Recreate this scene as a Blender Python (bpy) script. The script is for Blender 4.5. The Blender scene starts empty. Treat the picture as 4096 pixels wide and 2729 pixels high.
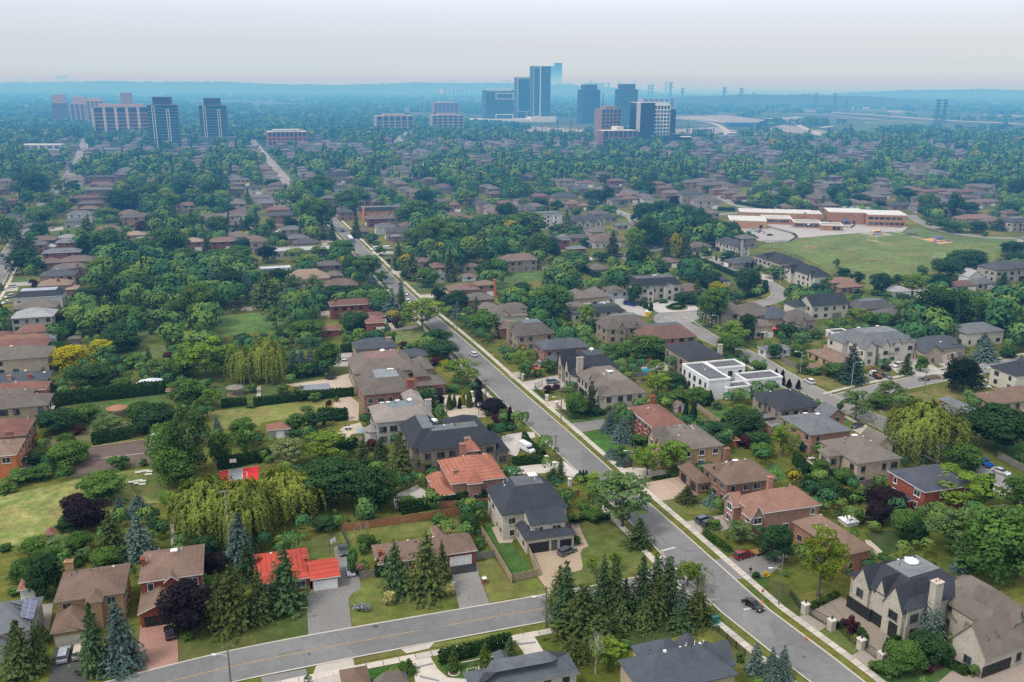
import bpy,math,random
import numpy as np
from mathutils import Vector,Matrix
R=math.radians
scene=bpy.context.scene
col=scene.collection
rng=random.Random(7)
# ---- camera geometry
FPX,CX,CY,CAMH=3600.0,2048.0,1364.5,100.0
PITCH,ROLL=math.atan(1024/FPX),R(0.30)
F_=Vector((0,math.cos(PITCH),-math.sin(PITCH)))
R0=Vector((1,0,0));U0=Vector((0,math.sin(PITCH),math.cos(PITCH)))
R_=R0*math.cos(ROLL)+U0*math.sin(ROLL)
U_=U0*math.cos(ROLL)-R0*math.sin(ROLL)
CAM=Vector((0,0,CAMH))
TX={'a':0,'b':1024,'c':2048,'d':3072}
TY={'1':230,'2':690,'3':1370,'4':2050}
K=2354/1024.0
def P(t,x,y):
 """survey point: sheet name plus sheet coordinates"""
 return(TX[t[0]]+x/K,TY[t[1]]+y/K)
def at(p,z=0.0):
 """survey point -> ground coordinates in metres at height z"""
 d=F_*FPX+R_*(p[0]-CX)-U_*(p[1]-CY)
 k=(z-CAMH)/d.z
 return CAM+d*k
def G(t,x,y,z=0.0):
 return at(P(t,x,y),z)
def proj(v):
 d=Vector(v)-CAM
 w=d.dot(F_)
 return(CX+FPX*d.dot(R_)/w,CY-FPX*d.dot(U_)/w)
def ppm(v):
 """survey units per metre at a world point"""
 return FPX/(Vector(v)-CAM).dot(F_)
cam=bpy.data.cameras.new('camera');cam_o=bpy.data.objects.new('camera',cam);col.objects.link(cam_o)
m=Matrix.Identity(4)
for i,v in enumerate((R_,U_,-F_)):
 for j in range(3):m[j][i]=v[j]
m.translation=CAM
cam_o.matrix_world=m
cam.sensor_width=36.0;cam.lens=36.0*FPX/4096.0
cam.clip_start=0.5;cam.clip_end=200000
scene.camera=cam_o
# ---- materials
def new_mat(name):
 mt=bpy.data.materials.new(name);mt.use_nodes=True
 nt=mt.node_tree;nt.nodes.clear()
 return mt,nt,nt.nodes.new('ShaderNodeOutputMaterial')
def N(nt,typ,**kw):
 n=nt.nodes.new(typ)
 for k,v in kw.items():
  if k in n.inputs:n.inputs[k].default_value=v
  else:setattr(n,k,v)
 return n
def L(nt,a,b):nt.links.new(a,b)
def mixc(nt,fac,a,b,blend='MIX'):
 n=nt.nodes.new('ShaderNodeMix');n.data_type='RGBA';n.blend_type=blend
 for sock,v in((n.inputs[0],fac),(n.inputs[6],a),(n.inputs[7],b)):
  if hasattr(v,'is_linked'):nt.links.new(v,sock)
  else:sock.default_value=v if not isinstance(v,tuple)else(*v,1)[:4]
 return n.outputs[2]
def ramp(nt,fac,pts):
 n=nt.nodes.new('ShaderNodeValToRGB')
 e=n.color_ramp.elements
 while len(e)<len(pts):e.new(0.5)
 for k,(p,c)in enumerate(pts):
  e[k].position=p;e[k].color=(*c,1)if isinstance(c,tuple)else(c,c,c,1)
 L(nt,fac,n.inputs[0]);return n.outputs[0]
def noise(nt,vec,scale,detail=3,rough=0.55):
 n=N(nt,'ShaderNodeTexNoise',Scale=scale,Detail=detail,Roughness=rough)
 L(nt,vec,n.inputs['Vector']);return n.outputs['Fac']
def tint_mat(name,rough=0.85,var=((0.9,0.35),(0.12,0.25)),spec=0.25,brick=None,metal=0.0,stripes=None,bump=None,world=False,hue=None):
 """material coloured by the object's own colour, broken up by noise at the given scales"""
 mt,nt,out=new_mat(name)
 b=N(nt,'ShaderNodeBsdfPrincipled',Roughness=rough,Metallic=metal)
 b.inputs['Specular IOR Level'].default_value=spec
 oi=N(nt,'ShaderNodeObjectInfo');c=oi.outputs['Color']
 if world:
  vec=N(nt,'ShaderNodeNewGeometry').outputs['Position']
 else:
  tc=N(nt,'ShaderNodeTexCoord')
  ad=N(nt,'ShaderNodeVectorMath',operation='ADD');L(nt,tc.outputs['Object'],ad.inputs[0])
  sc=N(nt,'ShaderNodeVectorMath',operation='SCALE');sc.inputs['Scale'].default_value=200
  cb=N(nt,'ShaderNodeCombineXYZ');L(nt,oi.outputs['Random'],cb.inputs[0]);L(nt,oi.outputs['Random'],cb.inputs[1])
  L(nt,cb.outputs[0],sc.inputs[0]);L(nt,sc.outputs[0],ad.inputs[1]);vec=ad.outputs[0]
 for s,a in var:
  f=noise(nt,vec,s)
  c=mixc(nt,1.0,c,ramp(nt,f,((0.25,1-a),(0.75,1+a*0.8))),'MULTIPLY')
 if hue:c=mixc(nt,1.0,c,ramp(nt,noise(nt,vec,0.16,5,0.7),((0.32,hue[0]),(0.68,hue[1]))),'MULTIPLY')
 if brick:
  sep=N(nt,'ShaderNodeSeparateXYZ');L(nt,tc.outputs['Object'],sep.inputs[0])
  sm=N(nt,'ShaderNodeMath',operation='ADD');L(nt,sep.outputs[0],sm.inputs[0]);L(nt,sep.outputs[1],sm.inputs[1])
  cc=N(nt,'ShaderNodeCombineXYZ');L(nt,sm.outputs[0],cc.inputs[0]);L(nt,sep.outputs[2],cc.inputs[1])
  bt=N(nt,'ShaderNodeTexBrick',Scale=brick[0]);bt.inputs['Color1'].default_value=(1,1,1,1)
  bt.inputs['Color2'].default_value=(brick[1],)*3+(1,);bt.inputs['Mortar'].default_value=(brick[2],)*3+(1,)
  L(nt,cc.outputs[0],bt.inputs['Vector']);c=mixc(nt,1.0,c,bt.outputs['Color'],'MULTIPLY')
 if stripes:
  sep=N(nt,'ShaderNodeSeparateXYZ');L(nt,tc.outputs['Object'],sep.inputs[0])
  mm=N(nt,'ShaderNodeMath',operation='MULTIPLY');mm.inputs[1].default_value=stripes[0]
  L(nt,sep.outputs[stripes[2]],mm.inputs[0])
  fr=N(nt,'ShaderNodeMath',operation='FRACT');L(nt,mm.outputs[0],fr.inputs[0])
  c=mixc(nt,1.0,c,ramp(nt,fr.outputs[0],((0.0,stripes[1]),(0.25,1.0),(0.9,1.0),(1.0,stripes[1]))),'MULTIPLY')
 L(nt,c,b.inputs['Base Color'])
 if bump:
  bn=N(nt,'ShaderNodeBump',Strength=bump[1]);L(nt,noise(nt,vec,bump[0]),bn.inputs['Height'])
  L(nt,bn.outputs[0],b.inputs['Normal'])
 L(nt,b.outputs[0],out.inputs['Surface'])
 return mt
M={}
M['roof']=tint_mat('shingle',0.9,((5.0,0.22),(0.5,0.16),(0.12,0.12)),stripes=(3.3,0.86,2),bump=(6,0.15))
M['tile']=tint_mat('roof_tile',0.75,((4.0,0.22),(0.3,0.2)),stripes=(2.1,0.6,2))
M['membrane']=tint_mat('flat_roofing',0.9,((0.5,0.2),(0.1,0.15),(3.0,0.08)))
M['wall']=tint_mat('masonry',0.9,((4.0,0.22),(0.35,0.16)),brick=(2.2,0.78,1.1))
M['stucco']=tint_mat('stucco',0.9,((2.0,0.06),(0.25,0.07)))
M['trim']=tint_mat('painted_trim',0.6,((1.5,0.06),))
M['wood']=tint_mat('weathered_wood',0.85,((2.0,0.25),(0.3,0.2)),brick=(3.0,0.8,0.55))
M['plain']=tint_mat('painted_metal',0.55,((1.5,0.08),),spec=0.4)
M['stone']=tint_mat('cast_stone',0.9,((3.0,0.12),(0.5,0.1)))
M['rubber']=tint_mat('rubber',0.9,((3.0,0.15),))
M['paving']=tint_mat('paving',0.92,((1.6,0.13),(0.12,0.12),(7.0,0.12)),world=True)
M['concrete']=tint_mat('concrete',0.92,((0.9,0.1),(0.1,0.1),(6.0,0.08)),world=True)
M['grass']=tint_mat('lawn_grass',0.95,((0.05,0.25),(0.35,0.30),(2.5,0.30)),spec=0.1,world=True,hue=((0.72,0.98,0.75),(1.28,1.05,1.5)))
M['meadow']=tint_mat('meadow_grass',0.95,((0.12,0.3),(0.5,0.35),(2.5,0.35)),spec=0.1,world=True,hue=((0.42,0.72,0.5),(1.25,1.05,1.3)))
M['soil']=tint_mat('bare_soil',0.95,((0.2,0.18),(2.0,0.2)),spec=0.1,world=True)
M['bark']=tint_mat('bark',0.95,((3.0,0.3),),spec=0.1)
def car_paint():
 mt,nt,out=new_mat('car_paint')
 b=N(nt,'ShaderNodeBsdfPrincipled',Roughness=0.28,Metallic=0.25)
 b.inputs['Coat Weight'].default_value=0.6
 tc=N(nt,'ShaderNodeTexCoord')
 c=mixc(nt,1.0,N(nt,'ShaderNodeObjectInfo').outputs['Color'],ramp(nt,noise(nt,tc.outputs['Object'],3.0),((0.3,0.94),(0.7,1.04))),'MULTIPLY')
 L(nt,c,b.inputs['Base Color']);L(nt,b.outputs[0],out.inputs['Surface']);return mt
M['paint']=car_paint()
def glass():
 mt,nt,out=new_mat('window_glass')
 b=N(nt,'ShaderNodeBsdfPrincipled',Roughness=0.12)
 b.inputs['Specular IOR Level'].default_value=0.45
 oi=N(nt,'ShaderNodeObjectInfo');tc=N(nt,'ShaderNodeTexCoord')
 c=mixc(nt,1.0,oi.outputs['Color'],ramp(nt,oi.outputs['Random'],((0.0,0.45),(0.55,0.9),(0.9,1.8),(1.0,3.5))),'MULTIPLY')
 c=mixc(nt,1.0,c,ramp(nt,noise(nt,tc.outputs['Object'],1.5),((0.3,0.7),(0.7,1.3))),'MULTIPLY')
 L(nt,c,b.inputs['Base Color']);L(nt,b.outputs[0],out.inputs['Surface']);return mt
M['glass']=glass()
def leaf_mat(name,trans=0.3):
 mt,nt,out=new_mat(name)
 oi=N(nt,'ShaderNodeObjectInfo');tc=N(nt,'ShaderNodeTexCoord')
 at_=N(nt,'ShaderNodeAttribute',attribute_name='tone')
 c=mixc(nt,1.0,oi.outputs['Color'],ramp(nt,at_.outputs['Fac'],((0.0,(0.42,0.5,0.55)),(0.5,(1.0,1.0,1.0)),(1.0,(1.5,1.45,1.1)))),'MULTIPLY')  # warm highlight and cool dark end put into the leaf colour by tone
 c=mixc(nt,1.0,c,ramp(nt,noise(nt,tc.outputs['Object'],2.2,2),((0.3,0.78),(0.7,1.22))),'MULTIPLY')
 d=N(nt,'ShaderNodeBsdfDiffuse');L(nt,c,d.inputs['Color'])
 t=N(nt,'ShaderNodeBsdfTranslucent');L(nt,mixc(nt,1.0,c,(1.3,1.35,0.6),'MULTIPLY'),t.inputs['Color'])
 mx=N(nt,'ShaderNodeMixShader');mx.inputs[0].default_value=trans
 L(nt,d.outputs[0],mx.inputs[1]);L(nt,t.outputs[0],mx.inputs[2]);L(nt,mx.outputs[0],out.inputs['Surface'])
 return mt
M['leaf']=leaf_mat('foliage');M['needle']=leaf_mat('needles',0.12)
def asphalt():
 mt,nt,out=new_mat('asphalt')
 b=N(nt,'ShaderNodeBsdfPrincipled',Roughness=0.9);b.inputs['Specular IOR Level'].default_value=0.25
 pos=N(nt,'ShaderNodeNewGeometry').outputs['Position']
 c=N(nt,'ShaderNodeObjectInfo').outputs['Color']
 for s,a in((0.06,0.14),(0.6,0.10),(9.0,0.22)):
  c=mixc(nt,1.0,c,ramp(nt,noise(nt,pos,s),((0.25,1-a),(0.75,1+a))),'MULTIPLY')
 wp=N(nt,'ShaderNodeTexNoise',Scale=0.3,Detail=4);L(nt,pos,wp.inputs['Vector'])
 wv=mixc(nt,0.25,pos,wp.outputs['Color'],'ADD')
 v=N(nt,'ShaderNodeTexVoronoi',Scale=0.11,feature='DISTANCE_TO_EDGE');L(nt,wv,v.inputs['Vector'])
 c=mixc(nt,1.0,c,ramp(nt,v.outputs['Distance'],((0.0,0.80),(0.010,1.0))),'MULTIPLY')
 v2=N(nt,'ShaderNodeTexVoronoi',Scale=0.05);L(nt,pos,v2.inputs['Vector'])
 sv=N(nt,'ShaderNodeSeparateXYZ');L(nt,v2.outputs['Color'],sv.inputs[0]);c=mixc(nt,1.0,c,ramp(nt,sv.outputs[0],((0.0,0.9),(1.0,1.07))),'MULTIPLY')
 L(nt,c,b.inputs['Base Color']);L(nt,b.outputs[0],out.inputs['Surface']);return mt
M['asphalt']=asphalt()
def water():
 mt,nt,out=new_mat('pool_water')
 b=N(nt,'ShaderNodeBsdfPrincipled',Roughness=0.08)
 pos=N(nt,'ShaderNodeNewGeometry').outputs['Position']
 L(nt,mixc(nt,noise(nt,pos,1.2),(0.03,0.34,0.5),(0.1,0.55,0.7)),b.inputs['Base Color'])
 L(nt,b.outputs[0],out.inputs['Surface']);return mt
M['water']=water()
def ground_mat():
 mt,nt,out=new_mat('suburban_ground')
 b=N(nt,'ShaderNodeBsdfPrincipled',Roughness=0.95);b.inputs['Specular IOR Level'].default_value=0.1
 pos=N(nt,'ShaderNodeNewGeometry').outputs['Position']
 near=ramp(nt,noise(nt,pos,0.03,4),((0.3,(0.055,0.082,0.016)),(0.5,(0.105,0.118,0.022)),(0.72,(0.19,0.165,0.045))))
 near=mixc(nt,1.0,near,ramp(nt,noise(nt,pos,0.5,4,0.65),((0.3,0.68),(0.7,1.3))),'MULTIPLY')
 near=mixc(nt,1.0,near,ramp(nt,noise(nt,pos,3.0,2),((0.3,0.8),(0.7,1.2))),'MULTIPLY')
 far=ramp(nt,noise(nt,pos,0.0035,6,0.7),((0.36,(0.025,0.045,0.022)),(0.54,(0.05,0.075,0.035)),(0.62,(0.12,0.11,0.09)),(0.72,(0.26,0.24,0.22))))
 far=mixc(nt,1.0,far,ramp(nt,noise(nt,pos,0.03,4,0.7),((0.3,0.55),(0.7,1.5))),'MULTIPLY')
 sep=N(nt,'ShaderNodeSeparateXYZ');L(nt,pos,sep.inputs[0])
 mr=N(nt,'ShaderNodeMapRange');mr.inputs['From Min'].default_value=900;mr.inputs['From Max'].default_value=1500
 L(nt,sep.outputs[1],mr.inputs['Value'])
 L(nt,mixc(nt,mr.outputs[0],near,far),b.inputs['Base Color'])
 L(nt,b.outputs[0],out.inputs['Surface']);return mt
M['ground']=ground_mat()
# ---- mesh builder
class MB:
 def __init__(s):s.v=[];s.f=[];s.m=[]
 def add(s,vs,fs,mi=0):
  o=len(s.v);s.v.extend([tuple(v)for v in vs])
  for f in fs:s.f.append(tuple(i+o for i in f));s.m.append(mi)
  return s
 def box(s,cx,cy,cz,sx,sy,sz,rot=0.0,mi=0,taper=1.0):
  c,n=math.cos(rot),math.sin(rot);vs=[]
  for z,k in((-0.5,1.0),(0.5,taper)):
   for x,y in((-.5,-.5),(.5,-.5),(.5,.5),(-.5,.5)):
    X,Y=x*sx*k,y*sy*k
    vs.append((cx+X*c-Y*n,cy+X*n+Y*c,cz+z*sz))
  return s.add(vs,[(3,2,1,0),(4,5,6,7),(0,1,5,4),(1,2,6,5),(2,3,7,6),(3,0,4,7)],mi)
 def slab(s,x0,x1,y0,y1,z0,z1,mi=0):
  return s.box((x0+x1)/2,(y0+y1)/2,(z0+z1)/2,x1-x0,y1-y0,z1-z0,0,mi)
 def prism(s,pts,z0,z1,mi=0,top=None):
  n=len(pts)
  vs=[(x,y,z0)for x,y in pts]+[(x,y,z1)for x,y in pts]
  s.add(vs,[(i,(i+1)%n,n+(i+1)%n,n+i)for i in range(n)]+[tuple(range(n-1,-1,-1))],mi)
  return s.add(vs[n:],[tuple(range(n))],mi if top is None else top)
 def tube(s,pts,rs,n=6,mi=0,cap=True):
  o=[];vs=[]
  for i,p in enumerate(pts):
   a=Vector(pts[min(i+1,len(pts)-1)])-Vector(pts[max(i-1,0)])
   if a.length<1e-9:a=Vector((0,0,1))
   a.normalize();b=a.orthogonal().normalized()if abs(a.z)<0.999 else Vector((1,0,0));c=a.cross(b)
   r=rs[i]if hasattr(rs,'__len__')else rs
   for k in range(n):
    t=2*math.pi*k/n
    vs.append(Vector(p)+(b*math.cos(t)+c*math.sin(t))*r)
  fs=[]
  for i in range(len(pts)-1):
   for k in range(n):fs.append((i*n+k,i*n+(k+1)%n,(i+1)*n+(k+1)%n,(i+1)*n+k))
  if cap:fs+=[tuple(range(n-1,-1,-1)),tuple(range((len(pts)-1)*n,len(pts)*n))]
  return s.add(vs,fs,mi)
 def lathe(s,prof,n=12,cx=0,cy=0,mi=0):
  vs=[(cx+r*math.cos(2*math.pi*k/n),cy+r*math.sin(2*math.pi*k/n),z)for r,z in prof for k in range(n)]
  fs=[(i*n+k,i*n+(k+1)%n,(i+1)*n+(k+1)%n,(i+1)*n+k)for i in range(len(prof)-1)for k in range(n)]
  return s.add(vs,fs+[tuple(range(n-1,-1,-1)),tuple(range((len(prof)-1)*n,len(prof)*n))],mi)
 def mesh(s,name,mats):
  me=bpy.data.meshes.new(name);me.from_pydata(s.v,[],s.f)
  for mt in mats if isinstance(mats,(list,tuple))else[mats]:me.materials.append(mt)
  if any(s.m):me.polygons.foreach_set('material_index',s.m)
  me.update();return me
 def build(s,name,mats,parent=None,color=None,**kw):
  return link(name,s.mesh(name,mats),parent,color,**kw)
def link(name,data,parent=None,color=None,loc=None,rz=None,scale=None):
 o=bpy.data.objects.new(name,data);col.objects.link(o)
 if parent:o.parent=parent
 if color is not None:o.color=(*color,1)
 if loc is not None:o.location=loc
 if rz is not None:o.rotation_euler=(0,0,rz)
 if scale is not None:o.scale=scale
 return o
def tag(o,label=None,cat=None,group=None,kind=None):
 if label:o['label']=label
 if cat:o['category']=cat
 if group:o['group']=group
 if kind:o['kind']=kind
 return o
def thing(name,label,cat,loc,rz=0.0,group=None):
 o=link(name,None,loc=loc,rz=rz);o.empty_display_size=0.5
 return tag(o,label,cat,group)
AUTO=[]
LAND=[]
def auto(o,look,cat,group,pos):
 AUTO.append((o,look,cat,group,proj(pos)));o['category']=cat;o['group']=group
def landmark(phrase,v):
 LAND.append((phrase,*proj(v)))
KEEP=[]
def keep_rect(c,w,d,rz,pad=1.0):KEEP.append(('r',c[0],c[1],w/2+pad,d/2+pad,math.cos(rz),math.sin(rz)))
def keep_line(pts,hw):
 for a,b in zip(pts,pts[1:]):KEEP.append(('l',a[0],a[1],b[0],b[1],hw))
def keep_poly(pts):KEEP.append(('p',np.array([(p[0],p[1])for p in pts])))
def clear(xy):
 """boolean array: points that lie on none of the kept shapes"""
 x,y=xy[:,0],xy[:,1];ok=np.ones(len(xy),bool)
 for k in KEEP:
  if k[0]=='r':
   dx,dy=x-k[1],y-k[2]
   ok&=~((np.abs(dx*k[5]+dy*k[6])<k[3])&(np.abs(-dx*k[6]+dy*k[5])<k[4]))
  elif k[0]=='l':
   ax,ay,bx,by,hw=k[1:];ux,uy=bx-ax,by-ay;l2=ux*ux+uy*uy+1e-9
   t=np.clip(((x-ax)*ux+(y-ay)*uy)/l2,0,1)
   ok&=(x-ax-t*ux)**2+(y-ay-t*uy)**2>hw*hw
  else:
   pts=k[1];ins=np.zeros(len(xy),bool);j=len(pts)-1
   for i in range(len(pts)):
    xi,yi=pts[i];xj,yj=pts[j]
    with np.errstate(divide='ignore',invalid='ignore'):
     ins^=((yi>y)!=(yj>y))&(x<(xj-xi)*(y-yi)/(yj-yi+1e-12)+xi)
    j=i
   ok&=~ins
 return ok
 # ---- foliage
def quads_mesh(name,C,Nn,S,tone,mat,aspect=1.0,up=None):
 """many small leaf faces: centres C, normals Nn, sizes S, tone per face"""
 n=len(C);Nn=Nn/(np.linalg.norm(Nn,axis=1,keepdims=True)+1e-9)
 ref=np.tile(np.array([[0.,0,1]]),(n,1))if up is None else up
 t=np.cross(Nn,ref);bad=np.linalg.norm(t,axis=1)<1e-3;t[bad]=(1,0,0)
 t/=np.linalg.norm(t,axis=1,keepdims=True);b=np.cross(Nn,t)
 r=np.random.RandomState(n);ang=r.uniform(0,6.28,n)if up is None else np.zeros(n)
 ca,sa=np.cos(ang)[:,None],np.sin(ang)[:,None]
 t,b=t*ca+b*sa,-t*sa+b*ca
 S=S[:,None]
 asp=aspect[:,None]if hasattr(aspect,'__len__')else aspect
 v=np.stack([C-t*S-b*S*asp,C+t*S-b*S*asp,C+t*S*0.7+b*S*asp,C-t*S*0.7+b*S*asp],1).reshape(-1,3)
 me=bpy.data.meshes.new(name)
 me.vertices.add(4*n);me.vertices.foreach_set('co',v.astype(np.float32).ravel())
 me.loops.add(4*n);me.loops.foreach_set('vertex_index',np.arange(4*n,dtype=np.int32))
 me.polygons.add(n);me.polygons.foreach_set('loop_start',np.arange(0,4*n,4,dtype=np.int32))
 a=me.attributes.new('tone','FLOAT','FACE');a.data.foreach_set('value',np.clip(tone,0,1).astype(np.float32))
 me.materials.append(mat);me.update(calc_edges=True);me.validate()
 return me
def sph(r,n):
 v=r.normal(size=(n,3));return v/np.linalg.norm(v,axis=1,keepdims=True)
def crown_round(name,seed,clumps=46,per=80,leaf=0.024,flat=1.0,top=0.5,open_=0.0):
 """unit crown: width 1, height 0..1; leaf clumps of different size spread through the volume"""
 r=np.random.RandomState(seed);C,Q,S,T=[],[],[],[]
 lob=sph(r,7);lw=r.uniform(0.75,1.12,7)
 for i in range(clumps):
  d=sph(r,1)[0];d[2]=d[2]*0.9+0.15;d/=np.linalg.norm(d)
  k=lw[np.argmax(lob@d)]*r.uniform(0.55 if i%3 else 0.25,0.92)
  c=d*0.5*k;cr=r.uniform(0.10,0.19)*(1.0-0.25*open_)
  z=c[2]+0.5
  s=sph(r,per);s[:,2]=np.where(s[:,2]<-0.35,-s[:,2],s[:,2])
  p=c+s*cr*r.uniform(0.72,1.1,(per,1))*np.array([1.15,1.15,0.85])
  C.append(p);Q.append(s+0.55*sph(r,per)+np.array([0,0,0.25]));S.append(r.uniform(0.6,1.35,per)*leaf)
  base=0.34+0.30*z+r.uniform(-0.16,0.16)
  T.append(base+0.22*s[:,2]+r.uniform(-0.14,0.14,per))  # upper and upward facing leaves painted lighter, as if lit from above
 C=np.concatenate(C);C[:,2]=(C[:,2]*flat+0.5)
 lo,hi=np.percentile(C[:,2],0.5),np.percentile(C[:,2],99.5);C[:,2]=np.clip((C[:,2]-lo)/(hi-lo),0,1.02)
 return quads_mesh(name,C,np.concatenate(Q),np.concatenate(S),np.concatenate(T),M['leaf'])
def crown_willow(name,seed):
 r=np.random.RandomState(seed);C,Q,S,T,A=[],[],[],[],[]
 for i in range(420):
  a=r.uniform(0,6.28);q=math.sqrt(r.uniform(0,1));rad=0.46*q*(1+.12*math.sin(3*a+seed)+.06*math.sin(7*a))
  z0=0.95-0.36*q*q+.05*math.sin(a*4+q*7)+r.uniform(-0.09,0.05);x,y=rad*math.cos(a),rad*math.sin(a)
  ln=r.uniform(0.25,0.62)*(0.45+0.6*q);n=26
  t=np.linspace(0,1,n);out=np.array([math.cos(a),math.sin(a)])
  p=np.zeros((n,3));p[:,0]=x+out[0]*0.05*np.sqrt(t)+r.normal(0,0.012,n);p[:,1]=y+out[1]*0.05*np.sqrt(t)+r.normal(0,0.012,n)
  p[:,2]=np.maximum(z0-ln*t**1.25,0.02)
  C.append(p);nn=np.zeros((n,3));nn[:,:2]=out;nn[:,2]=0.9-0.8*t;Q.append(nn+0.45*sph(r,n))
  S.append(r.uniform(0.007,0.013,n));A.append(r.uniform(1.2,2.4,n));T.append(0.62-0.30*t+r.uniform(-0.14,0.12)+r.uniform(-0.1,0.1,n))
 C=np.concatenate(C);n=len(C);up=np.tile(np.array([[0.15,0.1,1.0]]),(n,1))+r.normal(0,0.4,(n,3))
 return quads_mesh(name,C,np.concatenate(Q),np.concatenate(S),np.concatenate(T),M['leaf'],np.concatenate(A),up)
def crown_spruce(name,seed,layers=22,full=1.0,ragged=0.15,leaf=0.03):
 """unit conifer: width 1 at the skirt, height 0..1, drooping boughs in whorls"""
 r=np.random.RandomState(seed);C,Q,S,T,A,U=[],[],[],[],[],[]
 for l in range(layers):
  f=(l+r.uniform(-0.3,0.3))/layers;z=0.03+0.96*f**0.95
  rad=0.5*(1-f)**(0.85*full)*r.uniform(1-ragged,1+ragged*0.5)+0.012
  nb=max(4,int(19*(1-f)+4))
  for b in range(nb):
   a=6.283*(b+r.uniform(-0.6,0.6))/nb+l*2.4;rr=rad*r.uniform(1-2.0*ragged,1.08)
   o=np.array([math.cos(a),math.sin(a)]);n=9;t=np.linspace(0.25,1,n);dz=r.uniform(-0.5,0.5)/layers
   p=np.zeros((n,3));side=np.array([-o[1],o[0]])
   w=(r.normal(0,0.05,n)*(1.3-t)*(rad/0.5+0.25))[:,None]*side
   p[:,:2]=o*(rr*t[:,None])+w
   p[:,2]=z+dz-0.075*t**1.4*(rr/0.5)*1.4+0.025*t**4+r.normal(0,0.006,n)
   nn=np.zeros((n,3));nn[:,:2]=o*0.6;nn[:,2]=0.9
   C.append(p);Q.append(nn+0.7*sph(r,n));S.append(leaf*r.uniform(0.5,1.05,n)*(0.5+0.45*(1-f)))
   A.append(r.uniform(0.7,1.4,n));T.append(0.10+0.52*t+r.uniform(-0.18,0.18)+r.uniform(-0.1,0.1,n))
 C=np.concatenate(C);C[:,2]=np.maximum(C[:,2],0.0)
 return quads_mesh(name,C,np.concatenate(Q),np.concatenate(S),np.concatenate(T),M['needle'],np.concatenate(A))
def crown_column(name,seed,n=1500,power=0.6,leaf=0.05,mat='leaf'):
 r=np.random.RandomState(seed);z=r.uniform(0,1,n)**0.9;a=r.uniform(0,6.28,n)
 prof=0.5*np.clip(np.minimum((z+0.04)/0.12,1.0),0,1)*np.clip(1-z,0.0,1)**power
 lump=1+0.16*np.sin(a*3+z*9)+0.1*np.sin(a*5-z*17)
 rad=prof*lump*r.uniform(0.78,1.04,n)+0.01
 C=np.stack([rad*np.cos(a),rad*np.sin(a),z],1)
 Nn=np.stack([np.cos(a),np.sin(a),np.full(n,0.5)],1)+0.5*sph(r,n)
 T=0.42+0.16*(lump-1)*4+0.2*z+r.uniform(-0.2,0.2,n)
 return quads_mesh(name,C,Nn,leaf*r.uniform(0.6,1.2,n),T,M[mat],0.8)
def trunk_mesh(name,seed,bend=0.06,limbs=5):
 r=random.Random(seed);mb=MB();p=[Vector((0,0,-0.02))]
 for i in range(1,5):p.append(Vector((r.uniform(-bend,bend)*i/4,r.uniform(-bend,bend)*i/4,i/5)))
 mb.tube(p,[0.034,0.026,0.021,0.016,0.010],7)
 for i in range(limbs):
  b=p[2+i%2];a=r.uniform(0,6.28);d=Vector((math.cos(a)*0.30,math.sin(a)*0.30,r.uniform(0.12,0.35)))
  mb.tube([b,b+d*0.5+Vector((0,0,0.03)),b+d],[0.014,0.010,0.004],5)
 return mb.mesh(name,M['bark'])
def bare_mesh(name,seed,depth=5):
 r=random.Random(seed);mb=MB()
 def go(p,d,ln,rad,k):
  q=p+d*ln*0.5+Vector((r.uniform(-.06,.06),r.uniform(-.06,.06),0))*ln;e=p+d*ln
  mb.tube([p,q,e],[rad,rad*0.8,rad*0.6],5 if k>2 else 4,cap=False)
  if k==0:return
  for i in range(3 if k>1 else 2):
   nd=(d+Vector((r.uniform(-.75,.75),r.uniform(-.75,.75),r.uniform(-.05,.45)))).normalized()
   go(q.lerp(e,r.uniform(0.3,1.0)),nd,ln*r.uniform(0.55,0.8),rad*0.58,k-1)
 go(Vector((0,0,0)),Vector((0.05,0.02,1)),0.34,0.016,depth)
 return mb.mesh(name,M['bark'])
def bare_fol(name,seed):
 r=np.random.RandomState(seed);n=500;s=sph(r,n)*r.uniform(0.4,1,(n,1))**0.5*0.46;s[:,2]=s[:,2]*0.8+0.5
 return quads_mesh(name,s,sph(r,n),r.uniform(0.006,0.014,n),r.uniform(0.2,0.8,n),M['leaf'])
CR={'round':[crown_round('round_crown',11+i,58,110,0.020)for i in range(4)],'mid':[crown_round('round_crown',31+i,34,60,0.033)for i in range(5)],'open':[crown_round('open_crown',51+i,44,70,0.018,open_=1.2)for i in range(3)],'willow':[crown_willow('willow_crown',61+i)for i in range(3)],'spruce':[crown_spruce('spruce_boughs',71+i)for i in range(3)],'ragged':[crown_spruce('conifer_boughs',81+i,22,(0.55,0.75,0.9,0.65,1.0)[i],(0.3,0.38,0.3,0.45,0.35)[i],0.034)for i in range(5)],'column':[crown_column('columnar_crown',91+i)for i in range(3)],'shrub':[crown_round('shrub_leaves',101+i,22,50,0.045,0.9)for i in range(3)],}
TR=[trunk_mesh('trunk',3+i)for i in range(3)]
BARE=[bare_mesh('bare_branches',21+i)for i in range(2)]
BFOL=[bare_fol('sparse_leaves',5)]
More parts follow.
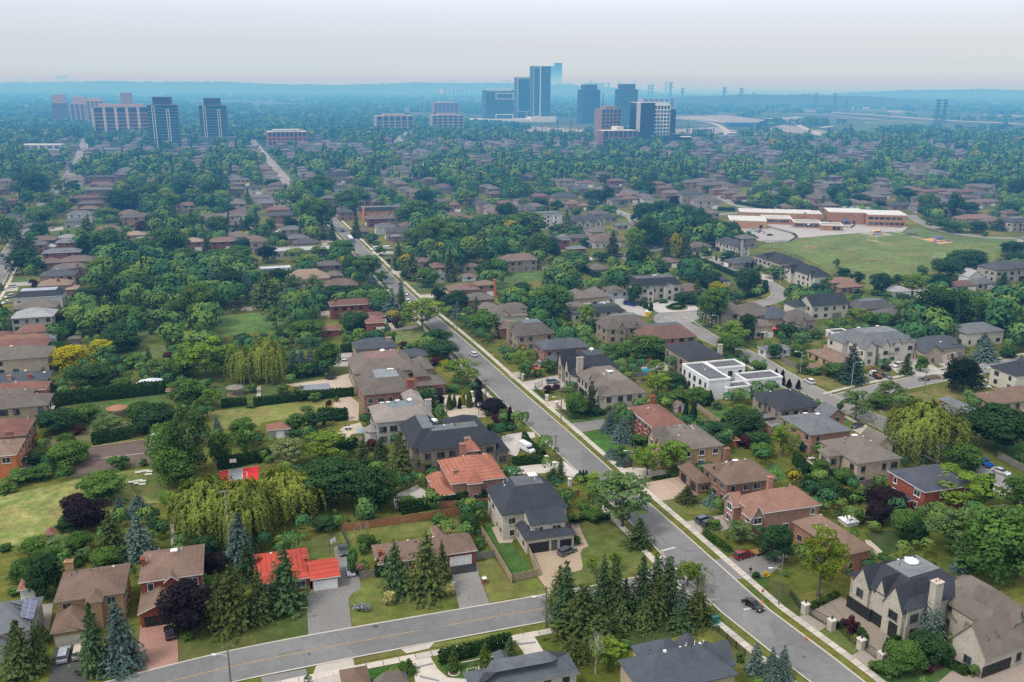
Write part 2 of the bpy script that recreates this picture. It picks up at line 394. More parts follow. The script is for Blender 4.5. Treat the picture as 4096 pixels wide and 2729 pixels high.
SP={'m':('round','leafy_tree','round green tree',(0.080,0.145,0.038)),'d':('round','dark_leafy_tree','dense dark green tree',(0.038,0.080,0.034)),'l':('open','light_leafy_tree','bright light green tree',(0.132,0.205,0.036)),'g':('open','grey_green_tree','airy grey green tree',(0.100,0.155,0.060)),'w':('willow','weeping_willow','yellow green weeping willow',(0.195,0.235,0.052)),'s':('spruce','blue_spruce','blue grey spruce',(0.105,0.155,0.145)),'c':('ragged','dark_conifer','tall dark conifer',(0.060,0.096,0.042)),'p':('round','purple_maple','dark purple tree',(0.026,0.018,0.026)),'y':('round','yellow_locust','golden yellow tree',(0.29,0.27,0.018)),'v':('column','columnar_cedar','slim green cedar',(0.024,0.060,0.025)),'r':('column','columnar_purple_tree','slim purple tree',(0.030,0.016,0.026)),'e':('column','columnar_yellow_tree','slim yellow green tree',(0.22,0.24,0.03)),'b':('bare','bare_tree','pale leafless tree',(0.1,0.12,0.04)),'u':('shrub','shrub','low round green shrub',(0.075,0.140,0.042)),'q':('shrub','purple_shrub','low purple shrub',(0.065,0.018,0.03)),'z':('shrub','pale_shrub','pale yellow flowering shrub',(0.34,0.31,0.14)),}
TREES=[]
def tree(sp,pos,H,W,label=None,colr=None):
 kind,name,look,c=SP[sp]
 r=rng;c=colr or c
 k=r.uniform(0.82,1.2)if sp!='c' else r.uniform(0.8,1.6);h=r.uniform(-0.06,0.06)if sp!='c' else r.uniform(-0.05,0.28)
 cc=(c[0]*k*(1+h),c[1]*k,c[2]*k*(1-h))
 t=thing(name,label,'shrub' if kind=='shrub' else 'tree',(pos[0],pos[1],0),r.uniform(0,6.28))
 s=ppm((pos[0],pos[1],H/2))*W
 tf={'round':0.16,'open':0.24,'willow':0.04,'spruce':0.03,'ragged':0.05,'column':0.03,'bare':0,'shrub':0.0}[kind]
 t.rotation_euler=(r.uniform(-.04,.04),r.uniform(-.04,.04),t.rotation_euler[2])
 if kind=='bare':
  link('branches',r.choice(BARE),t,(0.42,0.40,0.36),scale=(W*1.1,W*1.1,H))
  link('leaves',BFOL[0],t,cc,scale=(W,W,H))
 else:
  kk='mid' if(kind=='round' and s<75)else kind
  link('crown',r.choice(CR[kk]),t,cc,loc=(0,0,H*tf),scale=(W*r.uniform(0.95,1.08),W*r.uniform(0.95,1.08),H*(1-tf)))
  if kind!='shrub' and kind!='column':
   q=H if kind!='spruce' else H*0.9
   link('trunk',r.choice(TR),t,(0.11,0.09,0.075),scale=(q*0.8,q*0.8,H*0.85))
 if not label:auto(t,look,'shrub' if kind=='shrub' else 'tree',{'shrub':'garden shrubs'}.get(kind,'trees of the neighbourhood'),(pos[0],pos[1],H*0.5))
 TREES.append((t,pos[0],pos[1],W,s));return t
def tr(tile,items):
 """trees read off a survey sheet: code, centre x, top y, bottom y, width"""
 for it in items:
  sp,x,yt,yb,w=it[:5];kw=it[5]if len(it)>5 else{}
  b0=G(tile,x,yb);s=ppm(b0);W=w/K/s*(1.2 if sp in 's' else 1.35 if sp=='c' else 1.14 if sp in 'mdlg' else 1.15 if sp=='w' else 1.06)*(1.25 if tile=='c4' and sp=='c' else 1)
  e=math.atan2(CAMH,b0.y)
  b=b0+Vector((b0.x,b0.y,0)).normalized()*W*(0.34 if sp not in 'sc' else 0.26)
  H=max(((yb-yt)/K/s-0.42*W*math.sin(e))/math.cos(e),W*(0.62 if sp=='w' else 0.55))
  tree(sp,b,H,W,**kw)
def hedge(pts,h,w,label,colr=(0.03,0.062,0.02),cat='hedge',bumps=True,name='hedge',group=None):
 """clipped hedge of small leaves along ground points"""
 r=np.random.RandomState(int(abs(pts[0][0]*13+pts[0][1]*7))%9999);C,Q,T=[],[],[]
 o=Vector((pts[0][0],pts[0][1],0))
 for a,b in zip(pts,pts[1:]):
  a=Vector((a[0],a[1],0));b=Vector((b[0],b[1],0));d=b-a;ln=d.length;d.normalize();s=Vector((-d.y,d.x,0))
  n=int(ln*(2*h+w)*14);u=r.uniform(0,ln,n);q=r.uniform(-1,1,n);per=2*h+w;k=r.uniform(0,per,n)
  hh=h*(1+(0.14*np.abs(np.sin(u*3.14/1.1))-0.1 if bumps else 0)+0.05*np.sin(u*0.7))
  off=np.where(k<h,-w/2,np.where(k<h+w,k-h-w/2,w/2));z=np.where(k<h,k/h*hh,np.where(k<h+w,hh,(k-h-w)/h*hh))
  nn=np.zeros((n,3));sd=np.where(k<h,-1,np.where(k<h+w,0,1));nn[:,0]=s.x*sd;nn[:,1]=s.y*sd;nn[:,2]=np.where(sd==0,1,0.35)
  off=off*r.uniform(0.85,1.1,n)*(1-0.25*(z/h)**3)
  C.append(np.stack([a.x-o.x+d.x*u+s.x*off,a.y-o.y+d.y*u+s.y*off,np.clip(z+r.normal(0,0.05,n),0.03,None)],1))
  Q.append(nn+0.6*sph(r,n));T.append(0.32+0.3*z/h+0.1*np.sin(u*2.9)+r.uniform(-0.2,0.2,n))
 C=np.concatenate(C)
 ob=link(name,quads_mesh(name,C,np.concatenate(Q),r.uniform(0.16,0.3,len(C)),np.concatenate(T),M['leaf']),None,colr,loc=o)
 if label:tag(ob,label,cat,group)
 else:auto(ob,'clipped green hedge',cat,group or 'garden hedges',(pts[0][0],pts[0][1],h))
 keep_line(pts,w*0.6+0.5)
 return ob
 # ---- houses
GRID=R(17)
RC={'brown':(0.200,0.130,0.098),'taupe':(0.158,0.134,0.114),'maroon':(0.20,0.095,0.074),'dark':(0.040,0.045,0.056),'grey':(0.150,0.160,0.172),'slate':(0.078,0.088,0.106),'pale':(0.36,0.37,0.38),'red':(0.43,0.062,0.040),'salmon':(0.42,0.160,0.105),'tan':(0.36,0.235,0.150),'shake':(0.235,0.205,0.185),'rust':(0.26,0.13,0.085),'bluegrey':(0.16,0.19,0.22)}
RN={'brown':'brown','taupe':'grey brown','maroon':'maroon','dark':'near black','grey':'grey','slate':'dark slate','pale':'pale grey','red':'bright red','salmon':'salmon','tan':'tan','shake':'weathered shake','rust':'rust brown','bluegrey':'blue grey'}
WC={'red':(0.30,0.085,0.055),'brick':(0.33,0.165,0.12),'pink':(0.38,0.22,0.165),'buff':(0.43,0.28,0.155),'stone':(0.47,0.42,0.35),'beige':(0.42,0.335,0.25),'white':(0.64,0.64,0.64),'cream':(0.58,0.54,0.46),'orange':(0.50,0.17,0.07),'umber':(0.30,0.245,0.20),'grey':(0.42,0.40,0.38),'osb':(0.60,0.29,0.085),'brown':(0.24,0.15,0.11),'green':(0.3,0.33,0.29)}
WN={'red':'red brick','brick':'brown brick','pink':'pink brick','buff':'yellow buff brick','stone':'pale stone','beige':'beige brick','white':'white','cream':'cream','orange':'orange brick','umber':'grey brown stone','grey':'grey stucco','osb':'orange sheathing','brown':'dark brown brick','green':'grey green'}
STUC={'white','cream','grey','osb','green'}
WHITE=(0.74,0.74,0.72);DARK=(0.02,0.021,0.024)
class Rect:
 def __init__(s,x0,x1,y0,y1,eave,kind,h,inset=None,z0=0.0,ov=0.45):
  s.x0,s.x1,s.y0,s.y1,s.eave,s.kind,s.h,s.z0,s.ov=x0,x1,y0,y1,eave,kind,h,z0,ov
  s.w,s.d=x1-x0,y1-y0;s.inset=inset
 def inside(s,x,y,pad=0.0):return s.x0-pad<x<s.x1+pad and s.y0-pad<y<s.y1+pad
 def top(s,x,y):
  """roof height above a local point"""
  e=[x-s.x0,s.x1-x,y-s.y0,s.y1-y]
  if min(e)<0:return-1
  if s.kind=='flat':return s.eave-0.25
  if s.kind=='gx':q,m_=min(e[2:]),s.d/2
  elif s.kind=='gy':q,m_=min(e[:2]),s.w/2
  elif s.kind=='trunc':q,m_=min(e),s.inset
  else:q,m_=min(e),min(s.w,s.d)/2
  return s.eave+s.h*min(1,q/m_)
def roof_geo(mb,r):
 o=r.ov;X0,X1,Y0,Y1,z,h=r.x0-o,r.x1+o,r.y0-o,r.y1+o,r.eave,r.h;t=0.2
 xm,ym=(X0+X1)/2,(Y0+Y1)/2
 if r.kind=='flat':
  mb.add([(r.x0+.25,r.y0+.25,z-.25),(r.x1-.25,r.y0+.25,z-.25),(r.x1-.25,r.y1-.25,z-.25),(r.x0+.25,r.y1-.25,z-.25)],[(0,1,2,3)],2)
  k=0.14
  mb.slab(r.x0-k,r.x1+k,r.y0-k,r.y0+.28,z-.45,z+.18,1);mb.slab(r.x0-k,r.x1+k,r.y1-.28,r.y1+k,z-.45,z+.18,1)
  mb.slab(r.x0-k,r.x0+.28,r.y0+.28,r.y1-.28,z-.45,z+.18,1);mb.slab(r.x1-.28,r.x1+k,r.y0+.28,r.y1-.28,z-.45,z+.18,1)
  return
 if r.kind in('gx','gy'):
  if r.kind=='gx':E=[[(X0,Y0),(X1,Y0)],[(X0,ym),(X1,ym)],[(X0,Y1),(X1,Y1)]]
  else:E=[[(X1,Y0),(X1,Y1)],[(xm,Y0),(xm,Y1)],[(X0,Y0),(X0,Y1)]]
  Z=[z-o*h/((r.d if r.kind=='gx' else r.w)/2),z+h,z-o*h/((r.d if r.kind=='gx' else r.w)/2)]
  v=[(x,y,Z[i])for i in range(3)for x,y in E[i]]+[(x,y,Z[i]-t)for i in range(3)for x,y in E[i]]
  mb.add(v,[(0,1,3,2),(2,3,5,4)],0)
  mb.add(v,[(6,8,9,7),(8,10,11,9),(0,6,7,1),(4,5,11,10),(0,2,8,6),(2,4,10,8),(1,7,9,3),(3,9,11,5)],1)
  return
 b=[(X0,Y0,z),(X1,Y0,z),(X1,Y1,z),(X0,Y1,z)];lo=[(x,y,z-t)for x,y,_ in b]
 mb.add(b+lo,[(i,4+i,4+(i+1)%4,(i+1)%4)for i in range(4)]+[(4,7,6,5)],1)
 if r.kind=='trunc':
  i=r.inset+o
  T=[(X0+i,Y0+i,z+h),(X1-i,Y0+i,z+h),(X1-i,Y1-i,z+h),(X0+i,Y1-i,z+h)]
  mb.add(b+T,[(0,1,5,4),(1,2,6,5),(2,3,7,6),(3,0,4,7)],0);mb.add(T,[(0,1,2,3)],2)
 elif X1-X0>=Y1-Y0:
  k=(Y1-Y0)/2;T=[(X0+k,ym,z+h),(X1-k,ym,z+h)]
  mb.add(b+T,[(0,1,5,4),(1,2,5),(2,3,4,5),(3,0,4)],0)
 else:
  k=(X1-X0)/2;T=[(xm,Y0+k,z+h),(xm,Y1-k,z+h)]
  mb.add(b+T,[(0,1,4),(1,2,5,4),(2,3,5),(3,0,4,5)],0)
def unit_box(name,mat):
 return MB().box(0,0,0,1,1,1).mesh(name,M[mat])
UM={}
def unit(name,mat):
 if(name,mat)not in UM:UM[(name,mat)]=unit_box(name,mat)
 return UM[(name,mat)]
def garage_mesh():
 mb=MB()
 for i in range(4):mb.slab(-.5,.5,-.5,.5,-.5+i*.25,-.5+i*.25+.225)
 mb.slab(-.49,.49,-.3,.5,-.5,.5);return mb.mesh('garage_door',M['plain'])
GM=garage_mesh()
def wbox(name,mat,parent,x,y,z,sx,sy,sz,rz,colr):
 return link(name,unit(name,mat),parent,colr,loc=(x,y,z),rz=rz,scale=(sx,sy,sz))
SIDE={'S':(0,-1,0.0),'E':(1,0,math.pi/2),'N':(0,1,math.pi),'W':(-1,0,-math.pi/2)}
HOUSES=[]
def fit(A,B,C=None,D=None,d=None,eave=6.0,rot=GRID,w=None):
 """eave corners read off the survey -> centre, width, depth"""
 a,b=at(A,eave),at(B,eave);u=Vector((math.cos(rot),math.sin(rot),0));v=Vector((-u.y,u.x,0))
 w=w or max((b-a).dot(u),1.5)
 if D:c=at(D,eave);d=(c-a).dot(v)
 elif C:c=at(C,eave);d=(c-b).dot(v)
 d=max(abs(d),1.5);m_=(a+b)/2
 cen=(m_.dot(u))*u+(m_.dot(v)+d/2)*v
 return Vector((cen.x,cen.y,0)),w,d
def house(tile,A,B,C=None,D=None,d=None,w=None,eave=6.0,roof='hip',rh=None,inset=None,rc='brown',wc='brick',front='S',rot=None,wings=(),chim=(),sky=(),gar=None,door=None,label=None,nick=None,cat='house',name='house',st=None,wf=None,top=None,vents=4,fascia=None,group=None,win=True,gcol=None,z0=0.0,turrets=(),porch=None,near=None,pitch=0.42):
 rot=GRID if rot is None else R(rot)
 cen,w,d=fit(P(tile,*A),P(tile,*B),P(tile,*C)if C else None,P(tile,*D)if D else None,d,eave,rot,w)
 return house_at(cen,w,d,eave,roof,rh,inset,rc,wc,front,rot,wings,chim,sky,gar,door,label,nick,cat,name,st,wf,top,vents,fascia,group,win,gcol,turrets,tile,pitch)
def house_at(cen,w,d,eave=6.0,roof='hip',rh=None,inset=None,rc='brown',wc='brick',front='S',rot=GRID,wings=(),chim=(),sky=(),gar=None,door=None,label=None,nick=None,cat='house',name='house',st=None,wf=None,top=None,vents=4,fascia=None,group=None,win=True,gcol=None,turrets=(),tile='a1',pitch=0.42):
 roofc=RC[rc]if isinstance(rc,str)else rc;wallc=WC[wc]if isinstance(wc,str)else wc
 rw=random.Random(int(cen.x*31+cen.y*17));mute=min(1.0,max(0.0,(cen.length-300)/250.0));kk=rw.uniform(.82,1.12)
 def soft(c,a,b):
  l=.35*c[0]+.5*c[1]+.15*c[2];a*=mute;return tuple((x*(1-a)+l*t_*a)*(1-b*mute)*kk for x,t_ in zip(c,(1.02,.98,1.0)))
 roofc=soft(roofc,.38,.16);wallc=soft(wallc,.28,.16)  # haze put into roof and wall colours: greyer and darker with distance
 u=Vector((math.cos(rot),math.sin(rot),0));v=Vector((-u.y,u.x,0))
 ov=0.45 if roof!='flat' else 0.0
 rh=rh if rh is not None else(pitch*min(w,d)/2 if roof=='hip' else pitch*1.3*(d if roof=='gx' else w)/2)
 inset=inset or 3.0
 ww,dd=w-2*ov,d-2*ov
 V=[Rect(-ww/2,ww/2,-dd/2,dd/2,eave,roof,rh,inset,ov=ov)]
 for wg in wings:
  wg=dict(wg);e=wg.get('eave',3.2);k=wg.get('roof','hip')
  if 'on' in wg:vi_,f0,f1,sb,ln=wg['on'];r_=V[vi_];x0,x1,y0,y1=r_.x0+f0*r_.w,r_.x0+f1*r_.w,r_.y0+sb,r_.y0+sb+ln
  elif 'wf' in wg:f0,f1,ot,ln=wg['wf'];x0,x1,y0,y1=-ww/2-ot,-ww/2+ln,-dd/2+f0*dd,-dd/2+f1*dd
  else:
   tl=wg.get('tile',tile)
   c2,w2,d2=fit(P(tl,*wg['A']),P(tl,*wg['B']),P(tl,*wg['C'])if 'C' in wg else None,P(tl,*wg['D'])if 'D' in wg else None,wg.get('d'),e,rot,wg.get('w'))
   q=c2-cen;lx,ly=q.dot(u),q.dot(v);o=0.0 if k=='flat' else 0.45
   x0,x1,y0,y1=lx-w2/2+o,lx+w2/2-o,ly-d2/2+o,ly+d2/2-o
  mn=min(x1-x0,y1-y0);h=wg.get('rh',0.42*mn/2 if k=='hip' else 0.62*((y1-y0)if k=='gx' else(x1-x0))/2)
  V.append(Rect(x0,x1,y0,y1,e,k,h,wg.get('inset',1.5),ov=0.0 if k=='flat' else wg.get('ov',0.45)))
 dist=(cen-Vector((0,0,0))).length
 nearby=dist<330
 root=thing(name,label,cat,cen,rot,group)
 wm=M['stucco']if wc in STUC else M['wall']
 mb=MB()
 for r in V:
  mb.slab(r.x0,r.x1,r.y0,r.y1,-0.1,r.eave-(0.4 if r.kind=='flat' else 0.02))
  if r.kind=='gx':
   ym=(r.y0+r.y1)/2
   for x in(r.x0,r.x1-0.12):mb.add([(x,r.y0,r.eave-.03),(x,r.y1,r.eave-.03),(x,ym,r.eave+r.h-.25),(x+.12,r.y0,r.eave-.03),(x+.12,r.y1,r.eave-.03),(x+.12,ym,r.eave+r.h-.25)],[(0,2,1),(3,4,5),(0,3,5,2),(1,2,5,4)])
  if r.kind=='gy':
   xm=(r.x0+r.x1)/2
   for y in(r.y0,r.y1-0.12):mb.add([(r.x0,y,r.eave-.03),(r.x1,y,r.eave-.03),(xm,y,r.eave+r.h-.25),(r.x0,y+.12,r.eave-.03),(r.x1,y+.12,r.eave-.03),(xm,y+.12,r.eave+r.h-.25)],[(0,1,2),(3,5,4),(0,2,5,3),(1,4,5,2)])
 for(fx,fy,rad,e,ch)in turrets:
  mb.prism([(fx*w+rad*math.cos(i*math.pi/4+.39),fy*d+rad*math.sin(i*math.pi/4+.39))for i in range(8)],-0.1,e)
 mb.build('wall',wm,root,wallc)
 mb=MB()
 for r in V:roof_geo(mb,r)
 for(fx,fy,rad,e,ch)in turrets:
  n=8;ring=[(fx*w+(rad+.4)*math.cos(i*math.pi/4+.39),fy*d+(rad+.4)*math.sin(i*math.pi/4+.39),e)for i in range(8)]
  mb.add(ring+[(fx*w,fy*d,e+ch)],[(i,(i+1)%8,8)for i in range(8)],0);mb.add([(x,y,z-.2)for x,y,z in ring],[tuple(range(7,-1,-1))],1)
  mb.add(ring+[(x,y,z-.2)for x,y,z in ring],[(i,8+i,8+(i+1)%8,(i+1)%8)for i in range(8)],1)
 rm=M['tile']if rc in('red','salmon')else M['roof']
 fc=fascia or(WHITE if wc in('red','white','orange')or rc in('red','salmon')else(0.30,0.26,0.22)if rc not in('dark','slate')else(0.09,0.09,0.09))
 tm=FASC(fc);mm=FLATM(top)
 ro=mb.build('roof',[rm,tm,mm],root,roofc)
 def zt(x,y):return max(r.top(x,y)for r in V)
 for ci in chim:
  fx,fy=ci[:2];cw,cd=ci[2]if len(ci)>2 else(1.1,0.8);up=ci[3]if len(ci)>3 else 1.2;cc=ci[4]if len(ci)>4 else wallc
  x,y=fx*w,fy*d;inside=any(r.inside(x,y)for r in V);zb=zt(x,y)-1.2 if inside else 0.0;ztop=max(zt(x,y),eave+(rh*0.55 if not inside else 0))+up
  c=MB();c.slab(x-cw/2,x+cw/2,y-cd/2,y+cd/2,zb,ztop);c.slab(x-cw/2-.12,x+cw/2+.12,y-cd/2-.12,y+cd/2+.12,ztop,ztop+.16,1)
  for k in(-.22,.22):c.lathe([(.15,ztop+.16),(.13,ztop+.55)],8,x+k*cw,y,2)
  c.build('chimney',[wm,M['stone'],M['pot']],ro,cc)
 for s in sky:
  fx,fy=s[:2];sw,sd=s[2]if len(s)>2 else(1.2,1.2);dome=len(s)>3
  x,y=fx*w,fy*d;z=zt(x,y)
  c=MB();c.slab(x-sw/2,x+sw/2,y-sd/2,y+sd/2,z-.35,z+.22,1)
  if dome:c.lathe([(sw*.46,z+.22),(sw*.4,z+.5),(sw*.2,z+.72),(.02,z+.78)],10,x,y)
  else:c.slab(x-sw/2+.1,x+sw/2-.1,y-sd/2+.1,y+sd/2-.1,z+.22,z+.34)
  c.build('skylight',[M['lens'],M['trim']],ro,(.25,.25,.25))
 rv=random.Random(int(cen.x*7+cen.y*3))
 if nearby:
  for i in range(vents):
   x,y=rv.uniform(-.36,.36)*w,rv.uniform(-.05,.38)*d;z=zt(x,y);c=MB()
   if rv.random()<0.6:c.box(x,y,z+.08,.42,.42,.36,taper=.8)
   else:c.lathe([(.07,z-.2),(.07,z+.6),(.1,z+.62),(.1,z+.72)],6,x,y)
   c.build('roof_vent',M['trim'],ro,WHITE if rv.random()<0.45 else(.07,.07,.07))
 spans={}
 def opening(kind,vi,side,f,ow,oh,colr,zb=0.0):
  r=V[vi];sx,sy,rz=SIDE[side]
  x=(r.x0+r.x1)/2+(r.w*f if sx==0 else sx*r.w/2);y=(r.y0+r.y1)/2+(r.d*f if sx else sy*r.d/2)
  spans.setdefault((vi,side),[]).append((f*(r.d if sx else r.w),ow/2,zb,zb+oh))
  ox,oy=x+sx*.04,y+sy*.04
  if kind=='garage':
   g=link('garage_door',GM,root,colr,loc=(ox,oy,zb+oh/2),rz=rz,scale=(ow,.14,oh))
  elif kind=='door':
   fr=wbox('door','plain',root,ox,oy,zb+oh/2,ow,.16,oh,rz,colr)
  return x,y
 if gar is None and win and front:
  gar=[(0,front,0.26,4.9,2.3)]if ww>7 else[]
  if dist<620:door=door or[(0,front,-0.05,1.2,2.3)]
 gc=gcol or WHITE
 for g in gar or[]:opening('garage',*g[:5],g[5]if len(g)>5 else gc)
 for g in door or[]:opening('door',*g[:5],g[5]if len(g)>5 else(.10,.06,.04))
 if win:
  fcol=wf or((.55,.54,.52)if wc in('red','orange','white')else(.36,.33,.3)if wc in('pink','brick','buff')else(0.12,0.11,0.10))
  for vi,r in enumerate(V):
   ns=st if(st and vi==0)else max(1,int(round(r.eave/3.0)))
   for sd,(sx,sy,rz)in SIDE.items():
    nrm=u*sx+v*sy
    mid=cen+u*((r.x0+r.x1)/2+sx*r.w/2)+v*((r.y0+r.y1)/2+sy*r.d/2)
    if nrm.dot(Vector((-mid.x,-mid.y,0)).normalized())<-0.12:continue
    ln=r.d if sx else r.w;n=max(1 if ln>2.6 else 0,int((ln-1.0)/(3.0 if nearby else 3.6)))
    if dist>620:n=min(n,3)
    for k in range(n):
     off=(k+0.5)/n*ln-ln/2;off+=rv.uniform(-.3,.3)
     for f in range(ns):
      wd,hh=(rv.choice((1.1,1.5,2.0)),1.5)if f or sd==front else(rv.choice((0.9,1.4,1.9)),1.4)
      zc=f*2.95+1.75
      if zc+hh/2>r.eave-0.15:continue
      if any(abs(off-s[0])<s[1]+wd/2+.25 and zc-hh/2<s[3]+.1 for s in spans.get((vi,sd),[])):continue
      if sd!=front and rv.random()<0.22:continue
      x=(r.x0+r.x1)/2+(sx*r.w/2 if sx else off);y=(r.y0+r.y1)/2+(off if sx else sy*r.d/2)
      if any(q is not r and q.inside(x+sx*.3+(0 if sx else e_),y+sy*.3+(e_ if sx else 0),.02)and q.eave+.8>zc for q in V for e_ in(-wd*.6,wd*.6)):continue
      if not nearby:
       wbox('window','glass',root,x+sx*.03,y+sy*.03,zc,wd,.12,hh,rz,(.045,.055,.065));continue
      fr=MB();fr.box(0,0,0,wd+.2,.12,hh+.2)
      fo=link('window',WINF(wd,hh),root,fcol,loc=(x+sx*.03,y+sy*.03,zc),rz=rz)
      for px in((0,)if wd<1.3 else(-.25,.25)):
       link('pane',unit('pane','glass'),fo,(.035,.042,.05),loc=(px*wd,-.05,0),scale=(wd*(.86 if wd<1.3 else .43),.08,hh*.9))
 HOUSES.append((root,cen,w,d,rot,front))
 xs=[(r.x0,r.x1,r.y0,r.y1)for r in V]
 for x0,x1,y0,y1 in xs:
  c2=cen+u*(x0+x1)/2+v*(y0+y1)/2;keep_rect(c2,x1-x0,y1-y0,rot,1.2)
 if not label:
  k='bungalow' if eave<4.4 else 'house'
  kn={'gx':'gable roof','gy':'gable roof','flat':'flat roof','trunc':'flat topped roof','hip':'hip roof'}[roof]
  rn=RN.get(rc,'brown')if isinstance(rc,str)else 'brown';wn=WN.get(wc,'brick')if isinstance(wc,str)else 'brick'
  auto(root,f'{wn} {k} with {rn} {kn}',cat,group or 'houses of the neighbourhood',cen+Vector((0,0,eave)))
 if nick:landmark(nick,cen+Vector((0,0,eave*0.7)))
 return root
_W={}
def WINF(w,h):
 if(w,h)not in _W:
  m_=MB();m_.box(0,0,0,w+.16,.1,h+.16);m_.box(0,-.04,-h/2-.13,w+.3,.2,.1);_W[(w,h)]=m_.mesh('window',M['trim'])
 return _W[(w,h)]
_F={}
def fixed(name,c,rough=0.7,var=0.06):
 mt,nt,out=new_mat(name);b=N(nt,'ShaderNodeBsdfPrincipled',Roughness=rough);b.inputs['Specular IOR Level'].default_value=0.3
 pos=N(nt,'ShaderNodeNewGeometry').outputs['Position']
 L(nt,mixc(nt,1.0,c,mixc(nt,1.0,ramp(nt,noise(nt,pos,0.35),((0.3,1-var*2),(0.7,1+var*2))),ramp(nt,noise(nt,pos,3.0),((0.3,1-var),(0.7,1+var))),'MULTIPLY'),'MULTIPLY'),b.inputs['Base Color'])
 L(nt,b.outputs[0],out.inputs['Surface']);return mt
def FASC(c):
 if('f',c)not in _F:_F[('f',c)]=fixed('eaves_trim',c)
 return _F[('f',c)]
def FLATM(c):
 c=c or(0.155,0.17,0.18)
 if('m',c)not in _F:_F[('m',c)]=fixed('flat_roofing',c,0.9,0.09)
 return _F[('m',c)]
M['pot']=fixed('clay_pot',(0.42,0.15,0.07));M['lens']=fixed('skylight_lens',(0.78,0.78,0.76),0.3,0.03)
def q(tile,items):
 """smaller houses: roof x0, x1, near eave y, eave height, roof, wall, options"""
 for it in items:
  x0,x1,y1,ev,rc,wc=it[:6];kw=dict(it[6])if len(it)>6 else{}
  w_px=x1-x0;sy,sx=P(tile,x0,y1)[1],P(tile,x0,y1)[0];slope=(sy-340)/(14288-sx)
  house(tile,(x0,y1),(x1,y1-w_px*slope),d=kw.pop('d',None)or max(9.0,min(14,0.85*w_px/K/ppm(G(tile,(x0+x1)/2,y1,ev)))),eave=ev,rc=rc,wc=wc,**kw)
  # ---- ground, roads, paving, lawns
def struct(name,mb,mats,colr=None):
 return tag(mb.build(name,mats,None,colr),kind='structure')
g=MB();S_=60000.0
g.add([(-S_,-300,0),(S_,-300,0),(S_,S_,0),(-S_,S_,0)],[(0,1,2,3)])
struct('ground',g,M['ground'])
_lift={}
def sheet(name,tile,pts,mat,colr,layer=1,keep=True,smooth=0):
 """flat sheet on the ground from survey corners; layer sets how far it lies above the ground"""
 w=[G(tile,*p)if len(p)==2 else G(*p)for p in pts]
 if smooth:
  for _ in range(smooth):
   w=[x for a,b in zip(w,w[1:]+w[:1])for x in(a*.75+b*.25,a*.25+b*.75)]
 _lift[layer]=_lift.get(layer,0)+1
 z=layer*0.030+(_lift[layer]%6)*0.004
 mb=MB();mb.add([(p.x,p.y,z)for p in w],[tuple(range(len(w)))])
 if keep:keep_poly(w)
 o=struct(name,mb,M[mat],colr);return o
def line_w(pts):return[at(p)for p in pts]
def offset(pts,d):
 """polyline moved sideways by d metres"""
 out=[]
 for i,p in enumerate(pts):
  a=pts[max(i-1,0)];b=pts[min(i+1,len(pts)-1)];t=Vector((b[0]-a[0],b[1]-a[1],0)).normalized()
  out.append(Vector((p[0]-t.y*d,p[1]+t.x*d,0)))
 return out
def dens(pts,step=6.0):
 out=[]
 for a,b in zip(pts,pts[1:]):
  a,b=Vector(a),Vector(b);n=max(1,int((b-a).length/step))
  out+=[a.lerp(b,i/n)for i in range(n)]
 return out+[Vector(pts[-1])]
def ribbon(mb,a,b,z,mi=0,z2=None):
 n=len(a);vs=[(p[0],p[1],z)for p in a]+[(p[0],p[1],z if z2 is None else z2)for p in b]
 mb.add(vs,[(i,i+1,n+i+1,n+i)if False else(n+i,n+i+1,i+1,i)for i in range(n-1)],mi)
def smooth_line(pts,it=2):
 for _ in range(it):
  q_=[pts[0]]
  for a,b in zip(pts,pts[1:]):q_+=[a*.75+b*.25,a*.25+b*.75]
  pts=q_+[pts[-1]]
 return pts
CONC=(0.46,0.42,0.37)
def kerb(line,side,name='kerb',gap=None,h=0.13,w=0.35):
 """raised concrete kerb along a line; side +1 puts it to the left"""
 mb=MB();a=line;b=offset(line,side*w)
 ribbon(mb,a,b,h)
 n=len(a)
 mb.add([(p[0],p[1],0.0)for p in a]+[(p[0],p[1],h)for p in a],[(i,i+1,n+i+1,n+i)for i in range(n-1)])
 return struct(name,mb,M['concrete'],CONC)
def walk(line,side,d0,d1,name='sidewalk'):
 """concrete pavement in slabs with open joints"""
 mb=MB();ln=dens(line,1.7);a=offset(ln,side*d0);b=offset(ln,side*d1);r=random.Random(5)
 for i in range(len(a)-1):
  p0,p1,q0,q1=a[i],a[i+1],b[i],b[i+1];k=0.02
  vs=[(*p0.lerp(p1,k)[:2],.115),(*p0.lerp(p1,1-k)[:2],.115),(*q0.lerp(q1,1-k)[:2],.115),(*q0.lerp(q1,k)[:2],.115)]
  mb.add(vs,[(0,1,2,3)]if side<0 else[(3,2,1,0)],0 if r.random()<.72 else 1)
 keep_line(line,d1+0.6)
 return struct(name,mb,[M['concrete'],M['concrete2']],(0.50,0.44,0.38))
M['concrete2']=fixed('older_concrete',(0.40,0.36,0.31),0.92,0.06)
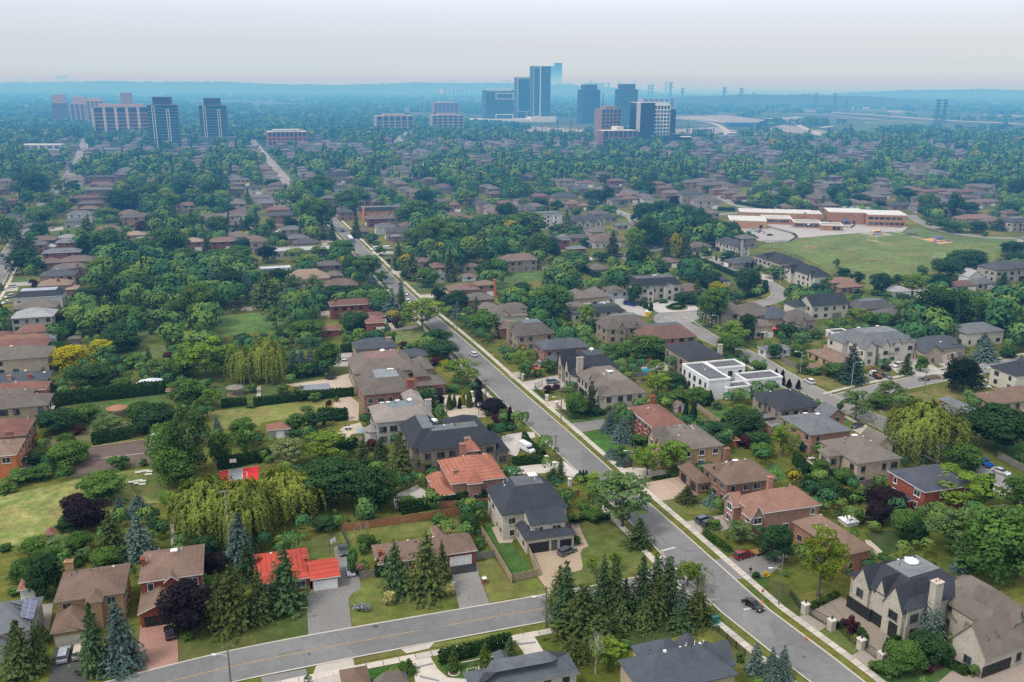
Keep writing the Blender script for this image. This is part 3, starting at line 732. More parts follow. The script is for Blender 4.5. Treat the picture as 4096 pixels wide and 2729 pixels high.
def road(name,left,right,colr=(0.175,0.170,0.166),z=0.02,kerbs=True):
 n=40
 def res(pts):
  w=smooth_line(line_w(pts),2);L_=[0]
  for a,b in zip(w,w[1:]):L_.append(L_[-1]+(b-a).length)
  out=[]
  for i in range(n+1):
   t=L_[-1]*i/n;j=max(k for k in range(len(L_))if L_[k]<=t+1e-6);j=min(j,len(w)-2)
   out.append(w[j].lerp(w[j+1],(t-L_[j])/max(L_[j+1]-L_[j],1e-6)))
  return out
 a,b=res(left),res(right)
 mb=MB();ribbon(mb,a,b,z)
 struct(name,mb,M['asphalt'],colr)
 if kerbs:kerb(a,1);kerb(b,-1)
 mid=[(p+q_)/2 for p,q_ in zip(a,b)]
 keep_line(mid,(a[n//2]-b[n//2]).length/2+0.5)
 return a,b,mid
def road_c(name,pts,width,colr=(0.15,0.145,0.14),z=0.018,kerbs=True,mat='asphalt'):
 w=dens(smooth_line(line_w(pts),3),8);a=offset(w,width/2);b=offset(w,-width/2)
 mb=MB();ribbon(mb,a,b,z);struct(name,mb,M[mat],colr)
 if kerbs:kerb(a,1);kerb(b,-1)
 keep_line(w,width/2+1.5)
 return a,b,w
A_W=[(1262,830),(1302,872),(1418,1000),(1541,1134),(1716,1304),(1842,1437),(1972,1568),(2148,1735),(2309,1883),(2500,2065),(2642,2208),(2831,2405),(3072,2598),(3246,2729),(3420,2860)]
A_E=[(1298,830),(1340,872),(1489,1020),(1663,1199),(1880,1380),(2055,1540),(2287,1740),(2448,1888),(2761,2159),(2940,2322),(3072,2440),(3146,2498),(3355,2650),(3442,2720),(3620,2860)]
eA,wA,mA=road('main_road',A_E,A_W)
walk(eA,1,2.1,3.7);walk(wA[:31],-1,2.0,3.5);walk(wA[35:],-1,2.3,3.9)
B_N=[(0,2850),(200,2792),(452,2725),(713,2655),(1024,2583),(1524,2494),(2048,2405),(2190,2380),(2435,2335),(2560,2310),(2625,2268),(2655,2215)]
B_S=[(300,2870),(600,2800),(850,2745),(1024,2707),(1407,2631),(1737,2568),(2048,2510),(2222,2478),(2500,2430),(2700,2392),(2790,2390),(2850,2425)]
nB,sB,mB=road('cross_road',B_N,B_S,z=0.028)
walk(sB[:33],-1,2.6,4.3)
def stripe(name,a,b,w,colr,z=0.036):
 d=(b-a).normalized();s=Vector((-d.y,d.x,0))*w/2;mb=MB()
 mb.add([(*(a-s)[:2],z),(*(b-s)[:2],z),(*(b+s)[:2],z),(*(a+s)[:2],z)],[(0,1,2,3)])
 return struct(name,mb,M['marking'],colr)
M['marking']=tint_mat('road_paint',0.8,((1.2,0.25),(6.0,0.3)),world=True)
mb=MB();c_=dens(mB[:34],3);ribbon(mb,offset(c_,.08),offset(c_,-.08),0.036);struct('centre_line',mb,M['marking'],(0.42,0.27,0.09))
stripe('stop_line',G('c4',1372,356),G('c4',1500,322),0.5,(0.55,0.54,0.51));stripe('stop_line',G('c4',2132,896),G('c4',2215,876),0.6,(0.5,0.49,0.47))
stripe('lane_line',G('c4',1495,655),G('c4',1552,712),0.15,(0.5,0.5,0.48));stripe('lane_line',G('c4',1482,690),G('c4',1528,732),0.3,(0.5,0.5,0.48))
stripe('lane_line',G('c4',1820,804),G('c4',1910,798),0.15,(0.42,0.41,0.4))
E_=[(2690,1262),(2745,1292),(2813,1342),(2905,1385),(3018,1432),(3172,1529),(3333,1607),(3463,1662),(3700,1776),(3955,1897),(4230,2025)]
_,_,mE=road_c('crescent_road',E_,8.2,(0.22,0.21,0.20));walk(mE[30:],-1,6.2,7.7)
_,_,mF=road_c('side_road',[(3360,1600),(3470,1570),(3700,1518),(3900,1482),(4130,1440),(4300,1410)],8.5,(0.23,0.22,0.21),z=0.022);walk(mF,1,6.0,7.5)
road_c('crescent_road',[(2700,1270),(2790,1262),(2900,1246),(3020,1222),(3100,1200),(3128,1178),(3100,1150),(3030,1112),(2960,1080),(2860,1042),(2770,1003),(2690,985),(2600,998),(2480,1035)],8.0,(0.22,0.21,0.20),z=0.024)
sheet('turning_circle','c2',[(1290,1340),(1340,1290),(1500,1268),(1720,1262),(1790,1290),(1740,1345),(1660,1385),(1620,1430),(1500,1420),(1330,1400)],'asphalt',(0.23,0.22,0.21),1,smooth=2)
road_c('upper_road',[(2380,800),(2415,820),(2470,848),(2530,868),(2545,895),(2500,905)],8.0,(0.24,0.23,0.22))
road_c('upper_road',[(2760,868),(2870,858),(2990,850),(3090,846)],7.5,(0.24,0.23,0.22));road_c('upper_road',[(2860,782),(2900,800),(2960,828),(3080,845)],8,(0.24,0.23,0.22),z=0.023)
road_c('field_road',[(3640,860),(3672,885),(3740,915),(3811,935),(3938,950),(4096,957),(4250,966)],7.0,(0.22,0.21,0.2))
_,_,mC=road_c('left_road',[(-90,1235),(-20,1130),(20,1040),(65,975),(115,905),(165,835),(225,760),(290,682),(320,620),(336,560),(350,520)],9.0,(0.20,0.19,0.185));walk(mC,-1,6.3,7.8)
road_c('left_road',[(1000,548),(1030,590),(1075,640),(1120,690),(1160,745)],11.0,(0.26,0.245,0.23),kerbs=False)
road_c('avenue',[(-200,612),(200,600),(700,588),(1150,580),(1420,574),(1700,571),(2100,566),(2500,560),(2900,545),(3300,520)],18,(0.2,0.2,0.2),kerbs=False)
road_c('avenue',[(1585,574),(1600,555),(1640,530),(1668,512)],16,(0.24,0.235,0.23),kerbs=False)
for pts,w in(([(2560,424),(2750,428),(3072,437),(3464,457),(3768,481),(4096,497),(4400,512)],34),([(2900,442),(3250,456),(3420,470),(3530,482),(3768,489)],14),([(3285,511),(3340,503),(3420,494),(3520,489),(3700,490)],16),([(2760,486),(2830,488),(2880,502),(2905,522),(2912,545)],15),([(2690,462),(2800,470),(2900,490),(2990,500)],12),([(3190,500),(3240,522),(3290,540)],16)):
 road_c('highway',pts,w,(0.34,0.32,0.31),kerbs=False,mat='concrete')
for p in(((2640,470),(2900,460),(3060,480),(3000,500),(2700,505)),((3072,478),(3190,465),(3250,478),(3180,492)),((3060,520),(3300,545),(3350,535),(3130,498)),((2640,520),(2860,508),(2960,525),(2700,545)),((2100,505),(2350,520),(2380,545),(2080,540))):
 w=line_w(p);mb=MB();mb.add([(x.x,x.y,0.012)for x in w],[tuple(range(4))]);keep_poly(w);struct('parking_lot',mb,M['concrete'],(0.22,0.21,0.20))
for t,x,y,w,d,c in(('c4',1890,945,.8,.8,.07),('c4',1560,520,.7,.7,.09),('b3',2140,380,.7,.7,.09),('c3',400,800,.7,.7,.09),('b4',1100,1052,1.0,.5,.06),('b4',490,1305,.6,.6,.08),('c3',345,715,1.0,.4,.06),('c3',165,770,1.0,.4,.06),('d4',330,1330,.7,.7,.1)):
 o=G(t,x,y);mb=MB();mb.prism([(o.x+w/2*math.cos(i*.524),o.y+d/2*math.sin(i*.524))for i in range(12)],0.02,0.042 if c!=.06 else .15);struct('manhole_cover',mb,M['rubber'],(c,c,c))
for t,pts,c in(('d4',[(20,960),(120,1040),(60,1120),(-40,1020)],.17),('c4',[(1700,560),(1800,640),(1740,690),(1640,610)],.19),('b4',[(1500,1080),(1760,1040),(1770,1080),(1510,1122)],.18),('b4',[(200,1300),(420,1255),(424,1275),(206,1322)],.15),('c3',[(180,600),(250,660),(215,690),(150,632)],.19),('c3',[(520,930),(600,1000),(580,1015),(500,945)],.17)):
 sheet('road_patch',t,pts,'asphalt',(c,c*.97,c*.94),1,keep=False)
 # ---- driveways and patios
ASP,ASPG,TANP,PALE=(0.075,0.072,0.07),(0.20,0.19,0.18),(0.37,0.28,0.20),(0.50,0.45,0.39)
for t,mat,c,pts in(('a4','paving',ASP,[(505,1245),(800,1165),(835,1300),(815,1570),(440,1570)]),('a4','paving',(0.36,0.195,0.155),[(1290,1045),(1500,1000),(1632,1110),(1640,1388),(1250,1495)]),('a4','concrete',(0.3,0.27,0.24),[(360,850),(490,835),(455,1100),(400,1050)]),('b4','paving',ASPG,[(715,325),(800,290),(870,400),(960,640),(960,705),(885,750),(850,805),(882,1062),(482,1138),(465,780),(515,695),(760,650)]),('b4','paving',(0.22,0.205,0.19),[(1775,485),(2028,450),(2050,580),(2148,842),(1872,892),(1795,570)]),('c4','paving',TANP,[(150,370),(560,300),(545,110),(535,20),(590,20),(640,180),(705,312),(650,335),(628,380),(652,490),(640,530),(540,560),(470,640),(345,745),(235,590)]),('b4','concrete',PALE,[(1425,1345),(1592,1312),(1670,1440),(1760,1520),(2100,1550),(2100,1640),(1480,1640)]),('b4','concrete',(0.46,0.41,0.36),[(1320,1248),(1655,1188),(1590,1255),(1385,1300)]),('b4','concrete',(0.42,0.38,0.33),[(560,1402),(890,1335),(945,1570),(480,1600)]),('b4','paving',(0.2,0.19,0.185),[(50,1515),(460,1440),(470,1480),(480,1600),(60,1640)]),('c4','concrete',PALE,[(25,1150),(190,1118),(365,1400),(60,1440),(112,1300),(40,1200)]),('c4','paving',ASPG,[(1845,440),(2100,400),(2354,330),(2500,340),(2480,480),(2354,590),(2030,622)]),('c4','paving',(0.33,0.29,0.25),[(1555,97),(1960,20),(2160,85),(1930,175),(1745,185),(1690,218)]),('c3','paving',(0.42,0.32,0.24),[(1240,1290),(1600,1225),(1720,1400),(1600,1442),(1520,1432),(1330,1468),(1180,1370)]),('c3','concrete',(0.45,0.39,0.34),[(975,1168),(1120,1150),(1440,1178),(1442,1210),(1290,1240),(1030,1275)]),('c3','paving',ASPG,[(500,752),(850,705),(845,790),(592,840)]),('c3','concrete',(0.42,0.36,0.29),[(262,552),(500,522),(660,600),(600,625),(385,615)]),('c3','concrete',(0.4,0.37,0.34),[(70,372),(420,302),(500,400),(440,430),(150,435)]),('c3','concrete',(0.4,0.35,0.3),[(-40,290),(80,268),(105,312),(0,335)]),('c3','concrete',(0.46,0.42,0.39),[(-90,860),(92,825),(205,830),(215,875),(120,900),(40,1050),(-110,1010)]),('c3','concrete',(0.5,0.45,0.41),[(-100,1165),(400,1098),(480,1093),(610,1200),(560,1245),(350,1192),(300,1205),(-80,1215)]),('b3','concrete',(0.46,0.43,0.39),[(1258,1412),(1480,1312),(1660,1440),(1640,1510),(1278,1535)]),('b3','concrete',(0.48,0.40,0.31),[(498,897),(700,872),(800,778),(960,738),(1000,820),(870,850),(860,905),(720,892),(500,912)]),('b3','concrete',(0.46,0.38,0.3),[(272,388),(640,340),(870,285),(930,400),(690,442),(370,410)]),('b3','concrete',(0.44,0.35,0.28),[(700,622),(730,520),(870,498),(950,560),(940,720),(850,722),(855,640)]),('b3','concrete',(0.43,0.36,0.29),[(1640,488),(1985,488),(2095,600),(2115,690),(1780,695),(1720,600)]),('b3','concrete',(0.36,0.34,0.32),[(700,220),(740,100),(880,95),(890,230)]),('a3','concrete',(0.3,0.27,0.24),[(150,1060),(300,1040),(300,1160),(120,1180)]),('a3','concrete',(0.4,0.37,0.34),[(540,640),(640,600),(665,660),(560,700)]),('d4','paving',(0.27,0.225,0.18),[(365,905),(650,760),(900,930),(1130,1130),(1080,1290),(1005,1360),(870,1265),(905,1160),(800,1065),(590,1010),(545,1045)]),('d4','paving',(0.29,0.25,0.21),[(245,985),(350,930),(545,1050),(435,1118)]),('d4','paving',(0.29,0.25,0.21),[(745,1330),(870,1265),(1005,1360),(920,1440)]),('d4','paving',(0.30,0.24,0.2),[(1570,1561),(1700,1450),(1840,1500),(1960,1470),(2200,1340),(2400,1380),(2400,1700),(1560,1700)]),('d4','concrete',(0.42,0.36,0.29),[(890,255),(940,260),(1085,390),(1030,410),(930,370)]),('d3','concrete',(0.42,0.37,0.30),[(1610,690),(1880,640),(1960,720),(1740,785)]),('d3','concrete',(0.42,0.37,0.3),[(2090,610),(2354,570),(2400,640),(2210,670)]),('d3','concrete',(0.42,0.40,0.37),[(1090,190),(1330,150),(1490,190),(1640,290),(1500,300),(1330,320),(1180,280)]),('d3','paving',(0.2,0.19,0.18),[(880,300),(1010,270),(1190,330),(1000,385)]),('d3','concrete',(0.36,0.33,0.3),[(1470,130),(1770,100),(1800,160),(1640,235),(1500,175)]),('d3','soil',(0.5,0.45,0.37),[(1960,340),(2300,290),(2320,410),(2150,420)]),('d3','concrete',(0.38,0.35,0.31),[(770,800),(900,760),(960,830),(850,850)]),('d3','concrete',(0.42,0.36,0.28),[(290,1090),(430,1060),(440,1130),(330,1140)]),('c2','concrete',(0.44,0.42,0.39),[(1200,1230),(1400,1180),(1560,1190),(1700,1230),(1730,1265),(1480,1285),(1350,1290)]),('c2','concrete',(0.36,0.35,0.34),[(960,1210),(1080,1195),(1290,1280),(1230,1330),(1050,1280)]),('c2','concrete',(0.4,0.38,0.36),[(270,865),(410,855),(470,815),(500,840),(430,885),(280,890)]),('c2','concrete',(0.4,0.38,0.36),[(625,765),(680,745),(750,800),(720,810)]),('c2','concrete',(0.33,0.31,0.3),[(2010,870),(2180,850),(2250,880),(2150,905)]),('c2','concrete',(0.42,0.39,0.36),[(2240,920),(2400,960),(2400,1010),(2320,1000)]),('b2','concrete',(0.40,0.36,0.32),[(1235,912),(1360,905),(1380,935),(1270,940)]),('b2','concrete',(0.40,0.36,0.32),[(1480,1130),(1640,1118),(1630,1155),(1510,1160)]),('b2','concrete',(0.38,0.35,0.32),[(1060,735),(1270,725),(1275,750),(1080,756)]),('b2','concrete',(0.38,0.36,0.33),[(570,575),(680,560),(690,570),(580,585)]),('b2','concrete',(0.4,0.34,0.3),[(590,625),(690,615),(720,660),(610,668)]),('b2','paving',ASPG,[(1225,1440),(1480,1405),(1500,1430),(1240,1465)]),('b2','concrete',(0.45,0.41,0.36),[(1200,1385),(1240,1378),(1285,1440),(1250,1440)]),('b2','concrete',(0.4,0.36,0.32),[(590,1280),(690,1270),(690,1330),(600,1320)]),('c3','concrete',(0.4,0.37,0.33),[(1180,200),(1420,180),(1440,260),(1200,280)]),('a2','concrete',(0.4,0.37,0.33),[(20,1060),(170,1055),(160,1090),(20,1100)]),('a2','concrete',(0.36,0.34,0.32),[(50,1020),(290,1005),(290,1040),(60,1050)]),('a2','concrete',(0.36,0.34,0.32),[(430,520),(580,500),(585,530),(440,540)]),('c4','concrete',(0.40,0.33,0.26),[(-140,40),(-20,20),(70,90),(10,130)]),('b4','concrete',(0.40,0.33,0.26),[(2165,140),(2300,110),(2390,200),(2354,280),(2235,285)]),):sheet('driveway',t,pts,mat,c,2)
sheet('driveway','b4',[(1778,486),(2024,455),(2036,545),(1798,578)],'asphalt',(0.03,0.03,0.032),3)
for pts in([(1440,1345),(1592,1312),(1600,1325),(1440,1358)],[(1475,1420),(1625,1385),(1632,1400),(1480,1436)],[(1505,1500),(1680,1545),(1690,1561),(1505,1520)]):
 sheet('paving_band','b4',pts,'concrete',(0.2,0.2,0.21),3)
for pts in([(40,1210),(215,1190),(222,1205),(46,1226)],[(180,1395),(275,1285),(285,1295),(195,1405)]):
 sheet('paving_band','c4',pts,'concrete',(0.2,0.2,0.21),3)
 # ---- lawns, fields, beds
for n_,t,c,pts in(('field','a3',(0.27,0.265,0.085),[(-60,1420),(420,1330),(700,1262),(1250,1170),(1400,1160),(1560,1330),(1480,1480),(1100,1480),(900,1700),(560,1850),(0,1880),(-80,1700)]),('lawn','a3',(0.140,0.157,0.043),[(1100,1200),(1400,1160),(1570,1340),(1490,1480),(1250,1400)]),('lawn','b3',(0.177,0.181,0.048),[(-80,600),(300,560),(700,520),(745,600),(690,650),(300,700),(-60,760),(-160,700)]),('lawn','a3',(0.183,0.186,0.054),[(1900,640),(2354,590),(2400,760),(2080,800),(1940,740)]),('lawn','a3',(0.081,0.123,0.031),[(620,580),(1000,540),(1600,470),(1620,560),(1100,680),(700,660)]),('lawn','a3',(0.119,0.152,0.043),[(1040,110),(1400,20),(1560,30),(1560,130),(1100,160)]),('lawn','b3',(0.091,0.123,0.037),[(0,400),(270,350),(640,330),(620,360),(300,400),(240,470),(0,520)]),('lawn','a3',(0.091,0.123,0.037),[(1900,400),(2354,370),(2380,520),(2100,540),(1950,500)]),('lawn','c3',(0.059,0.139,0.025),[(600,842),(860,803),(950,900),(1090,1000),(960,1080),(860,1060)]),('lawn','c3',(0.070,0.139,0.027),[(340,620),(400,610),(540,720),(850,680),(850,700),(490,750)]),('lawn','c3',(0.065,0.128,0.027),[(145,440),(205,432),(310,520),(300,545),(260,545)]),('lawn','c3',(0.065,0.128,0.027),[(470,620),(620,600),(800,680),(560,715)]),('lawn','c3',(0.124,0.134,0.034),[(1330,1470),(1530,1432),(1900,1530),(1960,1563),(1420,1600),(1370,1540)]),('lawn','c4',(0.107,0.128,0.030),[(580,80),(920,20),(1000,110),(1230,290),(1330,420),(1290,540),(880,620),(560,680),(480,650),(545,565),(645,535),(655,490),(630,385),(710,312)]),('lawn','c4',(0.140,0.152,0.037),[(0,650),(235,600),(300,720),(330,760),(0,790)]),('lawn','b4',(0.162,0.163,0.043),[(2030,460),(2190,430),(2354,660),(2354,790),(2150,835)]),('lawn','b4',(0.124,0.139,0.031),[(960,640),(1220,600),(1760,640),(1850,780),(1865,885),(1050,1030),(890,1060),(855,810),(890,750)]),('lawn','b4',(0.134,0.146,0.036),[(800,190),(1300,110),(1900,60),(1980,170),(1080,260),(930,380),(960,560),(900,470)]),('lawn','b4',(0.076,0.099,0.025),[(-20,1010),(460,790),(478,1135),(0,1222)]),('lawn','a4',(0.091,0.105,0.027),[(1640,1130),(2354,1000),(2354,1225),(1645,1385)]),('lawn','b4',(0.096,0.116,0.031),[(220,340),(480,250),(760,190),(790,280),(710,330),(720,400),(510,420)]),('lawn','c4',(0.059,0.116,0.025),[(-160,90),(-10,300),(110,420),(180,545),(20,590),(-120,420),(-290,130)]),('lawn','b4',(0.048,0.110,0.021),[(920,1440),(1330,1360),(1340,1420),(1220,1440),(1060,1561),(950,1561)]),('lawn','b4',(0.053,0.099,0.021),[(1640,1310),(2300,1180),(2354,1340),(2200,1500),(1960,1545),(1790,1520),(1690,1440)]),('lawn','b4',(0.140,0.146,0.037),[(890,1350),(1300,1262),(1385,1300),(900,1388)]),('lawn','b4',(0.140,0.146,0.037),[(1650,1205),(2270,1090),(2310,1112),(1590,1252)]),('lawn','c4',(0.059,0.081,0.021),[(880,1130),(1560,1000),(1640,1100),(1050,1290),(900,1420),(800,1330)]),('lawn','c4',(0.107,0.116,0.031),[(1780,910),(1850,890),(2300,1280),(2354,1400),(2120,1400),(1900,1200),(1800,1100)]),('lawn','d4',(0.140,0.134,0.031),[(240,740),(580,690),(640,760),(380,860)]),('lawn','d4',(0.096,0.123,0.031),[(440,1118),(590,1060),(840,1180),(835,1270),(745,1325)]),('lawn','d4',(0.070,0.087,0.021),[(0,620),(180,660),(330,850),(280,960),(160,900),(0,770)]),('lawn','d4',(0.048,0.070,0.021),[(880,190),(1180,160),(1330,300),(1090,400),(960,290)]),('lawn','d4',(0.053,0.099,0.024),[(910,1440),(1060,1370),(1600,1330),(1680,1470),(1560,1570),(1100,1570)]),('lawn','c4',(0.076,0.099,0.024),[(1700,215),(1760,210),(2010,350),(2030,390),(1920,410)]),('lawn','c4',(0.053,0.087,0.021),[(2150,605),(2354,580),(2400,700),(2354,800),(2300,740)]),('lawn','d3',(0.162,0.146,0.043),[(0,120),(300,330),(600,440),(640,440),(990,370),(880,300),(500,260),(120,140)]),('lawn','d3',(0.156,0.146,0.043),[(1270,475),(1640,405),(1840,470),(1820,520),(1590,510),(1540,590)]),('lawn','d3',(0.081,0.123,0.031),[(480,590),(560,580),(800,760),(740,770),(600,680)]),('lawn','c3',(0.065,0.128,0.026),[(1740,610),(1920,560),(2060,640),(1910,730)]),('lawn','c3',(0.107,0.116,0.034),[(1700,660),(1900,730),(1890,780),(1760,740)]),('lawn','d3',(0.065,0.128,0.027),[(-20,1130),(100,1110),(190,1250),(60,1280)]),('lawn','d3',(0.076,0.146,0.031),[(2170,960),(2354,920),(2400,1090),(2220,1050)]),('lawn','d3',(0.096,0.134,0.031),[(2040,1400),(2354,1330),(2354,1480),(2110,1450)]),('school_field','d2',(0.134,0.168,0.045),[(-180,690),(100,650),(280,610),(850,555),(1000,545),(1250,545),(1420,620),(1700,640),(1720,590),(2354,620),(2354,690),(2100,740),(2090,830),(1640,790),(1500,900),(1340,960),(1150,940),(1000,1000),(900,1060),(860,930),(640,880),(560,900),(300,770),(100,700)]),('lawn','d2',(0.107,0.146,0.043),[(1240,540),(1340,500),(1700,590),(2354,618),(2354,650),(1720,650),(1420,610)]),('lawn','b2',(0.096,0.163,0.037),[(-80,1310),(320,1285),(330,1480),(100,1480),(-100,1420)]),('lawn','a2',(0.107,0.168,0.037),[(1990,1320),(2354,1290),(2354,1480),(2080,1500),(1960,1430)]),('lawn','b2',(0.140,0.163,0.048),[(1240,1470),(1540,1440),(1560,1540),(1290,1563)]),('lawn','c2',(0.086,0.146,0.037),[(0,935),(280,905),(330,960),(200,1000),(0,1010)]),('lawn','c2',(0.096,0.146,0.043),[(570,950),(780,1020),(700,1060),(570,1010)]),('lawn','b2',(0.086,0.139,0.037),[(2190,950),(2354,940),(2354,1120),(2240,1100)]),('lawn','c2',(0.107,0.128,0.043),[(1640,1385),(1720,1340),(1830,1370),(1900,1480),(1780,1440)]),('lawn','c2',(0.129,0.139,0.043),[(1690,740),(1760,720),(1860,790),(1800,800)]),('lawn','c2',(0.107,0.134,0.037),[(1120,1235),(1350,1290),(1290,1295),(1140,1255)]),('lawn','a3',(0.129,0.146,0.054),[(1180,700),(1280,690),(1300,800),(1180,840)]),('lawn','a3',(0.140,0.139,0.054),[(400,880),(800,780),(1180,720),(1180,850),(800,930),(420,960)]),('lawn','a2',(0.107,0.134,0.037),[(1240,1440),(1500,1430),(1490,1490),(1280,1563),(1230,1520)]),('lawn','a2',(0.086,0.139,0.043),[(70,1000),(150,960),(290,985),(280,1005)]),('lawn','d2',(0.107,0.128,0.037),[(390,1430),(560,1400),(560,1480),(420,1500)]),('lawn','b2',(0.107,0.139,0.043),[(1060,760),(1240,755),(1240,790),(1150,830)]),('lawn','b2',(0.086,0.128,0.037),[(1380,1030),(1900,1020),(1780,1090),(1440,1110)]),('lawn','b2',(0.096,0.128,0.037),[(940,640),(1060,635),(1050,670),(980,680)]),('hydro_field','d1',(0.06,0.10,0.035),[(440,560),(800,590),(1040,580),(640,640),(480,600)]),('hydro_field','d1',(0.07,0.11,0.04),[(640,650),(900,605),(1500,605),(1900,640),(2354,660),(2354,700),(1500,690),(800,690)]),):sheet(n_,t,pts,'meadow' if n_=='field' else 'grass',c,1,keep=(n_!='hydro_field'))
sheet('vegetable_bed','a3',[(800,972),(1390,888),(1402,1120),(1100,1170),(700,1212),(690,1140),(810,1075)],'soil',(0.135,0.10,0.085),2)
for a,b in(((810,965),(1390,886)),((850,1075),(1380,1015))):stripe('bed_edging',G('a3',*a),G('a3',*b),0.35,(0.42,0.36,0.27),0.1)
sheet('sports_court','a3',[(2018,1190),(2378,1138),(2376,1262),(2240,1310),(2030,1320)],'stucco',(0.62,0.035,0.035),2)
sheet('court_key','a3',[(2106,1178),(2228,1160),(2232,1262),(2110,1280)],'stucco',(0.30,0.31,0.33),3)
for a,b in(((2018,1189),(2378,1138)),((2106,1178),(2108,1280)),((2228,1160),(2231,1262)),((2058,1225),(2270,1192)),((2270,1192),(2272,1258))):stripe('court_line',G('a3',*a),G('a3',*b),0.12,(0.75,0.75,0.74),0.13)
sheet('stone_path','a4',[(1565,40),(1600,40),(1610,310),(1575,310)],'soil',(0.36,0.31,0.26),2)
sheet('stone_path','b3',[(8,400),(45,400),(45,520),(5,525)],'soil',(0.4,0.35,0.3),2)
sheet('garden_bed','c3',[(860,1070),(960,1085),(1090,1000),(1120,1140),(980,1160)],'soil',(0.035,0.03,0.025),2)
sheet('garden_bed','d4',[(1350,1420),(1640,1350),(1680,1420),(1450,1500)],'soil',(0.05,0.04,0.03),2)
for x,y in((1820,1475),(2095,1430)):
 o=G('b4',x,y);mb=MB();mb.prism([(o.x+1.05*math.cos(i*.393),o.y+1.05*math.sin(i*.393))for i in range(16)],0.02,.12);struct('tree_ring',mb,M['stone'],(0.55,0.5,0.44))
 mb=MB();mb.prism([(o.x+.85*math.cos(i*.393),o.y+.85*math.sin(i*.393))for i in range(16)],0.03,.13);struct('mulch',mb,M['soil'],(0.10,0.06,0.045))
sheet('garden_bed','b4',[(1932,1443),(2025,1425),(2035,1475),(1945,1493)],'stone',(0.5,0.46,0.4),2);sheet('garden_bed','b4',[(1940,1448),(2020,1432),(2029,1472),(1951,1487)],'grass',(0.04,0.07,0.02),3)
stripe('bed_edging',G('b4',1888,1388),G('b4',2065,1352),.3,(.5,.46,.4),.16);stripe('bed_edging',G('b4',2150,1337),G('b4',2232,1318),.3,(.5,.46,.4),.16)
sheet('school_yard','d2',[(-120,470),(60,440),(320,440),(800,460),(950,490),(1220,510),(1300,490),(1240,545),(850,555),(280,605),(240,560),(-20,500)],'concrete',(0.36,0.34,0.32),2)
sheet('parking_lot','c2',[(2070,480),(2300,490),(2560,560),(2620,610),(2520,640),(2354,650),(2230,620),(2100,520)],'concrete',(0.32,0.31,0.30),3)
sheet('play_surface','d2',[(1400,615),(1520,605),(1700,645),(1590,660)],'soil',(0.50,0.30,0.16),2);sheet('play_surface','d2',[(830,560),(1000,545),(1160,575),(1000,592)],'soil',(0.30,0.28,0.26),3)
sheet('worn_grass','d2',[(930,628),(990,625),(1070,655)],'soil',(0.30,0.25,0.14),2);sheet('sand_court','b2',[(-110,1235),(-20,1230),(80,1255),(-60,1280),(-150,1270)],'soil',(0.38,0.33,0.27),3)
road_c('footpath',[(3560,925),(3620,938),(3690,955)],1.6,(0.4,0.37,0.33),0.05,False,'concrete')
for x,y,w,h in((400,690,90,22),(330,640,60,12),(1560,800,50,16),(700,720,120,10),(1100,660,140,8),(1300,760,120,9),(950,800,160,10),(1180,860,90,9)):
 sheet('worn_grass','d2',[(x+w*math.cos(i*.785),y+h*math.sin(i*.785))for i in range(8)],'grass',(.19,.165,.07),2,keep=False,smooth=2)
sheet('lawn','c2',[(1400,1240),(1420,1222),(1500,1212),(1600,1225),(1625,1250),(1580,1270),(1450,1270)],'grass',(0.10,0.12,0.04),3,smooth=2)
for t,pts,c in(('a2',[(800,1400),(970,1395),(980,1415),(900,1430),(800,1415)],0),('c3',[(1190,245),(1250,238),(1275,270),(1210,275)],0),('a3',[(1138,175),(1165,168),(1172,205),(1150,212)],0)):
 sheet('pool_water',t,pts,'water',(0.05,0.4,0.55),4)
sheet('pool_cover','b3',[(388,402),(665,376),(700,428),(430,445)],'stucco',(0.22,0.24,0.28),4)
# ---- foreground houses
BEIGE=(0.5,0.45,0.37);BLK=(0.018,0.019,0.022)
house('a4',(482,850),(1150,715),C=(1160,450),eave=6.2,rc='brown',wc='buff',rh=2.3,chim=[(-0.40,0.47,(1.5,1.0),1.0)],vents=6,gar=[(1,'S',-0.22,2.6,2.2,BEIGE),(1,'S',0.24,2.6,2.2,BEIGE)],door=[],wings=[dict(A=(452,1130),B=(812,1052),d=9.2,eave=3.3,rh=1.9),dict(A=(945,880),B=(1150,838),d=5,eave=3.3,rh=1.2),dict(A=(778,840),B=(945,806),d=4.5,eave=6.2,rh=1.1)],label='buff brick two storey house with brown roof and twin beige garage doors',nick='the buff brick house')
house('a4',(1264,670),(1870,545),C=(1845,275),eave=6.2,rc='brown',wc='red',rh=2.2,fascia=WHITE,chim=[(-0.455,0.02,(0.7,1.1),1.6)],sky=[(0.03,0.1,(1.5,1.4))],door=[],gar=[(1,'S',-0.2,2.6,2.2,BLK),(1,'S',0.24,2.6,2.2,BLK)],wings=[dict(A=(1258,948),B=(1640,868),d=9,eave=3.4,roof='gy',rh=1.3),dict(A=(1500,640),B=(1650,610),d=4,eave=6.2,roof='gy',rh=0.9),dict(A=(1590,760),B=(1680,738),d=5,eave=3.4,roof='gy',rh=1.3),dict(A=(1640,720),B=(1880,670),d=4,eave=3.3,roof='hip',rh=1.2)],label='red brick two storey house with brown roof, white eaves and skylight',nick='the white eaved red house')
house('a4',(-330,1180),(300,1062),C=(365,765),eave=4.6,rc='grey',wc='grey',rh=2.6,gar=[],wings=[dict(A=(-200,1290),B=(40,1240),d=6,eave=3.2,rh=1.0)],label='grey shingle roofed house with two solar panel arrays',nick='the solar panel house')
house('a4',(150,722),(330,692),d=4.5,eave=2.6,rc='rust',wc='white',rh=1.1,gar=[],door=[],label='small brown roofed white walled garage behind the buff brick house',cat='shed',name='garden_garage',fascia=WHITE,vents=1)
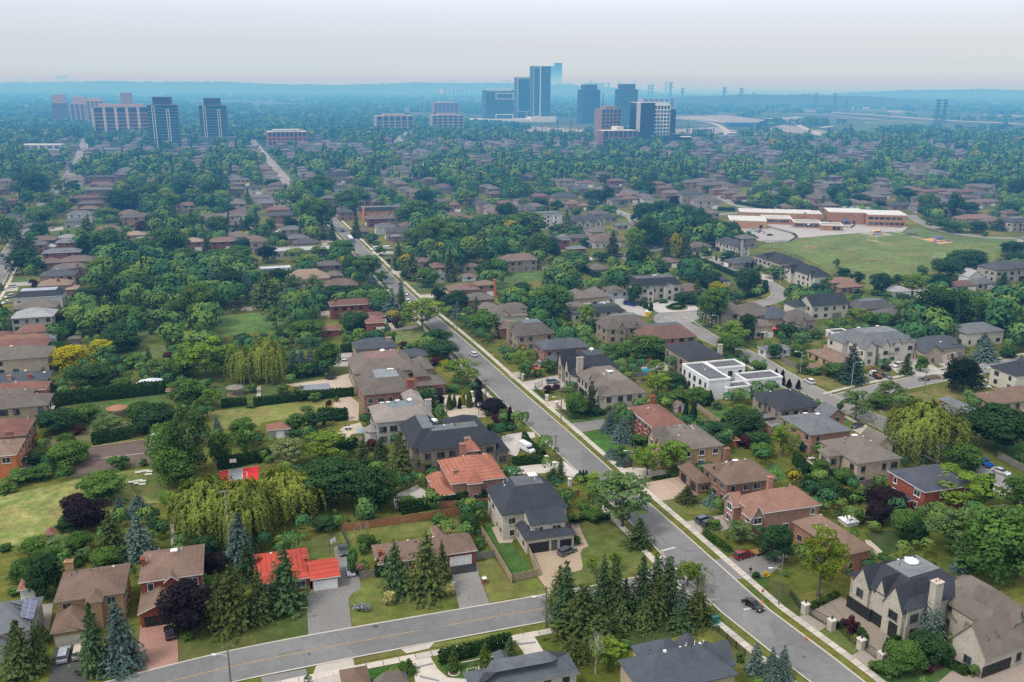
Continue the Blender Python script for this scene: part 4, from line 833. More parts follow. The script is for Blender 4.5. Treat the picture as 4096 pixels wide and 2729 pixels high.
house('a4',(402,218),(500,198),d=3,eave=2.2,rc='maroon',wc='grey',rh=.9,gar=[],door=[],win=False,label='tiny brown roofed shed at the edge of the dry field',cat='shed',name='garden_shed',vents=0)
house('b4',(-10,682),(512,582),D=(-40,400),eave=3.2,rc='red',wc='red',rh=2.5,chim=[(0.44,0.0,(.8,.8),.9),(-.4,.2,(.7,.7),1.0)],gar=[(1,'S',0.0,4.9,2.2,WHITE)],wings=[dict(A=(498,616),B=(776,574),C=(750,402),eave=3.1,roof='gx',rh=1.5)],fascia=WHITE,label='red brick bungalow with bright red tiled roof and white garage door',nick='the bright red tiled bungalow',vents=1)
house('b4',(1118,482),(2042,345),C=(1975,172),eave=3.3,rc='brown',wc='red',rh=2.0,chim=[(-.455,-.2,(.8,.8),1.3)],gar=[(0,'S',0.34,4.9,2.3,WHITE)],door=[(0,'S',0.17,1.1,2.2,WHITE)],fascia=WHITE,wings=[dict(A=(1640,230),B=(1745,212),d=5.0,eave=3.3,rh=1.0)],label='long low brick bungalow with brown roof and white double garage door behind tall spruces',nick='the long brown roofed bungalow',vents=5)
cH=house('c4',(-100,20),(530+0,-42),eave=6.6,d=14.5,rot=16,roof='trunc',inset=4.2,rh=4.6,rc='dark',wc='stone',top=(0.10,0.105,0.115),sky=[(0.12,0.14,(2.2,2.2))],vents=9,gar=[(1,'S',-0.24,4.7,2.5,BLK),(1,'S',0.33,2.7,2.4,BLK)],door=[(1,'S',0.085,1.3,2.6,(.08,.08,.08))],wings=[dict(A=(122,262),B=(590,190),d=9.0,eave=3.7,roof='trunc',inset=3.4,rh=2.0),dict(on=(1,.14,.86,1.5,7),eave=6.5,roof='gx',rh=1.5)],wf=(.5,.46,.38),label='pale stone house with steep black roof, dormer and black garage doors at the corner',nick='the black roofed corner house')
house('b3',(1800,1316),(2295,1228),D=(1640,1098),eave=5.6,rc='salmon',wc='pink',rh=3.6,chim=[(-.36,-.25,(1.0,1.0),1.0),(-.02,.5,(1.6,1.1),1.8)],gar=[],vents=4,st=1,wings=[dict(A=(1665,1426),B=(1830,1380),d=9.5,eave=3.2,roof='hip',rh=1.6),dict(A=(1945,1310),B=(2090,1285),d=5,eave=5.6,rh=2.4),dict(A=(2085,1160),B=(2240,1140),d=7,eave=5.6,rh=2.2),dict(A=(1920,1010),B=(2060,985),d=5,eave=6.6,rh=2.6)],turrets=[(-.58,.1,2.9,3.6,1.7)],sky=[(-.46,-.5,(1.3,.9)),(-.42,-.78,(1.3,.9))],label='large house with hipped salmon clay tile roof and two skylights on its side wing',nick='the salmon tiled house')
house('b3',(1500,990),(2232,932),C=(2110,780),eave=6.6,roof='trunc',inset=3.9,rh=3.6,rc='dark',wc='umber',top=(0.12,0.135,0.14),gar=[],vents=12,wings=[dict(A=(1428,985),B=(1800,930),D=(1262,762),eave=6.6,roof='trunc',inset=3.6,rh=3.8,ov=.45),dict(A=(1780,820),B=(2105,775),d=10,eave=6.0,rh=2.6),dict(A=(2205,1010),B=(2338,998),d=13,eave=4.0,rh=2.2)],sky=[(-.17,.75,(2.6,2.2),1)],chim=[(.1,-.52,(1.4,1.0),.4)],label='huge dark roofed mansion with flat grey centre and white dome skylight',nick='the huge dark roofed mansion')
house('b3',(1098,742),(1640,690),D=(996,590),eave=7.0,roof='trunc',inset=4.2,rh=2.6,rc='shake',wc='grey',top=(.16,.185,.195),gar=[],vents=8,sky=[(-.2,.1,(1.5,1)),(-.02,.22,(1.5,1)),(.18,.12,(1.8,1.8),1),(-.28,.28,(1.6,.7))],chim=[(.52,.2,(1.8,.9),.4)],wings=[dict(A=(1380,560),B=(1540,530),d=9,eave=6.6,rh=2.2)],turrets=[(-.53,-.25,2.3,4.0,1.6)],label='grey stucco mansion with weathered shake roof and copper topped bay',nick='the shake roofed stucco mansion')
house('b3',(988,490),(1482,432),D=(956,322),eave=7.0,roof='trunc',inset=4.4,rh=3.6,rc='taupe',wc='brick',top=(.20,.22,.24),gar=[(1,'S',-.3,2.6,2.5,BLK),(1,'S',0.0,2.6,2.5,BLK),(1,'S',.3,2.6,2.5,BLK)],sky=[(.12,.16,(2.2,1.1))],vents=6,chim=[(.37,-.5,(2.2,1.0),1.6,WC['red'])],wings=[dict(A=(1470,412),B=(1745,370),d=10,eave=4.0,rh=2.0),dict(A=(1470,315),B=(1592,300),d=12,eave=6.8,rh=2.6),dict(A=(1520,305),B=(1585,296),d=3,eave=6.4,roof='gy',rh=1.6)],label='brown brick mansion with grey brown roof, big red chimney and three arched garage doors',nick='the red chimney mansion')
house('b3',(900,300),(1478,238),D=(864,148),eave=7.0,roof='trunc',inset=4.6,rh=3.4,rc='taupe',wc='beige',top=(.20,.12,.105),gar=[],vents=9,sky=[(.05,.18,(2.0,1.8),1)],wings=[dict(A=(1470,250),B=(1640,240),d=12,eave=4.4,rh=2.4)],label='beige brick mansion with grey brown slopes and maroon flat roof centre',nick='the maroon flat topped mansion')
house('b3',(905,62),(1310,50),d=11,eave=5.4,rc='slate',wc='beige',rh=2.8,gar=[],chim=[(.32,-.2,(1.8,1.1),1.6)],wings=[dict(A=(1308,132),B=(1592,128),d=9,eave=3.2,rh=1.8)],label='dark slate roofed house with broad chimney and low side wing',nick='the slate house with low wing')
house('c3',(1300,792),(1592,745),D=(1064,602),eave=6.2,rc='maroon',wc='red',rh=2.4,front='W',chim=[(.3,.52,(1.2,.8),1.2)],gar=[],vents=4,wings=[dict(A=(1235,745),B=(1330,730),d=6,eave=5.8,rh=1.2)],label='dark red brick house with maroon hip roof behind twin blue spruces',nick='the maroon roofed house')
house('c3',(840,496),(1246,455),D=(702,272),eave=6.2,roof='trunc',inset=4.0,rh=3.2,rc='taupe',wc='stone',top=(.17,.145,.12),front='W',gar=[(0,'W',.3,4.5,2.4,BLK)],sky=[(.02,.05,(2.2,1.6))],wf=(.1,.1,.1),wings=[dict(A=(760,400),B=(860,388),d=6,eave=6.4,roof='gx',rh=3.0),dict(A=(806,500),B=(900,490),d=4.5,eave=6.0,roof='gx',rh=2.8)],label='pale stone house with grey brown roof, side gables and square skylight',nick='the square skylight house')
house('c3',(650,292),(966,212),D=(440,185),eave=6.8,roof='trunc',inset=3.8,rh=4.2,rc='dark',wc='stone',top=(.06,.065,.075),front='W',gar=[(0,'W',.36,5,2.5,BLK)],sky=[(.05,.2,(1.8,1.8),1)],chim=[(-.5,-.5,(2.2,1.0),2.6)],wf=(.1,.1,.1),wings=[dict(A=(520,250),B=(640,232),d=4.5,eave=7.2,roof='gx',rh=4.0),dict(A=(458,190),B=(600,170),d=4.5,eave=7.2,roof='gx',rh=4.0)],turrets=[(-.5,-.38,2.4,5.6,3.4)],label='stone house with tall pointed gables, black roof and massive chimney',nick='the tall pointed gables')
house('c3',(306,88),(705,25),D=(238,5),eave=6.2,rc='slate',wc='brick',rh=2.4,front='W',wings=[dict(A=(345,185),B=(470,168),d=7,eave=3.2,rh=1.4)],gar=[(1,'W',0,4.6,2.2)],label='brick house with blue black roof beside the pointed gable house',nick='the blue black roofed house')
house('c3',(1818,352),(2005,325),D=(1590,200),eave=7.0,roof='flat',wc='white',rc='dark',top=(.11,.11,.12),front='W',wf=(.07,.07,.075),gar=[],door=[],fascia=(.78,.78,.77),vents=2,st=2,wings=[dict(A=(1880,240),B=(2140,208),d=7.5,eave=7.0,roof='flat'),dict(A=(2165,352),B=(2480,312),D=(2078,290),eave=5.2,roof='flat'),dict(A=(1985,420),B=(2200,395),d=5,eave=4.2,roof='flat')],label='white cubic modern house with flat grey roofs',nick='the white modern house')
house('c3',(1620,162),(1958,130),D=(1490,22),eave=7.0,rc='dark',wc='umber',rh=3.2,front='E',chim=[(.5,-.3,(1.6,1),1.6,WC['stone'])],gar=[],wings=[dict(A=(1480,110),B=(1560,100),d=6,eave=3.4,roof='flat')],label='grey stone house with charcoal hip roof behind the white modern house',nick='the charcoal hip roofed house')
house('c3',(1566,992),(1952,945),D=(1335,790),eave=6.2,rc='taupe',wc='buff',rh=2.6,front='W',gar=[(0,'W',-.3,4.8,2.3)],vents=6,wf=WHITE,wings=[dict(A=(1310,905),B=(1450,885),d=5,eave=6.0,roof='gx',rh=2.8,rc=1),dict(A=(1370,990),B=(1540,965),d=4.5,eave=6.0,roof='gx',rh=2.8),dict(A=(1925,1030),B=(2010,1018),d=6,eave=3.0,rh=.8)],label='yellow brick house with grey brown roof and small white front gables',nick='the white gabled yellow house')
house('c3',(1980,1315),(2440,1245),D=(1872,1112),eave=6.2,rc='brown',wc='brick',rh=3.0,front='W',gar=[(1,'W',-.25,2.6,2.2,BLK),(1,'W',.25,2.6,2.2,BLK)],sky=[(.02,.2,(1.6,1.2))],chim=[(.0,.5,(1.3,.9),2.0)],vents=5,wings=[dict(A=(1712,1300),B=(1842,1272),D=(1578,1135),eave=3.4,rh=1.9),dict(A=(1905,1235),B=(2020,1220),d=5,eave=6.0,roof='gx',rh=2.2)],label='brown brick house with red brown roof and detached looking garage wing on a tan drive',nick='the house with garage wing')
house('c4',(2230,20),(2850,-70),D=(1960,-130),eave=6.2,rc=(0.27,.15,.11),wc='pink',rh=3.4,front='W',fascia=WHITE,gar=[(1,'W',0,2.8,2.3,WHITE)],vents=7,wf=WHITE,chim=[(.05,.52,(1.3,.9),2.0)],wings=[dict(A=(2120,18),B=(2260,-2),d=7,eave=3.4,rh=1.6),dict(A=(2035,-60),B=(2140,-75),d=5,eave=5.8,roof='gx',rh=2.2),dict(A=(2200,40),B=(2330,22),d=4,eave=6.2,roof='gy',rh=2.4)],label='pink brick house with wide salmon brown roof and white bay window',nick='the salmon brown roof')
house('d4',(690,395),(985,340),D=(170,85),eave=4.8,rc='brown',wc='brick',rh=3.0,front='W',rot=22,gar=[],vents=4,label='long brown roofed brick bungalow with its back to the lawn and the white tub',nick='the long brick bungalow')
house('d4',(1290,908),(1912,715),D=(668,575),eave=7.0,rot=25,roof='trunc',inset=4.2,rh=3.4,rc='dark',wc='stone',top=(.17,.18,.19),front='W',wf=(.09,.09,.09),vents=5,sky=[(.05,.08,(3.0,2.2),1)],chim=[(-.16,-.53,(1.9,1.4),3.0)],st=2,gar=[(1,'W',0.0,6.0,2.6,BLK),(3,'W',0,3.4,2.6,BLK)],door=[(2,'W',-.12,2.0,3.2,(.02,.02,.02))],wings=[dict(wf=(.63,.90,.7,6),eave=7.0,roof='gx',rh=3.4,ov=.25),dict(wf=(.03,.345,.9,7),eave=6.6,roof='gx',rh=4.2,ov=.25),dict(wf=(.36,.53,.4,6),eave=7.2,roof='gx',rh=3.2,ov=.25)],label='pale stone mansion with pointed gables, black garage doors and wide flat grey roof',nick='the gated stone mansion')
house('d4',(1990,1325),(2560,1150),D=(1640,1120),eave=4.6,rot=25,rc='taupe',wc='stone',rh=4.6,roof='gx',front='S',gar=[(0,'S',-.43,2.4,2.3,BLK),(0,'S',-.26,2.4,2.3,BLK),(0,'S',-.09,2.4,2.3,BLK)],vents=1,wings=[dict(A=(2060,1080),B=(2500,960),d=16,eave=5.8,rh=4.4),dict(A=(2215,1105),B=(2400,1048),d=9,eave=6.2,roof='gy',rh=4.2),dict(A=(1880,905),B=(2010,868),d=7,eave=5.2,roof='gx',rh=3.2),dict(A=(2000,1225),B=(2050,1205),d=5,eave=5.6,roof='gy',rh=1.8),dict(A=(2085,1195),B=(2140,1175),d=5,eave=5.6,roof='gy',rh=1.8),dict(A=(1720,985),B=(1850,960),d=6,eave=3.4,roof='gx',rh=1.6)],label='stone house with steep grey brown roof, end gable and three narrow garage doors',nick='the steep roofed stone house')
house('c4',(1180,1640),(2130,1535),D=(1045,1290),eave=6.4,rc='slate',wc='beige',rh=3.6,front='N',rot=19,gar=[],win=True,vents=14,wings=[dict(A=(1800,1430),B=(2072,1392),d=6,eave=6.2,roof='gx',rh=2.6),dict(A=(1300,1500),B=(1700,1440),d=9,eave=6.6,rh=3)],turrets=[(.26,.5,2.2,6.0,3.0)],label='large grey shingle roofed house with small octagonal turret beside the dark conifers',nick='the octagonal turret house')
house('c4',(-380,1640),(640,1500),D=(-430,1440),eave=6.0,rc=(0.10,.11,.125),wc='grey',rh=2.2,roof='trunc',inset=4,top=(.10,.11,.12),gar=[],rot=17,vents=2,sky=[(.28,.25,(2.0,1.2))],wings=[dict(A=(-110,1450),B=(10,1430),d=5,eave=6.2,roof='hip',rh=1.2)],label='dark grey roofed house cut by the bottom edge with a white skylight box',nick='the bottom edge dark roof')
house('b4',(1105,1640),(1420,1590),D=(1100,1530),eave=4,rc='taupe',wc='beige',rh=2.2,gar=[],vents=2,label='brown hipped roof peak poking up at the bottom edge beside the pale driveway',nick=None)
house('b4',(800,1650),(1065,1600),d=6,eave=3.4,rc='brown',wc='beige',rh=1.6,gar=[],vents=0,label='low brown roof corner at the bottom edge next to the small brown peak')
house('d3',(400,856),(775,805),D=(130,678),eave=6.2,rc='grey',wc='pink',rh=2.8,front='E',gar=[],vents=6,sky=[(-.12,.18,(1.5,.8)),(.02,-.02,(1.4,1.1))],wings=[dict(A=(560,690),B=(720,660),d=7,eave=6.0,roof='gy',rh=2.2),dict(A=(60,790),B=(200,770),d=5,eave=3,roof='flat')],label='pink brick house with medium grey hip roof and two skylights',nick='the grey roofed pink house')
house('d3',(825,1118),(1238,1060),D=(462,908),eave=6.6,rc='taupe',wc='beige',rh=3.6,front='E',gar=[],vents=5,sky=[(-.05,.12,(1.7,1.3))],wings=[dict(A=(560,1050),B=(690,1030),d=5,eave=6.6,rh=1.6),dict(A=(1000,960),B=(1170,935),d=8,eave=6.4,roof='gy',rh=2.6)],label='beige brick house with grey brown roof and one white skylight, rear bay facing the camera',nick='the rear bay house')
house('d3',(1425,1370),(1940,1318),D=(1090,1168),eave=6.2,rc=(0.075,.078,.10),wc='red',rh=3.0,front='E',gar=[],wf=WHITE,vents=6,fascia=WHITE,wings=[dict(A=(1270,1470),B=(1330,1440),D=(1120,1370),eave=3.2,rh=1.0)],label='red brick house with purplish slate hip roof and white framed windows',nick='the white windowed red house')
house('d3',(120,628),(495,575),D=(-325,490),eave=6.4,rc='dark',wc='umber',rh=3.2,front='E',gar=[],vents=8,wings=[dict(A=(-40,560),B=(60,545),d=5,eave=6.2,rh=1.4),dict(A=(-40,700),B=(110,690),d=5,eave=3,roof='flat')],label='grey brown stone house with charcoal roof beside the street corner',nick='the charcoal corner house')
house('d3',(620,195),(830,165),D=(345,75),eave=3.2,rc='brown',wc='buff',rh=1.6,front='W',gar=[],chim=[(.0,.25,(.9,.9),1.2)],vents=4,label='yellow brick bungalow with brown roof beside the lamp post',nick='the yellow brick bungalow')
house('d3',(880,40),(1348,-22),C=(1240,-140),eave=7.4,rc='grey',wc='cream',rh=3.2,front='S',roof='trunc',inset=4.5,top=(.17,.18,.19),gar=[],wf=(.1,.1,.1),vents=4,sky=[(-.2,.2),(.15,.2)],door=[(0,'S',.06,1.8,2.8,(.12,.09,.07))],wings=[dict(A=(900,52),B=(1010,36),d=4,eave=7.4,roof='gy',rh=2.4),dict(A=(1060,26),B=(1130,16),d=3,eave=8.0,roof='gy',rh=2.2),dict(A=(1170,8),B=(1240,0),d=3,eave=7.4,roof='gy',rh=2.2),dict(A=(1270,-6),B=(1330,-14),d=3,eave=7.4,roof='gy',rh=2.2),dict(A=(1105,105),B=(1195,95),d=3,eave=3.8,roof='flat'),dict(A=(700,10),B=(870,-20),d=10,eave=6.6,rh=3)],label='cream stone mansion with row of gables, tall stair window and columned porch',nick='the columned cream mansion')
house('d3',(1470,92),(1790,22),d=12,eave=4.8,rc='slate',wc='beige',rh=3.6,front='S',gar=[(0,'S',-.22,2.5,2.3,BEIGE),(0,'S',.02,2.5,2.3,BEIGE)],vents=2,sky=[(0,-.25,(1,.8))],wings=[dict(A=(1470,100),B=(1600,70),d=5,eave=5.2,roof='gy',rh=2.6),dict(A=(1680,40),B=(1775,18),d=5,eave=5.2,roof='gy',rh=2.8)],label='brown stone house with twin gables and pair of cream garage doors',nick='the twin gabled stone house')
house('d3',(1885,660),(1962,640),D=(1588,520),eave=3.4,rc='grey',wc='brick',rh=1.4,front='E',gar=[],vents=0,wings=[dict(A=(1665,670),B=(1828,640),D=(1528,592),eave=3.0,rh=1.3)],label='low red brick bungalow with pale grey L shaped roof and a concrete patio',nick='the grey L shaped bungalow')
house('d3',(2085,572),(2440,520),D=(1828,476),eave=3.4,rc='brown',wc='beige',rh=2.2,front='S',gar=[],vents=3,wings=[dict(A=(2250,500),B=(2500,460),d=8,eave=3.4,rh=1.6)],label='wide brown roofed brick bungalow with patio and potted plants',nick='the wide brown roofed bungalow')
house('d3',(2290,310),(2560,280),d=12,eave=6.5,rc='dark',wc='cream',rh=3.4,front='W',gar=[],label='unfinished pale walled house with dark roof beside the building yard',nick='the unfinished pale house')
house('d4',(2200,118),(2440,70),D=(2090,-60),eave=3.2,rc='taupe',wc='beige',rh=2.0,gar=[],label='low brown roof at the right edge behind bright green trees',vents=1)
house('c3',(1505,590),(1600,575),D=(1500,560),eave=2.3,rc='brown',wc='white',rh=1.1,roof='gy',gar=[],door=[(0,'S',0,1.0,1.9,(.25,.03,.08))],cat='shed',name='garden_shed',vents=0,win=False,label='small gabled garden shed with maroon and white walls')
# ---- left column of houses seen from the back
q('a3',[(-200,450,178,6.2,'taupe','beige',dict(front='W',nick='the left edge beige house',label='beige brick house with grey brown roof at the left edge, behind yellow trees',sky=[(-.1,.1)])),(-160,440,392,5.0,'slate','beige',dict(front='W',d=10,chim=[(-.1,-.35,(1.1,.8),1.5,WC['buff']),(.22,-.35,(.8,.8),1.3,WC['red'])],sky=[(.12,.0,(.9,.9)),(.4,.1,(.9,.9))],label='dark blue grey roof with two chimneys and skylights at the left edge',nick='the two chimney dark roof')),(-160,425,480,4.6,'maroon','orange',dict(front='W',d=9,label='maroon roofed orange brick house directly before the dark roof with two chimneys',nick='the maroon orange house')),(-160,280,540,5.2,'taupe','beige',dict(front='W',d=9)),(-160,440,625,6.2,'taupe','beige',dict(front='W',d=11,wf=DARK,label='beige stone house with grey brown roof and white patio canopy',nick='the white canopy house')),(-180,245,890,6.2,'maroon','brick',dict(front='W',d=14,chim=[(.1,-.45,(1.2,.8),1)],label='brown brick house with maroon roof and railed roof deck',nick='the roof deck house')),(-200,150,1066,6.2,'brown','orange',dict(front='W',d=12,label='bright orange brick house with brown roof at the left edge',nick='the orange brick house')),(-160,430,72,6,'maroon','brick',dict(front='W',d=10))])
q('a2',[(88,492,1348,6.2,'pale','grey',dict(front='W',label='pale grey roofed house with plain light brick side wall',nick='the pale grey roofed house',d=13)),(135,482,1482,5.6,'maroon','pink',dict(front='W',d=10)),(-60,430,1575,5.2,'rust','brick',dict(front='W',d=9)),(230,505,1545,4.6,'grey','grey',dict(front='W',d=7)),(-150,150,1540,5,'maroon','brick',dict(front='W',d=9)),(100,520,1262,6.2,'taupe','beige',dict(front='W',d=12)),(110,575,1160,7.0,'dark','white',dict(front='W',roof='trunc',inset=2.4,rh=2.4,top=(.32,.35,.4),label='white rendered house with dark mansard roof',nick='the dark mansard white house',d=12)),(335,655,1050,5.4,'tan','buff',dict(front='W',d=11,chim=[(.1,-.2,(.9,.9),1.2,WC['red'])],nick='the tan roofed house')),(590,715,1080,3.4,'tan','brick',dict(front='W',d=9)),(350,692,962,6.2,'slate','buff',dict(front='W',d=12,sky=[(-.05,.1,(1.4,1.2))])),(470,800,892,6.2,'taupe','brick',dict(front='W',d=10,chim=[(.24,-.5,(1.2,.9),1)])),(360,560,838,5.5,'brown','brick',dict(front='W',d=10)),(540,870,828,6.0,'brown','brick',dict(front='W',d=12)),(380,742,745,6.0,'bluegrey','red',dict(front='W',d=9)),(505,728,648,6.2,'bluegrey','red',dict(front='W',d=9,nick='the blue roofed house')),(400,520,690,3.4,'pale','grey',dict(front='W',d=8)),(440,540,608,3.2,'maroon','brick',dict(front='W',d=8)),(525,700,606,4.6,'pale','grey',dict(front='W',d=9)),(608,850,388,6.2,'grey','white',dict(front='W',d=10,nick='the white walled house',label='two storey white walled house with grey hip roof, far left block')),(590,775,450,5.6,'grey','grey',dict(front='S',d=9,st=2)),(1100,1402,418,6.2,'taupe','buff',dict(front='S',d=12,nick='the columned buff house',label='buff two storey house with grey brown roof and columned entrance')),(1150,1342,582,3.4,'tan','buff',dict(front='S',d=10,nick='the tan roofed bungalow')),(895,1110,528,3.2,'rust','buff',dict(d=9)),(1362,1470,604,3.2,'maroon','brick',dict(d=9)),(1685,1872,645,5.8,'tan','brick',dict(d=10)),(1925,2175,640,5.8,'rust','red',dict(d=10,wf=WHITE,nick='the rust red house',label='red brick house with rust roof and white windows beside a yellow tree')),(1845,2085,428,6.6,'taupe','stone',dict(d=10,roof='gx',rh=3,wings=[dict(A=(1880,445),B=(1950,440),d=3,eave=6.4,roof='gy',rh=2.6),dict(A=(1960,442),B=(2030,436),d=3,eave=6.4,roof='gy',rh=2.6)],chim=[(.48,-.2,(1.0,.8),1.4,(.6,.6,.58))],nick='the three white gables',label='stone house with row of white gables among the trees')),(2170,2320,440,6.0,'grey','cream',dict(d=10)),(2270,2420,620,5.6,'rust','brick',dict(d=10)),(2240,2420,150,6,'slate','cream',dict(d=9)),(2170,2300,70,6,'taupe','buff',dict(d=8)),(2140,2260,110,6,'brown','brick',dict(d=8)),(770,1055,165,6.2,'bluegrey','brick',dict(front='W',d=10)),(810,1030,112,6.2,'maroon','brick',dict(front='W',d=9)),(650,990,238,5.6,'maroon','brick',dict(front='W',d=9)),(705,940,290,5.6,'taupe','brick',dict(front='W',d=9)),(730,905,336,5.2,'rust','red',dict(front='W',d=9)),(775,1080,50,6,'slate','brick',dict(front='W',d=10)),(-60,172,85,6.0,'taupe','buff',dict(front='E',d=12)),(-80,90,160,5.4,'brown','brick',dict(front='E',d=9)),(40,150,260,5.4,'maroon','brick',dict(front='E',d=10)),(-80,60,330,6,'slate','brick',dict(front='E',d=9)),(-90,60,420,6,'brown','brick',dict(front='E',d=9)),(-160,-30,560,6,'brown','brick',dict(front='E',d=9))])
# ---- middle distance, left of centre
q('b2',[(340,582,655,5.6,(0.10,.11,.13),'buff',dict(d=10,front='E',wf=DARK,nick='the dark buff bungalow',label='buff walled house with dark hip roof beside the street')),(298,495,610,4.6,'bluegrey','brick',dict(d=9)),(172,690,728,4.2,'pale','grey',dict(roof='flat',d=13,top=(.36,.37,.38),fascia=(.4,.4,.4),nick='the flat roofed grey house',label='long low flat roofed pale grey house')),(40,315,888,3.2,'pale','green',dict(roof='flat',d=6,top=(.5,.53,.58),fascia=(.5,.52,.55),cat='outbuilding',label='long shed with pale blue white flat roof')),(282,682,992,4.6,'tan','beige',dict(d=13,rh=4.0,nick='the tan hip roofed house',label='sprawling house with tan hip roof and pointed roof peak',chim=[])),(560,792,862,6.0,'taupe','brick',dict(d=9)),(650,804,955,4.4,'taupe','brick',dict(d=10)),(630,942,1050,3.4,'brown','brick',dict(d=12)),(680,1098,1232,6.2,'maroon','red',dict(d=9,chim=[(-.36,-.1,(1,.8),1)],label='long two storey red brick house with maroon roof',nick='the long red brick house')),(795,1020,1328,4.6,'maroon','red',dict(d=7,chim=[(-.2,-.1,(.8,.8),1)])),(1010,1185,1388,4.4,'maroon','red',dict(d=11)),(1000,1202,1335,3.4,'maroon','red',dict(d=7)),(572,778,1458,2.8,'maroon','red',dict(d=6,gar=[],cat='garage',label='small red brick garage with maroon roof beside the lawn')),(945,1292,358,7.4,'dark','osb',dict(d=12,roof='trunc',inset=2.2,rh=2.4,wf=DARK,chim=[(-.38,-.5,(1.6,1.0),1.2,WC['osb'])],gar=[],label='house under construction with bare orange sheathing and black roof',nick='the orange sheathed house')),(1020,1280,428,6.2,'brown','red',dict(d=11,front='W')),(1105,1290,502,5.6,'grey','white',dict(d=10,front='W')),(1200,1465,548,6.2,(0.10,.09,.09),'beige',dict(d=10,front='W',chim=[(-.3,-.4,(1.2,.8),1.2)],nick='the dark gabled house')),(1245,1345,592,4.0,'bluegrey','brick',dict(d=6)),(1500,1610,825,3.4,'brown','pink',dict(d=10)),(1625,1745,872,5.0,'maroon','red',dict(d=10)),(1905,2062,872,3.0,'brown','beige',dict(d=7,gar=[])),(1640,1795,960,3.2,'grey','white',dict(d=7,roof='gy',gar=[],label='white gabled garage with grey roof beside the street',nick='the white gabled garage')),(1900,2030,958,2.8,'brown','white',dict(d=6,gar=[],cat='garage',label='low white garage with brown roof behind the white gabled garage')),(1785,2060,1090,4.6,'brown','brick',dict(d=11,chim=[(.2,-.3,(1.1,.9),1.4,WC['orange'])],front='W')),(2030,2212,1042,5.8,'brown','brick',dict(d=8,chim=[(.42,-.45,(1.2,.9),1.4,WC['orange'])],nick='the orange chimney house')),(1940,2200,1180,4.4,'taupe','brick',dict(d=11,front='W')),(2060,2240,1255,4.4,'taupe','beige',dict(d=9,front='W')),(2190,2470,1300,5.6,'taupe','cream',dict(d=12,front='W',wings=[dict(A=(2230,1315),B=(2340,1300),d=5,eave=5.4,roof='gy',rh=2.4)],nick='the cream gabled house')),(2240,2420,1440,4.6,'brown','brick',dict(d=9,front='W')),(2230,2380,285,5.6,'maroon','brick',dict(d=9)),(1600,1790,270,5.4,'taupe','beige',dict(d=9)),(1790,1880,300,6,'maroon','brick',dict(d=9)),(1255,1400,320,6,'grey','cream',dict(d=10)),(985,1100,265,6,(0.1,.1,.11),'brick',dict(d=9,roof='gx')),(-40,132,230,5.6,'grey','grey',dict(d=10,front='E')),(40,222,285,5.2,'bluegrey','brick',dict(d=9,front='E')),(95,330,348,5.4,'maroon','brick',dict(d=9,front='E')),(118,372,402,6.4,'slate','brick',dict(d=10,front='S',nick='the blue slate house',label='brown brick house with blue slate roof and low garage')),(145,262,500,3.2,'brown','brick',dict(d=7,front='S')),(-60,122,640,7.0,'brown','beige',dict(d=10,front='S',st=3,wf=DARK)),(680,852,140,5.6,'slate','grey',dict(d=10)),(700,790,70,6.4,'slate','beige',dict(d=10)),(640,860,30,8.5,'dark','umber',dict(d=11))])
